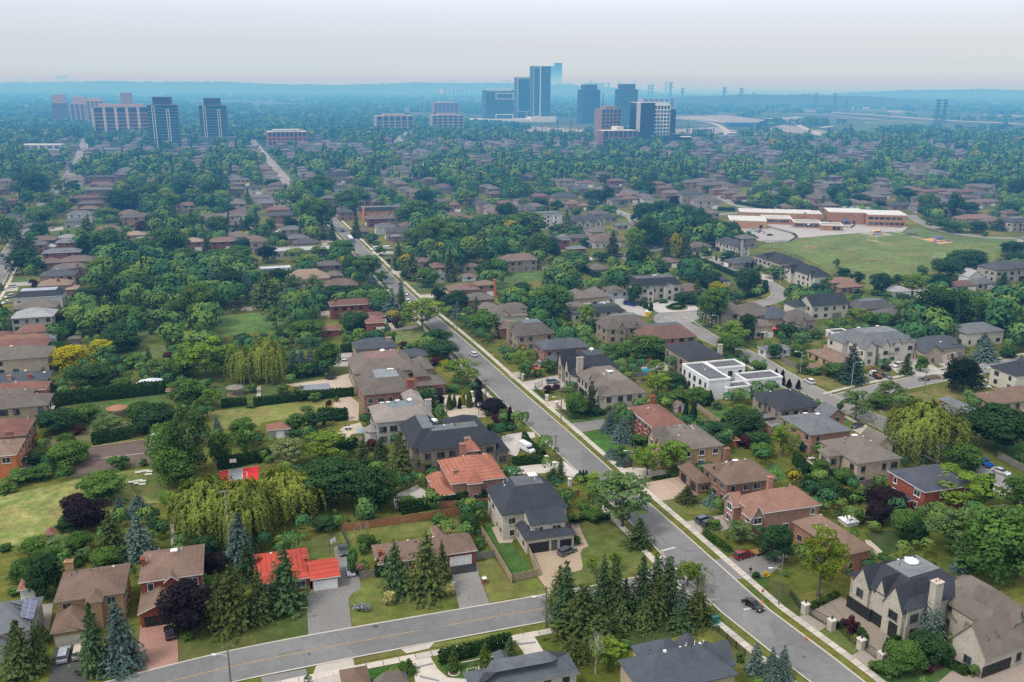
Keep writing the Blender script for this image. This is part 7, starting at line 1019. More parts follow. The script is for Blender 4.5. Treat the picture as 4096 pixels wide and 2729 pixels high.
def fence(t,pts,h,kind,label,name='fence',cat='fence'):
 w=dens([G(t,*p)for p in pts],2.4);o_=w[0].copy();o=thing(name,label,cat,o_);c={'wood':(.36,.17,.085),'grey':(.25,.23,.205),'tan':(.42,.32,.22),'iron':(.018,.018,.02),'green':(.05,.13,.10)}[kind];pn=MB();ps=MB()
 for a,b in zip(w,w[1:]):
  a,b=a-o_,b-o_;d=(b-a);l_=d.length;rz=math.atan2(d.y,d.x);m_=(a+b)/2
  if kind in('iron','green'):
   for z in(.25,h-.15):pn.box(m_.x,m_.y,z,l_,.05,.06,rz)
   n=int(l_/.22)
   for k in range(n):q_=a.lerp(b,(k+.5)/n);pn.box(q_.x,q_.y,h/2,.035,.035,h)
  else:
   n=max(1,int(l_/.32))
   for k in range(n):q_=a.lerp(b,(k+.5)/n);pn.box(q_.x,q_.y,h/2+.03+.02*math.sin(k*2.3),l_/n*.95,.05,h-.06,rz)
   pn.box(m_.x,m_.y,h+.04,l_,.1,.05,rz)
 for p in w:ps.box(p.x-o_.x,p.y-o_.y,(h+.12)/2,.12,.12,h+.12)
 pn.build('panel',M['plain' if kind in('iron','green')else 'wood'],o,c);ps.build('post',M['plain' if kind in('iron','green')else 'wood'],o,tuple(v*.85 for v in c));keep_line(w,.8);return o
for a in(('b4',[(785,182),(1200,124),(1640,62),(1960,10)],2.0,'wood','long red brown board fence behind the long bungalow'),('b4',[(2020,440),(2192,412)],1.7,'grey','weathered grey fence right of the white bungalow garage'),('b4',[(958,612),(1160,580)],1.7,'grey','weathered grey fence beside the small cedars'),('b4',[(2070,190),(2200,395),(2352,655)],1.8,'tan','tan board fence running down beside the long bungalow lawn'),('c4',[(10,640),(120,615),(242,590),(195,470),(140,350)],1.8,'tan','tan board fence around the corner house side yard'),('b4',[(792,190),(860,330),(948,592)],1.4,'green','green chain link fence beside the side drive'),('c3',[(1700,608),(1910,762)],1.8,'tan','tan board fence beside the bright lawn swing'),('c4',[(1822,1040),(1980,1180),(2140,1330)],1.5,'iron','black iron fence along the sidewalk by the turret house'),('c3',[(208,432),(310,532)],1.4,'iron','black iron fence on the verge by the pointed gable house'),('c3',[(412,600),(540,712),(740,690)],1.4,'iron','black iron fence around the square skylight house garden'),('d4',[(640,1070),(745,1180),(830,1240)],1.5,'iron','black iron fence between the two mansion gates'),('d4',[(200,770),(300,900)],1.5,'iron','black iron fence left of the mansion gates'),('d3',[(1690,840),(1870,905)],1.8,'grey','grey fence beyond the weeping willow'),('d3',[(2110,1060),(2354,1190),(2480,1250)],1.9,'grey','long grey fence along the grass by the blue pickup'),('d3',[(490,1555),(720,1500),(640,1440)],1.5,'wood','red brown deck fence below the cedar hedge'),('d3',[(800,1340),(1030,1300),(970,1270)],1.8,'grey','grey fence behind the beige house with the bay'),('d3',[(1960,350),(2130,420)],1.7,'iron','black site fence around the building yard'),('d3',[(110,150),(200,220),(290,240)],1.8,'grey','brown grey fence behind the crescent verge'),('c2',[(390,1480),(500,1475)],1.7,'wood','short red brown fence by the mansard house'),('c3',[(1110,200),(1290,188)],1.8,'wood','red brown fence behind the swimming pool'),('d2',[(-20,500),(240,570),(270,600),(200,640),(-60,645)],1.3,'iron','dark railing around the curved school drive'),('d2',[(640,500),(760,515),(800,490)],1.3,'iron','dark railing around the school courtyard'),('b2',[(770,400),(930,395)],1.8,'iron','dark mesh fence before the unfinished house'),('a3',[(1200,1150),(1000,1190),(640,1260)],.8,'grey','low grey edging wall between vegetable bed and field'),('b3',[(1500,1545),(2200,1490)],1.8,'wood','red brown fence below the tall cedar hedge'),('c3',[(500,1440),(620,1420)],1.8,'wood','short red brown fence beside the corner house')):fence(*a)
for i,(t,p0,p1)in enumerate((('d4',(365,935),(548,1040)),('d4',(872,1262),(1008,1358)),('c3',(105,352),(205,340)),('c3',(215,425),(280,400)))):fence(t,[p0,p1],1.9,'iron',('ornate black iron gate, upper of two at the stone mansion','ornate black iron gate, lower of two at the stone mansion','black iron gate at the upper stone drive','open black iron gate by the purple shrubs')[i],'drive_gate','gate')
def person(t,x,y,rz,label):
 p=G(t,x,y);o=thing('person',label,'person',p,rz)
 J=[(0,0,.95,.15),(0,0,1.15,.15),(0,0,1.38,.17),(0,0,1.52,.07),(0,.01,1.62,.10),(0,.01,1.72,.095),(.10,0,.90,.10),(.11,.10,.50,.065),(.11,-.02,.09,.05),(.11,.14,.05,.045),(-.10,0,.90,.10),(-.11,-.06,.50,.065),(-.11,-.22,.10,.05),(-.11,-.10,.05,.045),(.22,0,1.40,.07),(.28,-.04,1.13,.05),(.27,.10,.90,.04),(-.22,0,1.40,.07),(-.28,.0,1.13,.05),(-.27,.08,.90,.04)]
 E=[(0,1),(1,2),(2,3),(3,4),(4,5),(0,6),(6,7),(7,8),(8,9),(0,10),(10,11),(11,12),(12,13),(2,14),(14,15),(15,16),(2,17),(17,18),(18,19)]
 for h,sg in((16,1),(19,-1)):
  bx,by,bz=J[h][:3]
  for k,ln in enumerate((.085,.095,.09,.07)):
   J.append((bx+.01*sg,by+.035-.022*k,bz-.06,.011));J.append((bx-.01*sg,by+.045-.022*k,bz-.06-ln,.009));E+=[(h,len(J)-2),(len(J)-2,len(J)-1)]
  J.append((bx-.02*sg,by+.06,bz-.05,.011));J.append((bx-.03*sg,by+.085,bz-.09,.009));E+=[(h,len(J)-2),(len(J)-2,len(J)-1)]
 me=bpy.data.meshes.new('body');me.from_pydata([j[:3]for j in J],E,[]);b=link('body',me,o,(.42,.27,.20));me.materials.append(M['trim'])
 sk=b.modifiers.new('skin','SKIN')
 for i,v in enumerate(me.skin_vertices[0].data):v.radius=(J[i][3],J[i][3]);v.use_root=i==0
 b.modifiers.new('smooth','SUBSURF').levels=1;b.modifiers['smooth'].render_levels=1
 def cloth(nm,idx,ed,gr,c):
  m2=bpy.data.meshes.new(nm);mp={j:i for i,j in enumerate(idx)};m2.from_pydata([J[j][:3]for j in idx],[(mp[a],mp[b_])for a,b_ in ed],[]);m2.materials.append(M['trim']);q_=link(nm,m2,o,c);s=q_.modifiers.new('skin','SKIN')
  for i,v in enumerate(m2.skin_vertices[0].data):v.radius=(J[idx[i]][3]+gr,)*2;v.use_root=i==0
  u=q_.modifiers.new('smooth','SUBSURF');u.levels=u.render_levels=1
 cloth('jacket',[1,2,14,15,16,17,18,19,0],[(0,1),(1,2),(2,14),(14,15),(15,16),(2,17),(17,18),(18,19)],.025,(.012,.013,.018))
 cloth('trousers',[0,6,7,8,10,11,12],[(0,6),(6,7),(7,8),(0,10),(10,11),(11,12)],.02,(.025,.028,.04))
 MB().lathe([(.02,1.86),(.09,1.83),(.112,1.74),(.105,1.64)][::-1],10,0,-.01).build('hair',M['trim'],o,(.015,.012,.01))
 f=MB()
 for s in(-1,1):f.box(s*.035,.105,1.69,.025,.015,.014);f.box(s*.1,.0,1.67,.02,.04,.06)
 f.box(0,.118,1.655,.025,.03,.045);f.box(0,.108,1.61,.05,.012,.012);f.build('face',M['trim'],o,(.2,.11,.08))
person('c4',2190,560,R(200),'person in dark clothes walking on the drive near the red suv')
# ---- garden buildings and equipment
def gazebo(t,x,y,r,h,rh,n,rc,label,name='garden_gazebo',wall=None):
 p=G(t,x,y);o=thing(name,label,'gazebo',p,GRID);a=[i*2*math.pi/n+(math.pi/n if n==4 else 0)for i in range(n)]
 for k in a:MB().tube([(r*.85*math.cos(k),r*.85*math.sin(k),0),(r*.85*math.cos(k),r*.85*math.sin(k),h)],.09,6).build('post',M['wood'],o,(.3,.22,.15))
 mb=MB();ring=[(r*1.1*math.cos(k),r*1.1*math.sin(k),h)for k in a];mb.add(ring+[(0,0,h+rh)],[(i,(i+1)%n,n)for i in range(n)]);mb.add(ring,[tuple(range(n-1,-1,-1))]);mb.build('roof',M['roof'],o,rc)
 rl=MB()
 for i in range(n):
  q0,q1=a[i],a[(i+1)%n]
  if i:rl.tube([(r*.85*math.cos(q0),r*.85*math.sin(q0),.9),(r*.85*math.cos(q1),r*.85*math.sin(q1),.9)],.05,4)
 rl.build('railing',M['wood'],o,(.32,.25,.18));MB().prism([(r*math.cos(k),r*math.sin(k))for k in a],0.04,.18).build('floor',M['wood'],o,(.3,.24,.18));keep_rect(p,2*r,2*r,0,.5)
gazebo('a3',2165,480,2.8,2.6,1.0,8,(.2,.175,.16),'octagonal wooden gazebo with grey shingle roof on a lawn');gazebo('a3',1082,670,2.9,2.5,.9,12,(.33,.16,.09),'round gazebo with reddish brown roof in the left gardens');gazebo('b3',990,885,2.6,2.6,1.0,4,(.25,.31,.36),'metal roofed gazebo on the deck of the stucco mansion','deck_gazebo');gazebo('a3',462,680,2.0,2.8,.6,4,(.75,.75,.73),'white patio canopy beside the beige stone house','patio_canopy');gazebo('c3',1190,355,2.6,2.5,.9,4,(.05,.055,.065),'black gazebo by the pool behind the square skylight house','pool_gazebo');gazebo('c2',2295,1520,2.3,2.7,.25,4,(.72,.70,.66),'white pergola on the patio of the beige house','patio_pergola');gazebo('a3',1390,425,4.2,2.4,1.4,8,(.62,.64,.7),'pale blue white tent roof behind the long dark hedge','garden_tent');gazebo('d2',1305,575,5.0,3.0,.5,4,(.13,.14,.14),'dark open shade shelter on the school field','shade_shelter')
box_thing('garden_tub','square white covered hot tub on a lawn behind the brown bungalow','hot tub','d4',738,100,[('tub',[(0,0,.45,3.3,3.3,.9)],'trim',(.5,.5,.5)),('cover',[(0,0,.98,3.6,3.6,.16)],'trim',(.8,.8,.79))])
house('b3',(100,818),(322,785),d=5.4,eave=2.8,rc='rust',wc='grey',rh=1.3,gar=[],door=[(0,'S',.04,2.2,2.1,(.8,.8,.8))],cat='garden cabin',name='garden_cabin',vents=0,fascia=WHITE,win=True,label='small garden cabin with rust brown roof and white double doors',nick='the small garden cabin')
house('a3',(1522,452),(1632,440),d=3.2,eave=2.8,rc='maroon',wc='orange',rh=.9,gar=[],door=[(0,'S',-.1,1.0,2.0,(.3,.06,.04))],cat='shed',name='garden_shed',vents=0,win=False,label='small red garden shed at the end of the dark hedge',nick='the small red shed')
house('a2',(615,1535),(740,1525),d=4,eave=2.6,rc='taupe',wc='umber',rh=.8,gar=[],door=[],cat='shed',name='garden_shed',vents=0,win=False,label='low dark shed near the orange mat left of the gardens')
house('a3',(1642,600),(1705,592),d=2,eave=2.0,rc='pale',wc='white',rh=.4,gar=[],door=[],cat='shed',name='garden_shed',vents=0,win=False,label='tiny white garden box beside grey branches')
house('d2',(608,1478),(745,1462),d=5,eave=2.8,roof='flat',rc='slate',wc='white',gar=[],door=[(0,'S',-.2,1.2,2.1,DARK)],cat='pool house',name='pool_house',top=(.05,.05,.055),vents=0,label='low white pool house with black flat roof')
house('c3',(2040,905),(2100,895),d=3,eave=2.3,rc='rust',wc='orange',rh=.8,gar=[],door=[],cat='shed',name='garden_shed',vents=0,win=False,label='small orange brown shed beside the purple shrub')
house('d3',(385,240),(515,222),d=5,eave=2.6,rc='brown',wc='beige',rh=1.0,gar=[],door=[],cat='shed',name='garden_shed',vents=0,win=False,label='small brown roofed shed behind round bushes by the crescent')
house('d3',(0,90),(205,45),d=6,eave=3,rc='grey',wc='white',rh=1.2,gar=[],door=[],cat='garage',name='detached_garage',vents=0,label='white garage with grey roof behind the crescent bushes')
p=G('a3',1440,960);o=thing('greenhouse','glass greenhouse at the end of the vegetable bed','greenhouse',p,GRID);MB().slab(-1.6,1.6,-4.5,4.5,0,2.2).build('glazing',M['trim'],o,(.38,.43,.45));mb=MB();mb.add([(-1.7,-4.6,2.2),(1.7,-4.6,2.2),(1.7,4.6,2.2),(-1.7,4.6,2.2),(0,-4.6,3.2),(0,4.6,3.2)],[(0,4,5,3),(1,2,5,4),(0,1,4),(2,3,5)]);mb.build('roof',M['trim'],o,(.5,.54,.56));mb=MB()
for k in range(-4,5):mb.slab(-1.66,1.66,k-.04,k+.04,0,2.25)
mb.build('frame',M['trim'],o,(.6,.62,.62));keep_rect(p,4,9,GRID)
def hoop(t,x,y,rz,label):
 p=G(t,x,y);o=thing('basketball_hoop',label,'basketball hoop',p,rz);MB().tube([(0,0,0),(0,0,2.8),(0,-.9,3.2)],.07,6).build('pole',M['plain'],o,(.06,.06,.07));b=MB().box(0,-1.0,3.35,1.7,.05,1.05).build('backboard',M['plain'],o,(.7,.71,.72));mb=MB();mb.tube([(.23*math.cos(i*.524),-1.28+.23*math.sin(i*.524),3.05)for i in range(13)],.02,4,cap=False);mb.build('rim',M['plain'],o,(.6,.1,.02))
hoop('b4',682,375,R(60),'basketball hoop on the lawn by the dark green sedan');hoop('a3',2152,1182,R(15),'basketball hoop with clear board on the red sports court');hoop('b3',2048,672,R(160),'basketball hoop on the drive by the purple maple');hoop('d2',165,540,R(150),'basketball hoop in the school yard, left');hoop('d2',365,520,R(150),'basketball hoop with yellow pole in the school yard')
def goal(t,x,y,w,h,rz,label,c=(.78,.78,.76)):
 o=thing('soccer_goal',label,'soccer goal',G(t,x,y),rz);mb=MB();mb.tube([(-w/2,0,0),(-w/2,0,h),(w/2,0,h),(w/2,0,0)],.09,6);mb.build('goal_frame',M['plain'],o,c);m2=MB()
 for s in(-1,1):m2.tube([(s*w/2,0,h),(s*w/2,h*.7,0)],.06,5)
 m2.tube([(-w/2,h*.7,0.05),(w/2,h*.7,.05)],.06,5);m2.build('back_stay',M['plain'],o,c)
goal('d2',960,628,7,2.6,R(15),'white soccer goal at the top of the school field');goal('d2',1575,782,7,2.6,R(15),'white soccer goal at the right end of the school field');goal('a2',2182,1232,7.0,2.4,R(17),'yellow framed goal on the private sand court',(.7,.55,.2))
def play(t,x,y,c1,c2,label):
 box_thing('playground_set',label,'playground',t,x,y,[('frame',[([(a,b,0),(a,b,3.2)],.09,6)for a in(-4,-2,0,2,4)for b in(-1,1)],'plain',(.05,.12,.3)),('platform',[(-3,0,1.4,2.2,2.2,.15),(1,0,1.6,2.2,2.2,.15),(3,0,1.2,2.2,2.2,.15)],'plain',(.25,.25,.27)),('roof',[(-3,0,3.4,2.6,2.6,.7,.2),(1,0,3.5,2.4,2.4,.6,.2)],'plain',c1),('slide',[([(4,-1,1.3),(5.0,-1.6,.9),(6.2,-2.4,.2)],.35,6),([(-4,-1,1.5),(-5.5,-1.6,.8),(-6.5,-2,.2)],.35,6)],'plain',c2),('rail',[(-1,0,2.0,2,.1,.8),(2,1,2.1,4,.1,.8)],'plain',(.1,.2,.45))])
play('d2',1000,575,(.8,.35,.02),(.85,.4,.02),'playground set with yellow roofs and slides by the school');play('d2',1570,640,(.12,.08,.35),(.15,.1,.4),'purple and blue playground set on the orange play surface')
box_thing('swing_set','wooden swing set on the bright lawn by the white modern house','swing set','c3',1880,620,[('frame',[([(-1.8,-.9,0),(-1.8,0,2.3),(-1.8,.9,0)],.06,6),([(1.8,-.9,0),(1.8,0,2.3),(1.8,.9,0)],.06,6),([(-2,0,2.3),(2,0,2.3)],.07,6)],'wood',(.4,.2,.1)),('swing',[(-.6,0,.5,.5,.2,.05),(.6,0,.5,.5,.2,.05),([(-.6,0,.5),(-.6,0,2.3)],.015,4),([(.6,0,.5),(.6,0,2.3)],.015,4)],'plain',(.1,.1,.1))])
for t,x,y,n,lab in(('a3',1270,1295,5,'heap of pale white sheets on the dry field'),('a3',1330,1205,4,'pale flat slabs scattered beside the big tree clump')):box_thing('slab_pile',lab,'slabs',t,x,y,[('slabs',[(math.sin(i*2.4)*1.6,math.cos(i*3.7)*1.5,.12+.09*i,2.0-.2*i,1.0,.12)for i in range(n)],'stone',(.56,.54,.49))])
def setp(t,x,y,label,c=(.05,.05,.06),top=(.5,.5,.5)):box_thing('patio_table',label,'table',t,x,y,[('tabletop',[(0,0,.74,1.9,1.1,.06)],'plain',top),('leg',[(a,b,.36,.07,.07,.72)for a in(-.8,.8)for b in(-.4,.4)],'plain',c),('chair',[(a,b,.45,.5,.5,.08)for a in(-.5,.5)for b in(-.95,.95)]+[(a,b*1.25,.7,.5,.06,.5)for a in(-.5,.5)for b in(-.95,.95)],'plain',c)])
setp('b3',845,800,'dark dining set on the curved beige patio');setp('b3',815,172,'white topped dining set on the grey rear patio',top=(.75,.75,.74));setp('b4',2330,215,'dark red dining set on the paved side yard',(.08,.03,.03),(.1,.04,.04));setp('d3',2190,600,'dark patio set behind the wide brown bungalow');setp('d3',395,1085,'dark patio set on the tan patio by the cedars')
p=G('d2',40,1475);o=thing('patio_umbrella','bright red patio umbrella on a brick terrace','umbrella',p);MB().tube([(0,0,0),(0,0,2.5)],.05,6).build('pole',M['plain'],o,(.4,.4,.4));mb=MB();mb.add([(1.9*math.cos(i*.785),1.9*math.sin(i*.785),2.1)for i in range(8)]+[(0,0,2.7)],[(i,(i+1)%8,8)for i in range(8)]);mb.build('canopy',M['trim'],o,(.75,.07,.04))
p=G('b3',685,335);o=thing('trampoline','round netted trampoline at the corner of the beige pool deck','trampoline',p);MB().lathe([(1.9,.8),(1.9,.9)],16).build('mat',M['rubber'],o,(.03,.03,.035));mb=MB()
for i in range(8):mb.tube([(1.9*math.cos(i*.785),1.9*math.sin(i*.785),0),(1.9*math.cos(i*.785),1.9*math.sin(i*.785),2.4)],.04,5)
mb.tube([(1.9*math.cos(i*.3927),1.9*math.sin(i*.3927),2.4)for i in range(17)],.04,4,cap=False);mb.build('net_frame',M['plain'],o,(.04,.04,.045))
p=G('a4',2125,470);o=thing('antenna_mast','lattice antenna mast with a yagi head beside the blue spruce','antenna',p);mb=MB();H=17.0
for i in range(3):mb.tube([(.17*math.cos(i*2.094),.17*math.sin(i*2.094),0),(.14*math.cos(i*2.094),.14*math.sin(i*2.094),H)],.016,4)
for k in range(34):mb.tube([(.2*math.cos(k*2.094),.2*math.sin(k*2.094),k*.5),(.2*math.cos(k*2.094+2.094),.2*math.sin(k*2.094+2.094),k*.5+.5)],.009,4)
mb.build('lattice',M['plain'],o,(.45,.46,.47));mb=MB();mb.tube([(-1.3,0,H),(1.3,.4,H)],.025,4)
for k in range(7):mb.tube([(-1.2+.4*k,-.7+.05*k,H),(-1.2+.4*k,.9-.05*k,H)],.012,4)
mb.build('aerial',M['plain'],o,(.5,.5,.5))
hs=next(h for h in HOUSES if h[0].get('label','').startswith('grey shingle roofed house with two solar'))
inv=Matrix.Rotation(-hs[4],4,'Z')
for c0,c1,c2,nx,ny in(((188,962),(305,990),(232,790),2,5),((92,880),(200,905),(100,820),3,2)):
 a,b,c=[inv@(G('a4',*q_,5.9+(.9 if i==2 else 0))-hs[1])for i,q_ in enumerate((c0,c1,c2))];u,v=b-a,c-a;nrm=u.cross(v).normalized();mb=MB()
 for i in range(nx):
  for j in range(ny):
   q0=a+u*((i+.04)/nx)+v*((j+.04)/ny)+nrm*.22;mb.add([q0,q0+u*(.92/nx),q0+u*(.92/nx)+v*(.92/ny),q0+v*(.92/ny)],[(0,1,2,3)])
 pn=mb.build('solar_panel',M['glass'],hs[0],(.035,.04,.065));m2=MB();m2.add([a+nrm*.17,b+nrm*.17,b+v+nrm*.17,c+nrm*.17],[(0,1,2,3)]);m2.build('panel_frame',M['plain'],pn,(.5,.51,.53))
 # ---- school
def block(o,t,A,B,d,h,wallc,roofc,win=None,name='wing',z0=0):
 c,w,dd=fit(P(t,*A),P(t,*B),None,None,d,h,SR);l=inv2@(c-SC);mb=MB();mb.slab(l.x-w/2,l.x+w/2,l.y-dd/2,l.y+dd/2,0,h-.3);b=mb.build(name,M['wall'],o,wallc)
 m2=MB();roof_geo(m2,Rect(l.x-w/2,l.x+w/2,l.y-dd/2,l.y+dd/2,h,'flat',0,ov=0));m2.build('roof',[M['roof'],FASC((.72,.72,.7)),FLATM(roofc)],b,WHITE)
 for(f0,f1,z,hh,n)in win or[]:
  for i in range(n):
   ww=(f1-f0)/n*w;x=l.x-w/2+(f0+(i+.5)*(f1-f0)/n)*w;wbox('window','glass',b,x,l.y-dd/2-.02,z,ww*.82,.14,hh,0,(.03,.045,.05))
 keep_rect(c,w,dd,SR,4);return b
SR=R(-9);SC=G('d2',700,470);inv2=Matrix.Rotation(-SR,4,'Z')
sch=thing('school_building','brick school with white rimmed flat roofs beside the green field','school',SC,SR);landmark('the brick school',SC)
block(sch,'d2',(545,345),(920,385),22,9.0,(.34,.17,.10),(.52,.52,.51),[(.02,.08,1.4,2.2,1),(.68,.76,1.4,2.4,1)]);block(sch,'d2',(905,372),(1300,405),24,9.0,(.40,.20,.12),(.52,.52,.51),[(.02,.98,2.2,1.8,7),(.0,.9,6.2,1.8,6)])
block(sch,'d2',(215,428),(520,490),13,4.2,(.36,.20,.12),(.27,.26,.25),[(.04,.9,2.0,1.9,14)]);block(sch,'d2',(505,490),(680,478),13,4.1,(.38,.2,.12),(.27,.26,.25),[(.5,.9,1.8,2.2,2)]);block(sch,'d2',(-40,425),(215,418),16,4.6,(.38,.2,.12),(.40,.39,.38),[(.1,.9,2.4,1.6,8)]);block(sch,'d2',(360,372),(500,385),16,6.4,(.36,.18,.1),(.46,.46,.46))
block(sch,'d2',(-240,385),(400,355),20,4.8,(.42,.24,.14),(.5,.49,.48));block(sch,'c2',(2000,425),(2354,460),24,6.0,(.44,.25,.14),(.50,.49,.48),[(.8,.9,1.6,2.6,1)])
mb=MB()
for x,y in((820,320),(770,322),(920,330),(700,318)):q_=inv2@(G('d2',x,y,9.6)-SC);mb.box(q_.x,q_.y,9.4,3,2.4,1.4)
mb.build('roof_unit',M['plain'],sch,(.3,.34,.36))
box_thing('entrance_canopy','blue shade canopy in the school courtyard','canopy','d2',715,478,[('canopy',[(0,0,3,6,4,.5,.3)],'trim',(.02,.15,.45)),('post',[(a,b,1.4,.12,.12,2.8)for a in(-2.5,2.5)for b in(-1.5,1.5)],'plain',(.2,.2,.2))])
# ---- distant towers and apartment blocks
TONE_GLASS=(.006,.052,.088)
def tower(t,x0,x1,ytop,ybase,label,body=TONE_GLASS,band=(.30,.36,.38),dr=.7,fh=4.4,bandh=.75,step=1,frames=(),pent=None,podium=None,piers=0,pierc=None,rot=GRID,cat='tower',name='apartment_tower',top=(.2,.22,.24),nick=None,wins=0,bout=.35):
 b=G(t,(x0+x1)/2,ybase);s=ppm(b);vis=(x1-x0)/K/s;w=vis/(math.cos(rot)+dr*abs(math.sin(rot)));d=w*dr;h=(ybase-ytop)/K/s*1.0;keep_rect(b,w,d,rot,8)
 o=thing(name,label,cat,b+Vector((0,d/2,0)),rot);mb=MB();mb.slab(-w/2,w/2,-d/2,d/2,0,h);brk=body[0]>=.1;mb.build('facade',M['tglass'],o,(.012,.016,.022)if brk else body);band=body if brk else band
 MB().slab(-w/2-.1,w/2+.1,-d/2-.1,d/2+.1,h,h+.8).build('roof',M['stucco'],o,top)
 n=int(h/fh)
 for i in range(1,n,step):MB().slab(-w/2-bout,w/2+bout,-d/2-bout,d/2+bout,i*fh,i*fh+bandh).build('balcony_slab',M['stucco'],o,band)
 if piers:
  for i in range(piers+1):
   x=-w/2+w*i/piers;MB().slab(x-w/piers*.12,x+w/piers*.12,-d/2-.45,d/2+.3,0,h).build('pier',M['stucco'],o,pierc or band)
  m_=max(2,int(piers*dr))
  for i in range(m_+1):
   y=-d/2+d*i/m_;MB().slab(-w/2-.45,-w/2+.3,y-.8,y+.8,0,h).slab(w/2-.3,w/2+.45,y-.8,y+.8,0,h).build('pier',M['stucco'],o,pierc or band)
 for f0,f1,z0,z1 in frames:
  mb=MB();X0,X1,Z0,Z1=-w/2+f0*w,-w/2+f1*w,z0*h,z1*h;k=max(.9,w*.022);Y=-d/2-.8
  mb.slab(X0,X0+k,Y,Y+1,Z0,Z1);mb.slab(X1-k,X1,Y,Y+1,Z0,Z1);mb.slab(X0+k,X1-k,Y,Y+1,Z0,Z0+k);mb.slab(X0+k,X1-k,Y,Y+1,Z1-k,Z1);mb.build('white_frame',M['stucco'],o,(.62,.64,.65))
 if pent:MB().slab(-w/2*pent[0],w/2*pent[0],-d/2*.8,d/2*.8,h+.8,h+pent[1]).build('penthouse',M['stucco'],o,pent[2]if len(pent)>2 else(.05,.06,.075))
 if podium:MB().slab(-w/2-podium[0],w/2+podium[1],-d/2-podium[2],d/2,0,podium[3]).build('podium',M['stucco'],o,podium[4]if len(podium)>4 else(.5,.5,.5))
 if nick:landmark(nick,b)
 return o
M['tglass']=tint_mat('tower_glazing',0.35,((.08,.25),(.9,.35)),spec=.5,brick=(.35,.55,.5))
tower('a1',1352,1650,452,845,'dark glass apartment tower, left of the near twin pair',frames=((.14,.24,.06,.98),(.62,.72,.06,.9)),pent=(.62,12),band=(.16,.25,.29),nick='the left dark tower')
tower('a1',1818,2095,455,800,'dark glass apartment tower, right of the near twin pair',frames=((.14,.24,.02,.98),(.66,.76,.2,.9)),pent=(.62,12),band=(.16,.25,.29),podium=(4,14,10,12,(.1,.14,.16)),nick='the right dark tower')
BR=(.22,.125,.10)
tower('a1',860,1370,470,745,'long pink brick apartment block with pale balcony columns',(.26,.13,.10),(.24,.13,.11),.35,6.4,2.4,frames=(),pent=(.8,6,(.42,.30,.24)),piers=5,pierc=(.48,.42,.39),nick='the long pink apartment block');tower('a1',800,960,415,640,'pale brick block stepping up behind the long pink apartments',(.36,.25,.21),(.3,.2,.17),.7,4.4,1.6,piers=4,pierc=(.44,.37,.33),pent=(.8,8,(.45,.36,.3)));tower('a1',475,620,430,605,'brick apartment tower with crown, far left of the pink group',(.30,.17,.15),(.2,.12,.11),.8,3,.9,pent=(.9,22,(.34,.23,.2)));tower('a1',640,830,440,620,'brick apartment tower behind the long pink block',(.31,.2,.18),(.2,.14,.13),.7,3,.9,piers=4,pierc=(.4,.33,.3),pent=(.7,18,(.4,.3,.26)));tower('a1',1100,1240,430,640,'round topped brick tower rising behind the pink block',(.3,.18,.16),(.22,.14,.13),.9,3,.9,pent=(.8,24,(.28,.2,.19)))
tower('c1',160,350,105,592,'tallest dark glass tower with white vertical stripe',frames=((.05,.42,.1,.99),(.42,.46,.1,1.0)),dr=.5,band=(.14,.25,.30),podium=(8,12,20,14,(.62,.62,.6)),nick='the tallest glass tower');tower('c1',18,275,202,580,'dark glass tower with stepped white frames in front of the tallest',frames=((.0,.98,.0,.99),(.0,.34,.0,.22),(.40,.86,.0,.22),(.92,1.0,.28,.46),(.92,1.0,.5,.72)),dr=.45,band=(.16,.28,.33),nick='the glass tower with white frames');tower('b1',2075,2370,315,592,'lower dark glass block left of the framed tower',frames=((.35,.98,.06,.24),(.35,.98,.72,.92),(.05,.9,.98,1.08)),dr=.5,band=(.18,.28,.33),podium=(40,60,30,8,(.6,.6,.58)))
tower('c1',604,806,310,605,'dark glass tower left of the construction crane',band=(.16,.26,.31),pent=(.7,14,(.05,.07,.09)),dr=.8);tower('c1',948,1150,308,620,'dark glass tower right of the construction crane',band=(.16,.26,.31),pent=(.75,14,(.05,.07,.09)),dr=.8)
tower('c1',768,998,490,790,'unfinished brown concrete tower on a red brick podium',(.045,.035,.035),(.25,.17,.155),.9,6.4,1.7,piers=5,pierc=(.25,.17,.155),pent=(.6,6,(.3,.18,.17)),nick='the unfinished brown tower');tower('c1',790,1155,680,815,'long unfinished red brown block with pale roof edge',(.04,.03,.03),(.25,.12,.115),.5,6.6,2.0,piers=7,pierc=(.22,.11,.105),pent=(.2,7,(.6,.58,.56)),top=(.55,.52,.5))
tower('c1',1088,1305,430,800,'black apartment tower with white gridded side',(.012,.016,.022),(.05,.06,.07),.8,3.1,.3,frames=((0,.06,.3,1),(.07,.13,.3,1),(.14,.2,.3,1)),top=(.55,.56,.57));tower('c1',1225,1445,455,790,'white gridded apartment tower with black windows',(.02,.028,.036),(.66,.67,.67),.55,6.4,2.1,piers=6,pierc=(.68,.69,.69),pent=(.95,6,(.6,.61,.62)),podium=(12,20,8,14,(.06,.075,.09)),nick='the white gridded tower',top=(.6,.6,.6));tower('c1',1440,1495,488,790,'slim black slab right of the white gridded tower',(.012,.017,.024),(.03,.04,.05),.9,3.1,.3);tower('c1',1462,1540,710,800,'low black annex at the foot of the white tower',(.015,.02,.028),(.16,.2,.24),.6,3.2,.4);tower('c1',1545,1655,735,808,'small white block with red awning by the white tower',(.6,.58,.54),(.6,.58,.54),.6,3.5,.3,cat='building',name='office_building',top=(.7,.69,.66))
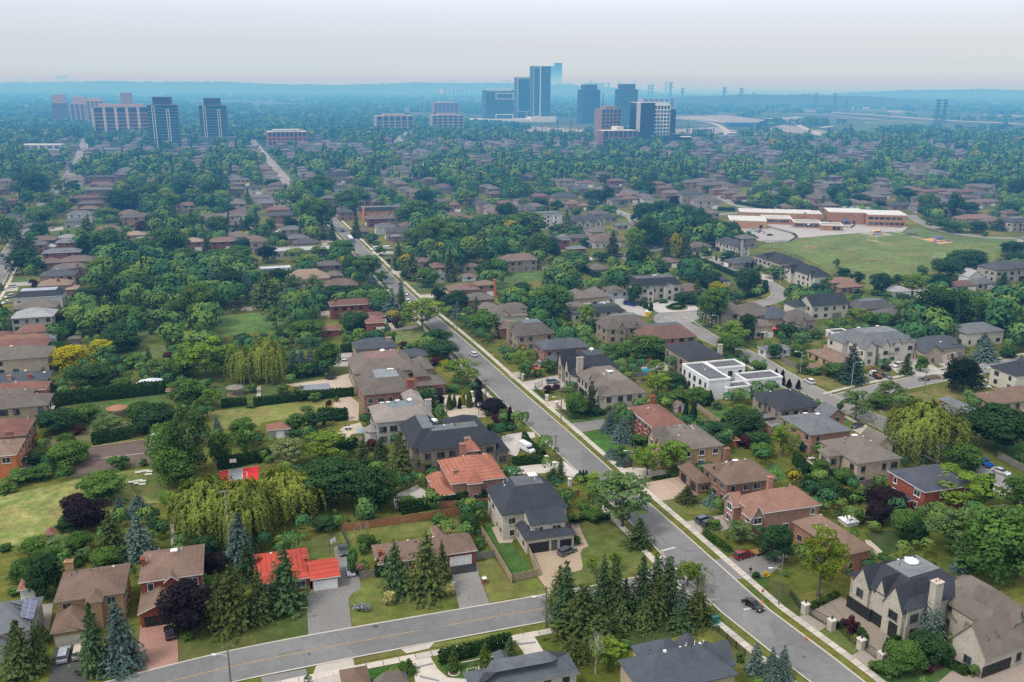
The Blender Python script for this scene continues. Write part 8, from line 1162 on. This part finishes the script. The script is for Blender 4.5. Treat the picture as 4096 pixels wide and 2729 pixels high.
for a in((1080,1445,545,675,(.24,.23,.20),(.2,.22,.22),'beige mid rise apartment block, left of two similar'),(1595,1905,540,675,(.25,.23,.21),(.22,.22,.22),'beige mid rise apartment block, right of two similar'),(1615,1858,425,540,(.22,.10,.10),(.25,.17,.17),'reddish apartment block behind the right beige mid rise')):tower('b1',a[0],a[1],a[2],a[3],a[6],a[4],a[5],.4,6.6,2.2,piers=6,pierc=tuple(v*1.1 for v in a[4]),pent=(.6,5,(.36,.27,.23)),top=(.4,.36,.33),cat='apartment block',name='apartment_block')
tower('b1',75,458,690,805,'orange brick office building with ribbon windows',(.34,.115,.055),(.03,.04,.045),.5,5.6,2.6,piers=9,pierc=(.36,.125,.06),pent=(.7,4,(.4,.42,.43)),bout=.05,cat='office building',name='office_building',top=(.5,.5,.5),nick='the orange office building')
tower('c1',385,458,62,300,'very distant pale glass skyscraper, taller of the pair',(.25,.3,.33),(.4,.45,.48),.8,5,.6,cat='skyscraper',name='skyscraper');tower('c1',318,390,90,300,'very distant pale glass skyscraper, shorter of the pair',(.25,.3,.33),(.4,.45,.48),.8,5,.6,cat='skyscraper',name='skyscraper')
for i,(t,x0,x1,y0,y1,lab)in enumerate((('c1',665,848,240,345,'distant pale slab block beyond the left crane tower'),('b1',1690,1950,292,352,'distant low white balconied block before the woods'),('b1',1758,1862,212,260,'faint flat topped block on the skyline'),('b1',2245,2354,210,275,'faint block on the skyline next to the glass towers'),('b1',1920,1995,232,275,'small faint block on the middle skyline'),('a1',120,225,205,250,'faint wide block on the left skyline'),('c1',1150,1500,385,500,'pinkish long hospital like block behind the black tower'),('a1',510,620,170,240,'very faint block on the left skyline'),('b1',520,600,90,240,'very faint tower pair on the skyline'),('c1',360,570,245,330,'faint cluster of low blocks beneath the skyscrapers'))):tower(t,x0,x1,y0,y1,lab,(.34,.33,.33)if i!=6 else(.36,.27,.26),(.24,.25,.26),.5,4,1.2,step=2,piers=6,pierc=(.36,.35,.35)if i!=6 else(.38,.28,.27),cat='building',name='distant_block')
for t,x0,x1,y0,y1,c,lab in(('d1',785,930,460,478,(.8,.8,.78),'long white roofed warehouse beyond the highway'),('d1',1120,1240,490,512,(.8,.78,.7),'pale roofed warehouse right of the long white warehouse'),('d1',2090,2354,535,552,(.7,.7,.7),'far right white warehouse by the highway'),('c1',370,750,668,730,(.55,.46,.40),'low beige retail building left of the brown tower'),('a1',30,550,795,850,(.55,.55,.53),'low flat roofed plaza with pale roof at far left'),('d1',540,640,705,745,(.6,.6,.58),'white pillared pavilion near the ramps'),('c1',2000,2290,570,640,(.06,.16,.32),'low blue walled warehouse right of the ramps'),('d1',0,180,545,595,(.55,.55,.55),'low pale commercial building beside the ramps'),('c1',1680,1840,655,690,(.2,.22,.25),'dark roofed shed by the curved ramp'),('c1',1640,1900,695,720,(.42,.36,.3),'low tan commercial building near the curved ramp'),('c1',1990,2090,690,720,(.6,.6,.58),'small pale depot by the ramp trees'),('d1',680,910,385,400,(.5,.42,.4),'very far pinkish building below the pylons')):
 b=G(t,(x0+x1)/2,y1);s=ppm(b);w=(x1-x0)/K/s;h=max(5,min(12,(y1-y0)/K/s));dd=max(15,min(80,((y1-y0)/K/s)*2));o=thing('low_building',lab,'building',b,R(6));MB().slab(-w/2,w/2,0,dd,0,h*.8).build('wall',M['stucco'],o,tuple(v*.7 for v in c));MB().slab(-w/2-.4,w/2+.4,-.4,dd+.4,h*.8,h*.8+.7).build('roof',M['stucco'],o,c);mw=MB()
 for k in range(8):mw.box(-w/2+w*(k+.5)/8,-.05,h*.4,w/12,.2,h*.35)
 mw2=MB()
 for k in range(8):link('window',unit('window','glass'),o,(.05,.06,.07),loc=(-w/2+w*(k+.5)/8,-.05,h*.4),scale=(w/12,.2,h*.35))
 keep_rect(b+Vector((0,dd/2,0)),w,dd,R(6),6)
b=G('c1',832,600);s=ppm(b);o=thing('tower_crane','green construction crane between the twin glass towers','crane',b,R(6));Hc=(600-340)/K/s;mb=MB()
for sx in(-1,1):
 for sy in(-1,1):mb.tube([(sx*1.1,sy*1.1,0),(sx*1.1,sy*1.1,Hc)],.32,4)
for k in range(int(Hc/3)):mb.tube([((-1)**k*1.1,-1.1,k*3),((-1)**(k+1)*1.1,-1.1,k*3+3)],.22,4)
mb.build('mast',M['plain'],o,(.06,.2,.22));mb=MB()
for z,y in((Hc+1,-.8),(Hc+1,.8),(Hc+3.4,0)):mb.tube([(-16,y,z),(58,y,z)],.3,4)
for k in range(30):mb.tube([(-14+k*2.4,-.8,Hc+1),(-12.8+k*2.4,0,Hc+3.4),(-11.6+k*2.4,-.8,Hc+1)],.18,4)
mb.build('jib',M['plain'],o,(.55,.25,.08));MB().box(-14,0,Hc-.5,5,2.4,3).build('counterweight',M['stucco'],o,(.4,.36,.3));MB().box(1.8,0,Hc-.4,2,2,2.4).build('cab',M['glass'],o,(.1,.14,.16))
def pylon_mesh():
 mb=MB();r_=.022
 def seg(a,b,k=1):mb.tube([a,b],r_*k,4)
 prof=[(.13,0),(.075,.35),(.035,.68),(.03,1.0)]
 for sx in(-1,1):
  for sy in(-1,1):
   for(w0,z0),(w1,z1)in zip(prof,prof[1:]):seg((sx*w0,sy*w0,z0),(sx*w1,sy*w1,z1))
 for i in range(10):
  z0,z1=i/10,(i+1)/10;wa=np.interp(z0,[p[1]for p in prof],[p[0]for p in prof]);wb=np.interp(z1,[p[1]for p in prof],[p[0]for p in prof])
  for y in(-1,1):seg((-wa,y*wa,z0),(wb,y*wb,z1),.55);seg((wa,y*wa,z0),(-wb,y*wb,z1),.55)
 arm=MB()
 for z,l in((.72,.26),(.84,.20),(.97,.24)):
  for s_ in(-1,1):arm.tube([(s_*.03,0,z),(s_*l,0,z+.03)],r_*.8,4);arm.tube([(s_*.03,0,z+.05),(s_*l,0,z+.03)],r_*.7,4)
 return mb.mesh('lattice_mast',M['plain']),arm.mesh('crossarm',M['plain'])
PY=pylon_mesh()
PYL=[('c1',1452,240,410),('c1',1562,292,430),('c1',1285,258,385),('c1',1255,262,385),('c1',1118,226,330),('c1',1945,285,440),('c1',2100,290,445),('c1',722,218,330),('c1',885,240,350),('c1',992,228,330),('d1',432,335,475),('d1',605,340,485),('d1',715,388,490),('d1',1022,388,470),('d1',1545,400,610),('d1',1608,400,610),('c1',518,236,330),('c1',1412,232,340),('c1',2215,330,440)]
PL={10:'steel pylon above the highway, left of three close ones',11:'steel pylon above the highway, middle of three close ones',12:'steel pylon above the highway, right of three close ones',13:'small dark mast beyond the pale roofed warehouse',14:'large steel pylon at the right, left of the leaning pair',15:'large steel pylon at the right, right of the leaning pair'}
for i,(t,x,y0,y1)in enumerate(PYL):
 b=G(t,x,y1);h=(y1-y0)/K/ppm(b);o=thing('transmission_pylon',PL.get(i),'pylon',b,R(20),'transmission pylons along the highway');sx=max(1.0,.45*70/h)
 link('lattice_mast',PY[0],o,(.05,.06,.065),scale=(h*.7*sx if sx<1.4 else h,h*.7,h));link('crossarm',PY[1],o,(.05,.06,.065),scale=(h*.75,h*.75,h))
 if i not in PL:auto(o,'distant steel pylon','pylon','transmission pylons along the highway',b+Vector((0,0,h/2)))
 # ---- remaining houses and the woods between them
prot=np.zeros((171+60,256+40));PX0,PY0=-20,0
def splat(xy,z,sz=1):
 for p in xy:
  v=Vector((p[0],p[1],z))
  if v.y<60:continue
  q_=proj(v);i,j=int(q_[1]/16),int(q_[0]/16)-PX0
  if 0<=i<200 and 0<=j<290:prot[i,j]=max(prot[i,j],v.y)
def splat_rect(x0,y0,x1,y1,dist):
 i0,i1,j0,j1=int(y0/16),int(y1/16),int(x0/16)-PX0,int(x1/16)-PX0
 i0,j0=max(i0,0),max(j0,0);prot[i0:i1+1,j0:j1+1]=np.maximum(prot[i0:i1+1,j0:j1+1],dist)
for r_,c,w,d,rz,fr in HOUSES:
 a=proj(c+Vector((0,0,7)));s=ppm(c);b=proj(c);splat_rect(a[0]-w*.45*s,a[1],a[0]+w*.45*s,b[1]-1.2*s,c.y)
for k in KEEP:
 if k[0]=='l' and k[5]>3:
  a,b=Vector((k[1],k[2])),Vector((k[3],k[4]));n=int((b-a).length/4)+1
  splat([a.lerp(b,i/n)for i in range(n+1)],0)
 elif k[0]=='p':
  mn,mx=k[1].min(0),k[1].max(0)
  if mx[1]<900:
   gx,gy=np.meshgrid(np.arange(mn[0],mx[0],4),np.arange(mn[1],mx[1],4));pts=np.stack([gx.ravel(),gy.ravel()],1)
   if len(pts):
    sv=KEEP;KEEP=[k];ins=~clear(pts);KEEP=sv;splat(pts[ins],0)
for o in list(scene.objects):
 if o.get('category')in('car','van','truck','bus','trailer','person','gazebo','hot tub','table','toilet','basketball hoop','soccer goal')and o.location.y<700:
  a=proj(o.location+Vector((0,0,1.6)));b=proj(o.location);s=ppm(o.location);splat_rect(a[0]-2.2*s,a[1],a[0]+2.2*s,b[1]+.6*s,o.location.y)
def visible_ok(x,y,H,W,lim):
 v=Vector((x,y,0));s=ppm(v);b=proj(v);t_=proj(v+Vector((0,0,H)))
 i0,i1,j0,j1=int(t_[1]/16),int(b[1]/16),int((b[0]-W*.5*s)/16)-PX0,int((b[0]+W*.5*s)/16)-PX0
 if i1<0 or j1<0 or j0>290 or i0>200:return False
 sub=prot[max(i0,0):i1+1,max(j0,0):j1+1]
 return sub.size==0 or(sub>y+3).mean()<=lim
rg=np.random.RandomState(3)
cand=[]
u_=np.array([math.cos(GRID),math.sin(GRID)]);v_=np.array([-u_[1],u_[0]])
for a in range(-90,90):
 for b in range(0,75):
  row=(a//2)*78+(a%2)*36;p=u_*row+v_*(b*19+430)+rg.uniform(-2.5,2.5,2)
  if p[1]>520 and abs(p[0])<p[1]*.62+40 and p[1]<1750:cand.append(p)
cand=np.array(cand);cand=cand[clear(cand)];cand=cand[np.argsort(cand[:,1])]
cand=np.array([p for p in cand if p[1]>760 or visible_ok(p[0],p[1],8,14,.35)])
cand=cand[rg.uniform(0,1,len(cand))<.52]
for p in cand:
 if rg.uniform()>.30:continue
 a=proj((p[0],p[1],7));b_=proj((p[0],p[1],2));s=ppm((p[0],p[1],3));splat_rect(a[0]-5*s,a[1],a[0]+5*s,b_[1],p[1])
pal=['brown','taupe','taupe','slate','grey','brown','maroon','taupe'];wal=['brick','beige','brown','brick','umber','beige','stone','cream']
NIND=max(0,312-len([h for h in HOUSES if h[0].name.startswith('house')]))
fv,ff,fc_=[],[],[]
for i,p in enumerate(cand):
 w,d,e=rg.uniform(11,16),rg.uniform(10,14),rg.choice([5.6,5.8,6.2,3.4]);a,b=pal[rg.randint(8)],wal[rg.randint(8)]
 if i<NIND:house_at(Vector((p[0],p[1],0)),w,d,e,'hip',None,None,a,b,'S',GRID,gar=[],door=[],vents=0);continue
 KEEP.append(('r',p[0],p[1],w/2+1,d/2+1,math.cos(GRID),math.sin(GRID)))
 o_=len(fv);h=.36*min(w,d)/2
 for z,k in((0,1),(e,1),(e,1.06),):
  for sx,sy in((-1,-1),(1,-1),(1,1),(-1,1)):q_=p+u_*sx*w/2*k+v_*sy*d/2*k;fv.append((q_[0],q_[1],z))
 for sx in(-1,1):q_=p+(u_*sx*(w-d)/2 if w>d else v_*sx*(d-w)/2);fv.append((q_[0],q_[1],e+h))
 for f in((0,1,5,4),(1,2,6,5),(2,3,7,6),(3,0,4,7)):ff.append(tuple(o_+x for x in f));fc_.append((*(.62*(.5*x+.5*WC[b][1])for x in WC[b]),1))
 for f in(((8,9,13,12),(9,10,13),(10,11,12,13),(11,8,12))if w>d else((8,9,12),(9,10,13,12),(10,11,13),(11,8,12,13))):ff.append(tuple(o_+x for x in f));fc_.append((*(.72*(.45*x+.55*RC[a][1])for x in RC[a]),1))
mt,nt,out=new_mat('far_masonry');bs=N(nt,'ShaderNodeBsdfPrincipled',Roughness=.9);at_=N(nt,'ShaderNodeAttribute',attribute_name='tint');L(nt,mixc(nt,1.0,at_.outputs['Color'],ramp(nt,noise(nt,N(nt,'ShaderNodeNewGeometry').outputs['Position'],.3),((.3,.75),(.7,1.2))),'MULTIPLY'),bs.inputs['Base Color']);L(nt,bs.outputs[0],out.inputs['Surface'])
me=bpy.data.meshes.new('distant_houses');me.from_pydata(fv,[],ff);ca=me.attributes.new('tint','FLOAT_COLOR','FACE');ca.data.foreach_set('color',np.array(fc_,np.float32).ravel());me.materials.append(mt)
tag(link('distant_houses',me),'rows of small far houses scattered through the woods','houses',kind='stuff')
def leaf_far():
 mt,nt,out=new_mat('far_foliage');a=N(nt,'ShaderNodeAttribute',attribute_name='tint');b=N(nt,'ShaderNodeAttribute',attribute_name='tone')
 c=mixc(nt,1.0,a.outputs['Color'],ramp(nt,b.outputs['Fac'],((0.0,(.42,.5,.55)),(.5,(1,1,1)),(1.0,(1.5,1.45,1.1)))),'MULTIPLY');d=N(nt,'ShaderNodeBsdfDiffuse');L(nt,c,d.inputs[0]);L(nt,d.outputs[0],out.inputs[0]);return mt  # same painted highlight and dark end as the nearer foliage
M['leaf_far']=leaf_far()
def proto(seed,n,conifer=False):
 r=np.random.RandomState(seed);s=sph(r,n);s[:,2]=np.where(s[:,2]<-.3,-s[:,2],s[:,2])
 lob=sph(r,9);lob[:,2]=np.abs(lob[:,2])*.8
 k=.60+.48*np.maximum(0,(s@lob.T).max(1))**5*r.uniform(.7,1.1,n)
 if conifer:z=r.uniform(0,1,n);a=r.uniform(0,6.28,n);rr=.5*(1-z)*r.uniform(.7,1.05,n);C=np.stack([rr*np.cos(a),rr*np.sin(a),z],1);s=np.stack([np.cos(a),np.sin(a),np.full(n,.6)],1)
 else:C=s*.5*k[:,None];C[:,2]=C[:,2]*1.0+.52
 return C,s+.38*sph(r,n),r.uniform(.6,1.3,n),.32+.36*C[:,2]+.1*s[:,2]+r.uniform(-.12,.12,n)  # last item: tone painted lighter towards the crown top
def forest(name,pts,label,nq,leaf):
 """one object: crowns of many small leaf faces; pts rows are x, y, height, width, colour"""
 ps=[proto(200+i,nq)for i in range(8)];pc=[proto(300+i,nq,True)for i in range(3)];C,Q,S,T,A=[],[],[],[],[]
 for x,y,h,w,c,con in pts:
  p=(pc if con else ps)[rg.randint(3 if con else 8)];a=rg.uniform(0,6.28);ca,sa=math.cos(a),math.sin(a);m_=np.array([[ca,-sa,0],[sa,ca,0],[0,0,1]]).T
  C.append(p[0]@m_*np.array([w,w,h])+np.array([x,y,0]));Q.append(p[1]@m_);S.append(p[2]*leaf*w);T.append(p[3]+rg.uniform(-.08,.08));A.append(np.tile(np.array([*c,1.0]),(nq,1)))
 m_=quads_mesh(name,np.concatenate(C),np.concatenate(Q),np.concatenate(S),np.concatenate(T),M['leaf_far']);a=m_.attributes.new('tint','FLOAT_COLOR','FACE');a.data.foreach_set('color',np.concatenate(A).astype(np.float32).ravel())
 return tag(link(name,m_),label,'trees',kind='stuff')
COLS=[(0.053,0.123,0.044),(0.038,0.096,0.044),(0.069,0.140,0.044),(0.031,0.079,0.042),(0.086,0.151,0.046),(0.046,0.113,0.050),(0.095,0.156,0.042),(0.120,0.177,0.046),(0.091,0.166,0.054)]  # blue raised in the leaf colours, standing in for bluish haze
pts=[];tx=np.array([(t_[1],t_[2],t_[3])for t_ in TREES])
def try_pts(n,y0,y1,wlo,whi,lim,pad=1.0):
 yy=np.sqrt(rg.uniform(y0**2,y1**2,n));xx=rg.uniform(-.62,.62,n)*yy;xy=np.stack([xx,yy],1);ok=clear(xy);out_=[]
 for x,y in xy[ok]:
  w=rg.uniform(wlo,whi);con=rg.uniform()<.13 and y0>200;h=w*rg.uniform(.8,1.55)*(1.5 if con else 1);w2=w*(.6 if con else 1)
  d2=(tx[:,0]-x)**2+(tx[:,1]-y)**2
  if(d2<(tx[:,2]*.42+w2*.3)**2).any():continue
  if lim is not None and not visible_ok(x,y,h,w2,lim):continue
  c=COLS[rg.randint(len(COLS))]
  if rg.uniform()<.012:c=(.2,.17,.02)
  out_.append((x,y,h,w2,c if not con else(.03,.055,.03),con))
 return out_
near=try_pts(700,130,220,1.2,2.4,.03)+try_pts(6000,170,420,1.6,5.5,.06);mid=try_pts(6000,330,620,7,14,.11)+try_pts(7000,560,1000,8,15,.13)
forest('woodland',near+mid,'woods and bushes filling the gaps between gardens',230,.046)
far_=try_pts(13000,960,1800,9,16,.32)
forest('distant_woodland',far_,'hazy belt of woods beyond the last gardens',80,.078)
yy=1700*np.exp(rg.uniform(0,1.75,7500));xx=rg.uniform(-.62,.62,7500)*yy;ok=clear(np.stack([xx,yy],1));sel=[]
for x,y in zip(xx[ok],yy[ok]):
 f=math.sin(x*.0021+1.3)*math.sin(y*.0017+x*.0006)+.5*math.sin(x*.006+y*.004)
 if x>y*.12 and y<3600 and(rg.uniform()<.6 or not visible_ok(x,y,11,30,.12)):continue
 if f<-.75:continue
 w=rg.uniform(16,40)*(1+(y-1700)/9000);sel.append((x,y,rg.uniform(7,13)*(1+(y-1700)/12000),w,COLS[rg.randint(4)],False))
forest('far_treeline',sel,'continuous tree cover running out to the hazy skyline',26,.14)
def hill(x,y,w,h,d,seed):
 r=random.Random(seed);mb=MB();n=150;a=[]
 for i in range(n+1):t_=i/n;a.append((x+(t_-.5)*w,h*(math.sin(math.pi*t_)**.45)*(1+.035*math.sin(i*.21+seed)+.05*r.uniform(-1,1))))
 vs=[(p[0],y,0)for p in a]+[(p[0],y+d*.35,p[1])for p in a]+[(p[0],y+d,0)for p in a]
 mb.add(vs,[(k*(n+1)+i,k*(n+1)+i+1,(k+1)*(n+1)+i+1,(k+1)*(n+1)+i)for k in range(2)for i in range(n)]);struct('hills',mb,M['grass'],(.035,.06,.03))
hill(-3600,9000,5600,116,900,1);hill(-500,9500,4200,120,900,2);hill(1500,4700,1700,58,900,3);hill(4300,8200,3000,84,900,5)
SKY_RAMP=((0.0,(0.62,0.84,0.80)),(0.006,(0.52,0.92,0.85)),(0.012,(0.47,0.86,0.85)),(0.022,(0.43,0.64,0.80)),(0.04,(0.41,0.53,0.69)),(0.068,(0.49,0.58,0.80)),(0.09,(0.60,0.70,0.95)),(0.3,(0.74,0.80,0.88)),(0.6,(0.95,0.95,0.95)),(1.0,(1.0,1.0,0.98)))
SUN_E=2.4
HAZE_SIGMA=(0.000055,0.000185,0.00034);HAZE_AIR=(0.49,0.60,0.70);HAZE_Y=(30,420,0.09)
# ---- light, sky, haze
SUN_EL,SUN_AZ=R(56),R(235)
world=bpy.data.worlds.new('World');scene.world=world;world.use_nodes=True
nt=world.node_tree;nt.nodes.clear()
sky=N(nt,'ShaderNodeTexSky');sky.sky_type='NISHITA';sky.sun_disc=False
sky.sun_elevation=SUN_EL;sky.sun_rotation=SUN_AZ;sky.air_density=1.6;sky.dust_density=1.0;sky.altitude=100
b1=N(nt,'ShaderNodeBackground',Strength=0.05);L(nt,sky.outputs[0],b1.inputs['Color'])
tc=N(nt,'ShaderNodeTexCoord');sp_=N(nt,'ShaderNodeSeparateXYZ');L(nt,tc.outputs['Generated'],sp_.inputs[0])
cl=ramp(nt,sp_.outputs[2],SKY_RAMP)
cl=mixc(nt,1.0,cl,ramp(nt,noise(nt,tc.outputs['Generated'],1.6,4,0.5),((0.3,0.975),(0.7,1.02))),'MULTIPLY')
b2=N(nt,'ShaderNodeBackground',Strength=1.0);L(nt,cl,b2.inputs['Color'])
ad=N(nt,'ShaderNodeAddShader');L(nt,b1.outputs[0],ad.inputs[0]);L(nt,b2.outputs[0],ad.inputs[1])
L(nt,ad.outputs[0],N(nt,'ShaderNodeOutputWorld').inputs['Surface'])
sl=bpy.data.lights.new('sun','SUN');sl.energy=SUN_E;sl.angle=R(14);sl.color=(1.0,0.965,0.91)
so=bpy.data.objects.new('sun',sl);col.objects.link(so)
so.rotation_euler=Vector((math.sin(SUN_AZ)*math.cos(SUN_EL),math.cos(SUN_AZ)*math.cos(SUN_EL),math.sin(SUN_EL))).to_track_quat('Z','Y').to_euler()
mt,nt,out=new_mat('summer_haze')
ab=N(nt,'ShaderNodeVolumeAbsorption');em=N(nt,'ShaderNodeEmission')
s_=HAZE_SIGMA;mx=max(s_)
pz=N(nt,'ShaderNodeTexCoord');sx_=N(nt,'ShaderNodeSeparateXYZ');L(nt,pz.outputs['Object'],sx_.inputs[0])
mr=N(nt,'ShaderNodeMapRange',interpolation_type='SMOOTHSTEP');mr.inputs['From Min'].default_value=HAZE_Y[0];mr.inputs['From Max'].default_value=HAZE_Y[1];mr.inputs['To Min'].default_value=HAZE_Y[2];L(nt,sx_.outputs[1],mr.inputs['Value'])
dn=N(nt,'ShaderNodeMath',operation='MULTIPLY');dn.inputs[1].default_value=mx*1.25;L(nt,mr.outputs[0],dn.inputs[0]);L(nt,dn.outputs[0],ab.inputs['Density'])
ab.inputs['Color'].default_value=(*[1-v/(mx*1.25)for v in s_],1)
e_=[a*b for a,b in zip(s_,HAZE_AIR)];en=N(nt,'ShaderNodeMath',operation='MULTIPLY');en.inputs[1].default_value=max(e_);L(nt,mr.outputs[0],en.inputs[0]);L(nt,en.outputs[0],em.inputs['Strength'])
em.inputs['Color'].default_value=(*[v/max(e_)for v in e_],1)  # haze given its own glow, standing in for scattered skylight
ad=N(nt,'ShaderNodeAddShader');L(nt,ab.outputs[0],ad.inputs[0]);L(nt,em.outputs[0],ad.inputs[1]);L(nt,ad.outputs[0],out.inputs['Volume'])
hz=MB();hz.slab(-64000,64000,-500,64000,-20,220)
struct('haze',hz,mt)
# ---- labels of the remaining things
def near_phrase(p,skip=None):
 best=[]
 for ph,x,y in LAND:
  dx,dy=p[0]-x,p[1]-y;k=max(60.0,(p[1]-340)*0.12)
  best.append((math.hypot(dx,dy*1.7),ph,dx,dy,k))
 best.sort();d,ph,dx,dy,k=best[0]
 if d<k*0.7:rel='beside'
 elif abs(dx)>abs(dy)*1.4:rel='right of' if dx>0 else 'left of'
 else:rel='before' if dy>0 else 'beyond'
 return rel,ph
ORD=['first','second','third','fourth','fifth','sixth','seventh','eighth','ninth','tenth','eleventh','twelfth']
bins={}
for o,look,cat,grp,p in AUTO:
 rel,ph=near_phrase(p);bins.setdefault((look,rel,ph),[]).append((p[0],o))
for(look,rel,ph),lst in bins.items():
 lst.sort(key=lambda t:t[0])
 for i,(x,o)in enumerate(lst):
  n=len(lst)
  if n==1:s=f'{look} {rel} {ph}'
  elif n==2:s=f'{look} {rel} {ph}, {("left" if i == 0 else "right")} one'
  else:s=f'{look} {rel} {ph}, {"leftmost" if i == 0 else "rightmost" if i == n - 1 else ORD[i] + " from left" if i < 12 else "one of several"}'
  w=s.split()
  o['label']=' '.join(w)
  if len(w)>16:print('LONG',s)
for o in scene.objects:
 if o.type=='MESH' and o.data.users>0:pass
scene.view_settings.view_transform='Standard';scene.view_settings.look='None';scene.view_settings.exposure=0;scene.view_settings.gamma=1
scene.render.engine='CYCLES'
cy=scene.cycles
cy.max_bounces=5;cy.diffuse_bounces=2;cy.glossy_bounces=2;cy.transmission_bounces=2;cy.transparent_max_bounces=8;cy.volume_bounces=0
cy.caustics_reflective=False;cy.caustics_refractive=False;cy.use_denoising=False;cy.volume_step_rate=0.01;cy.volume_preview_step_rate=0.01;cy.volume_max_steps=1024
cy.use_adaptive_sampling=True;cy.adaptive_threshold=0.02
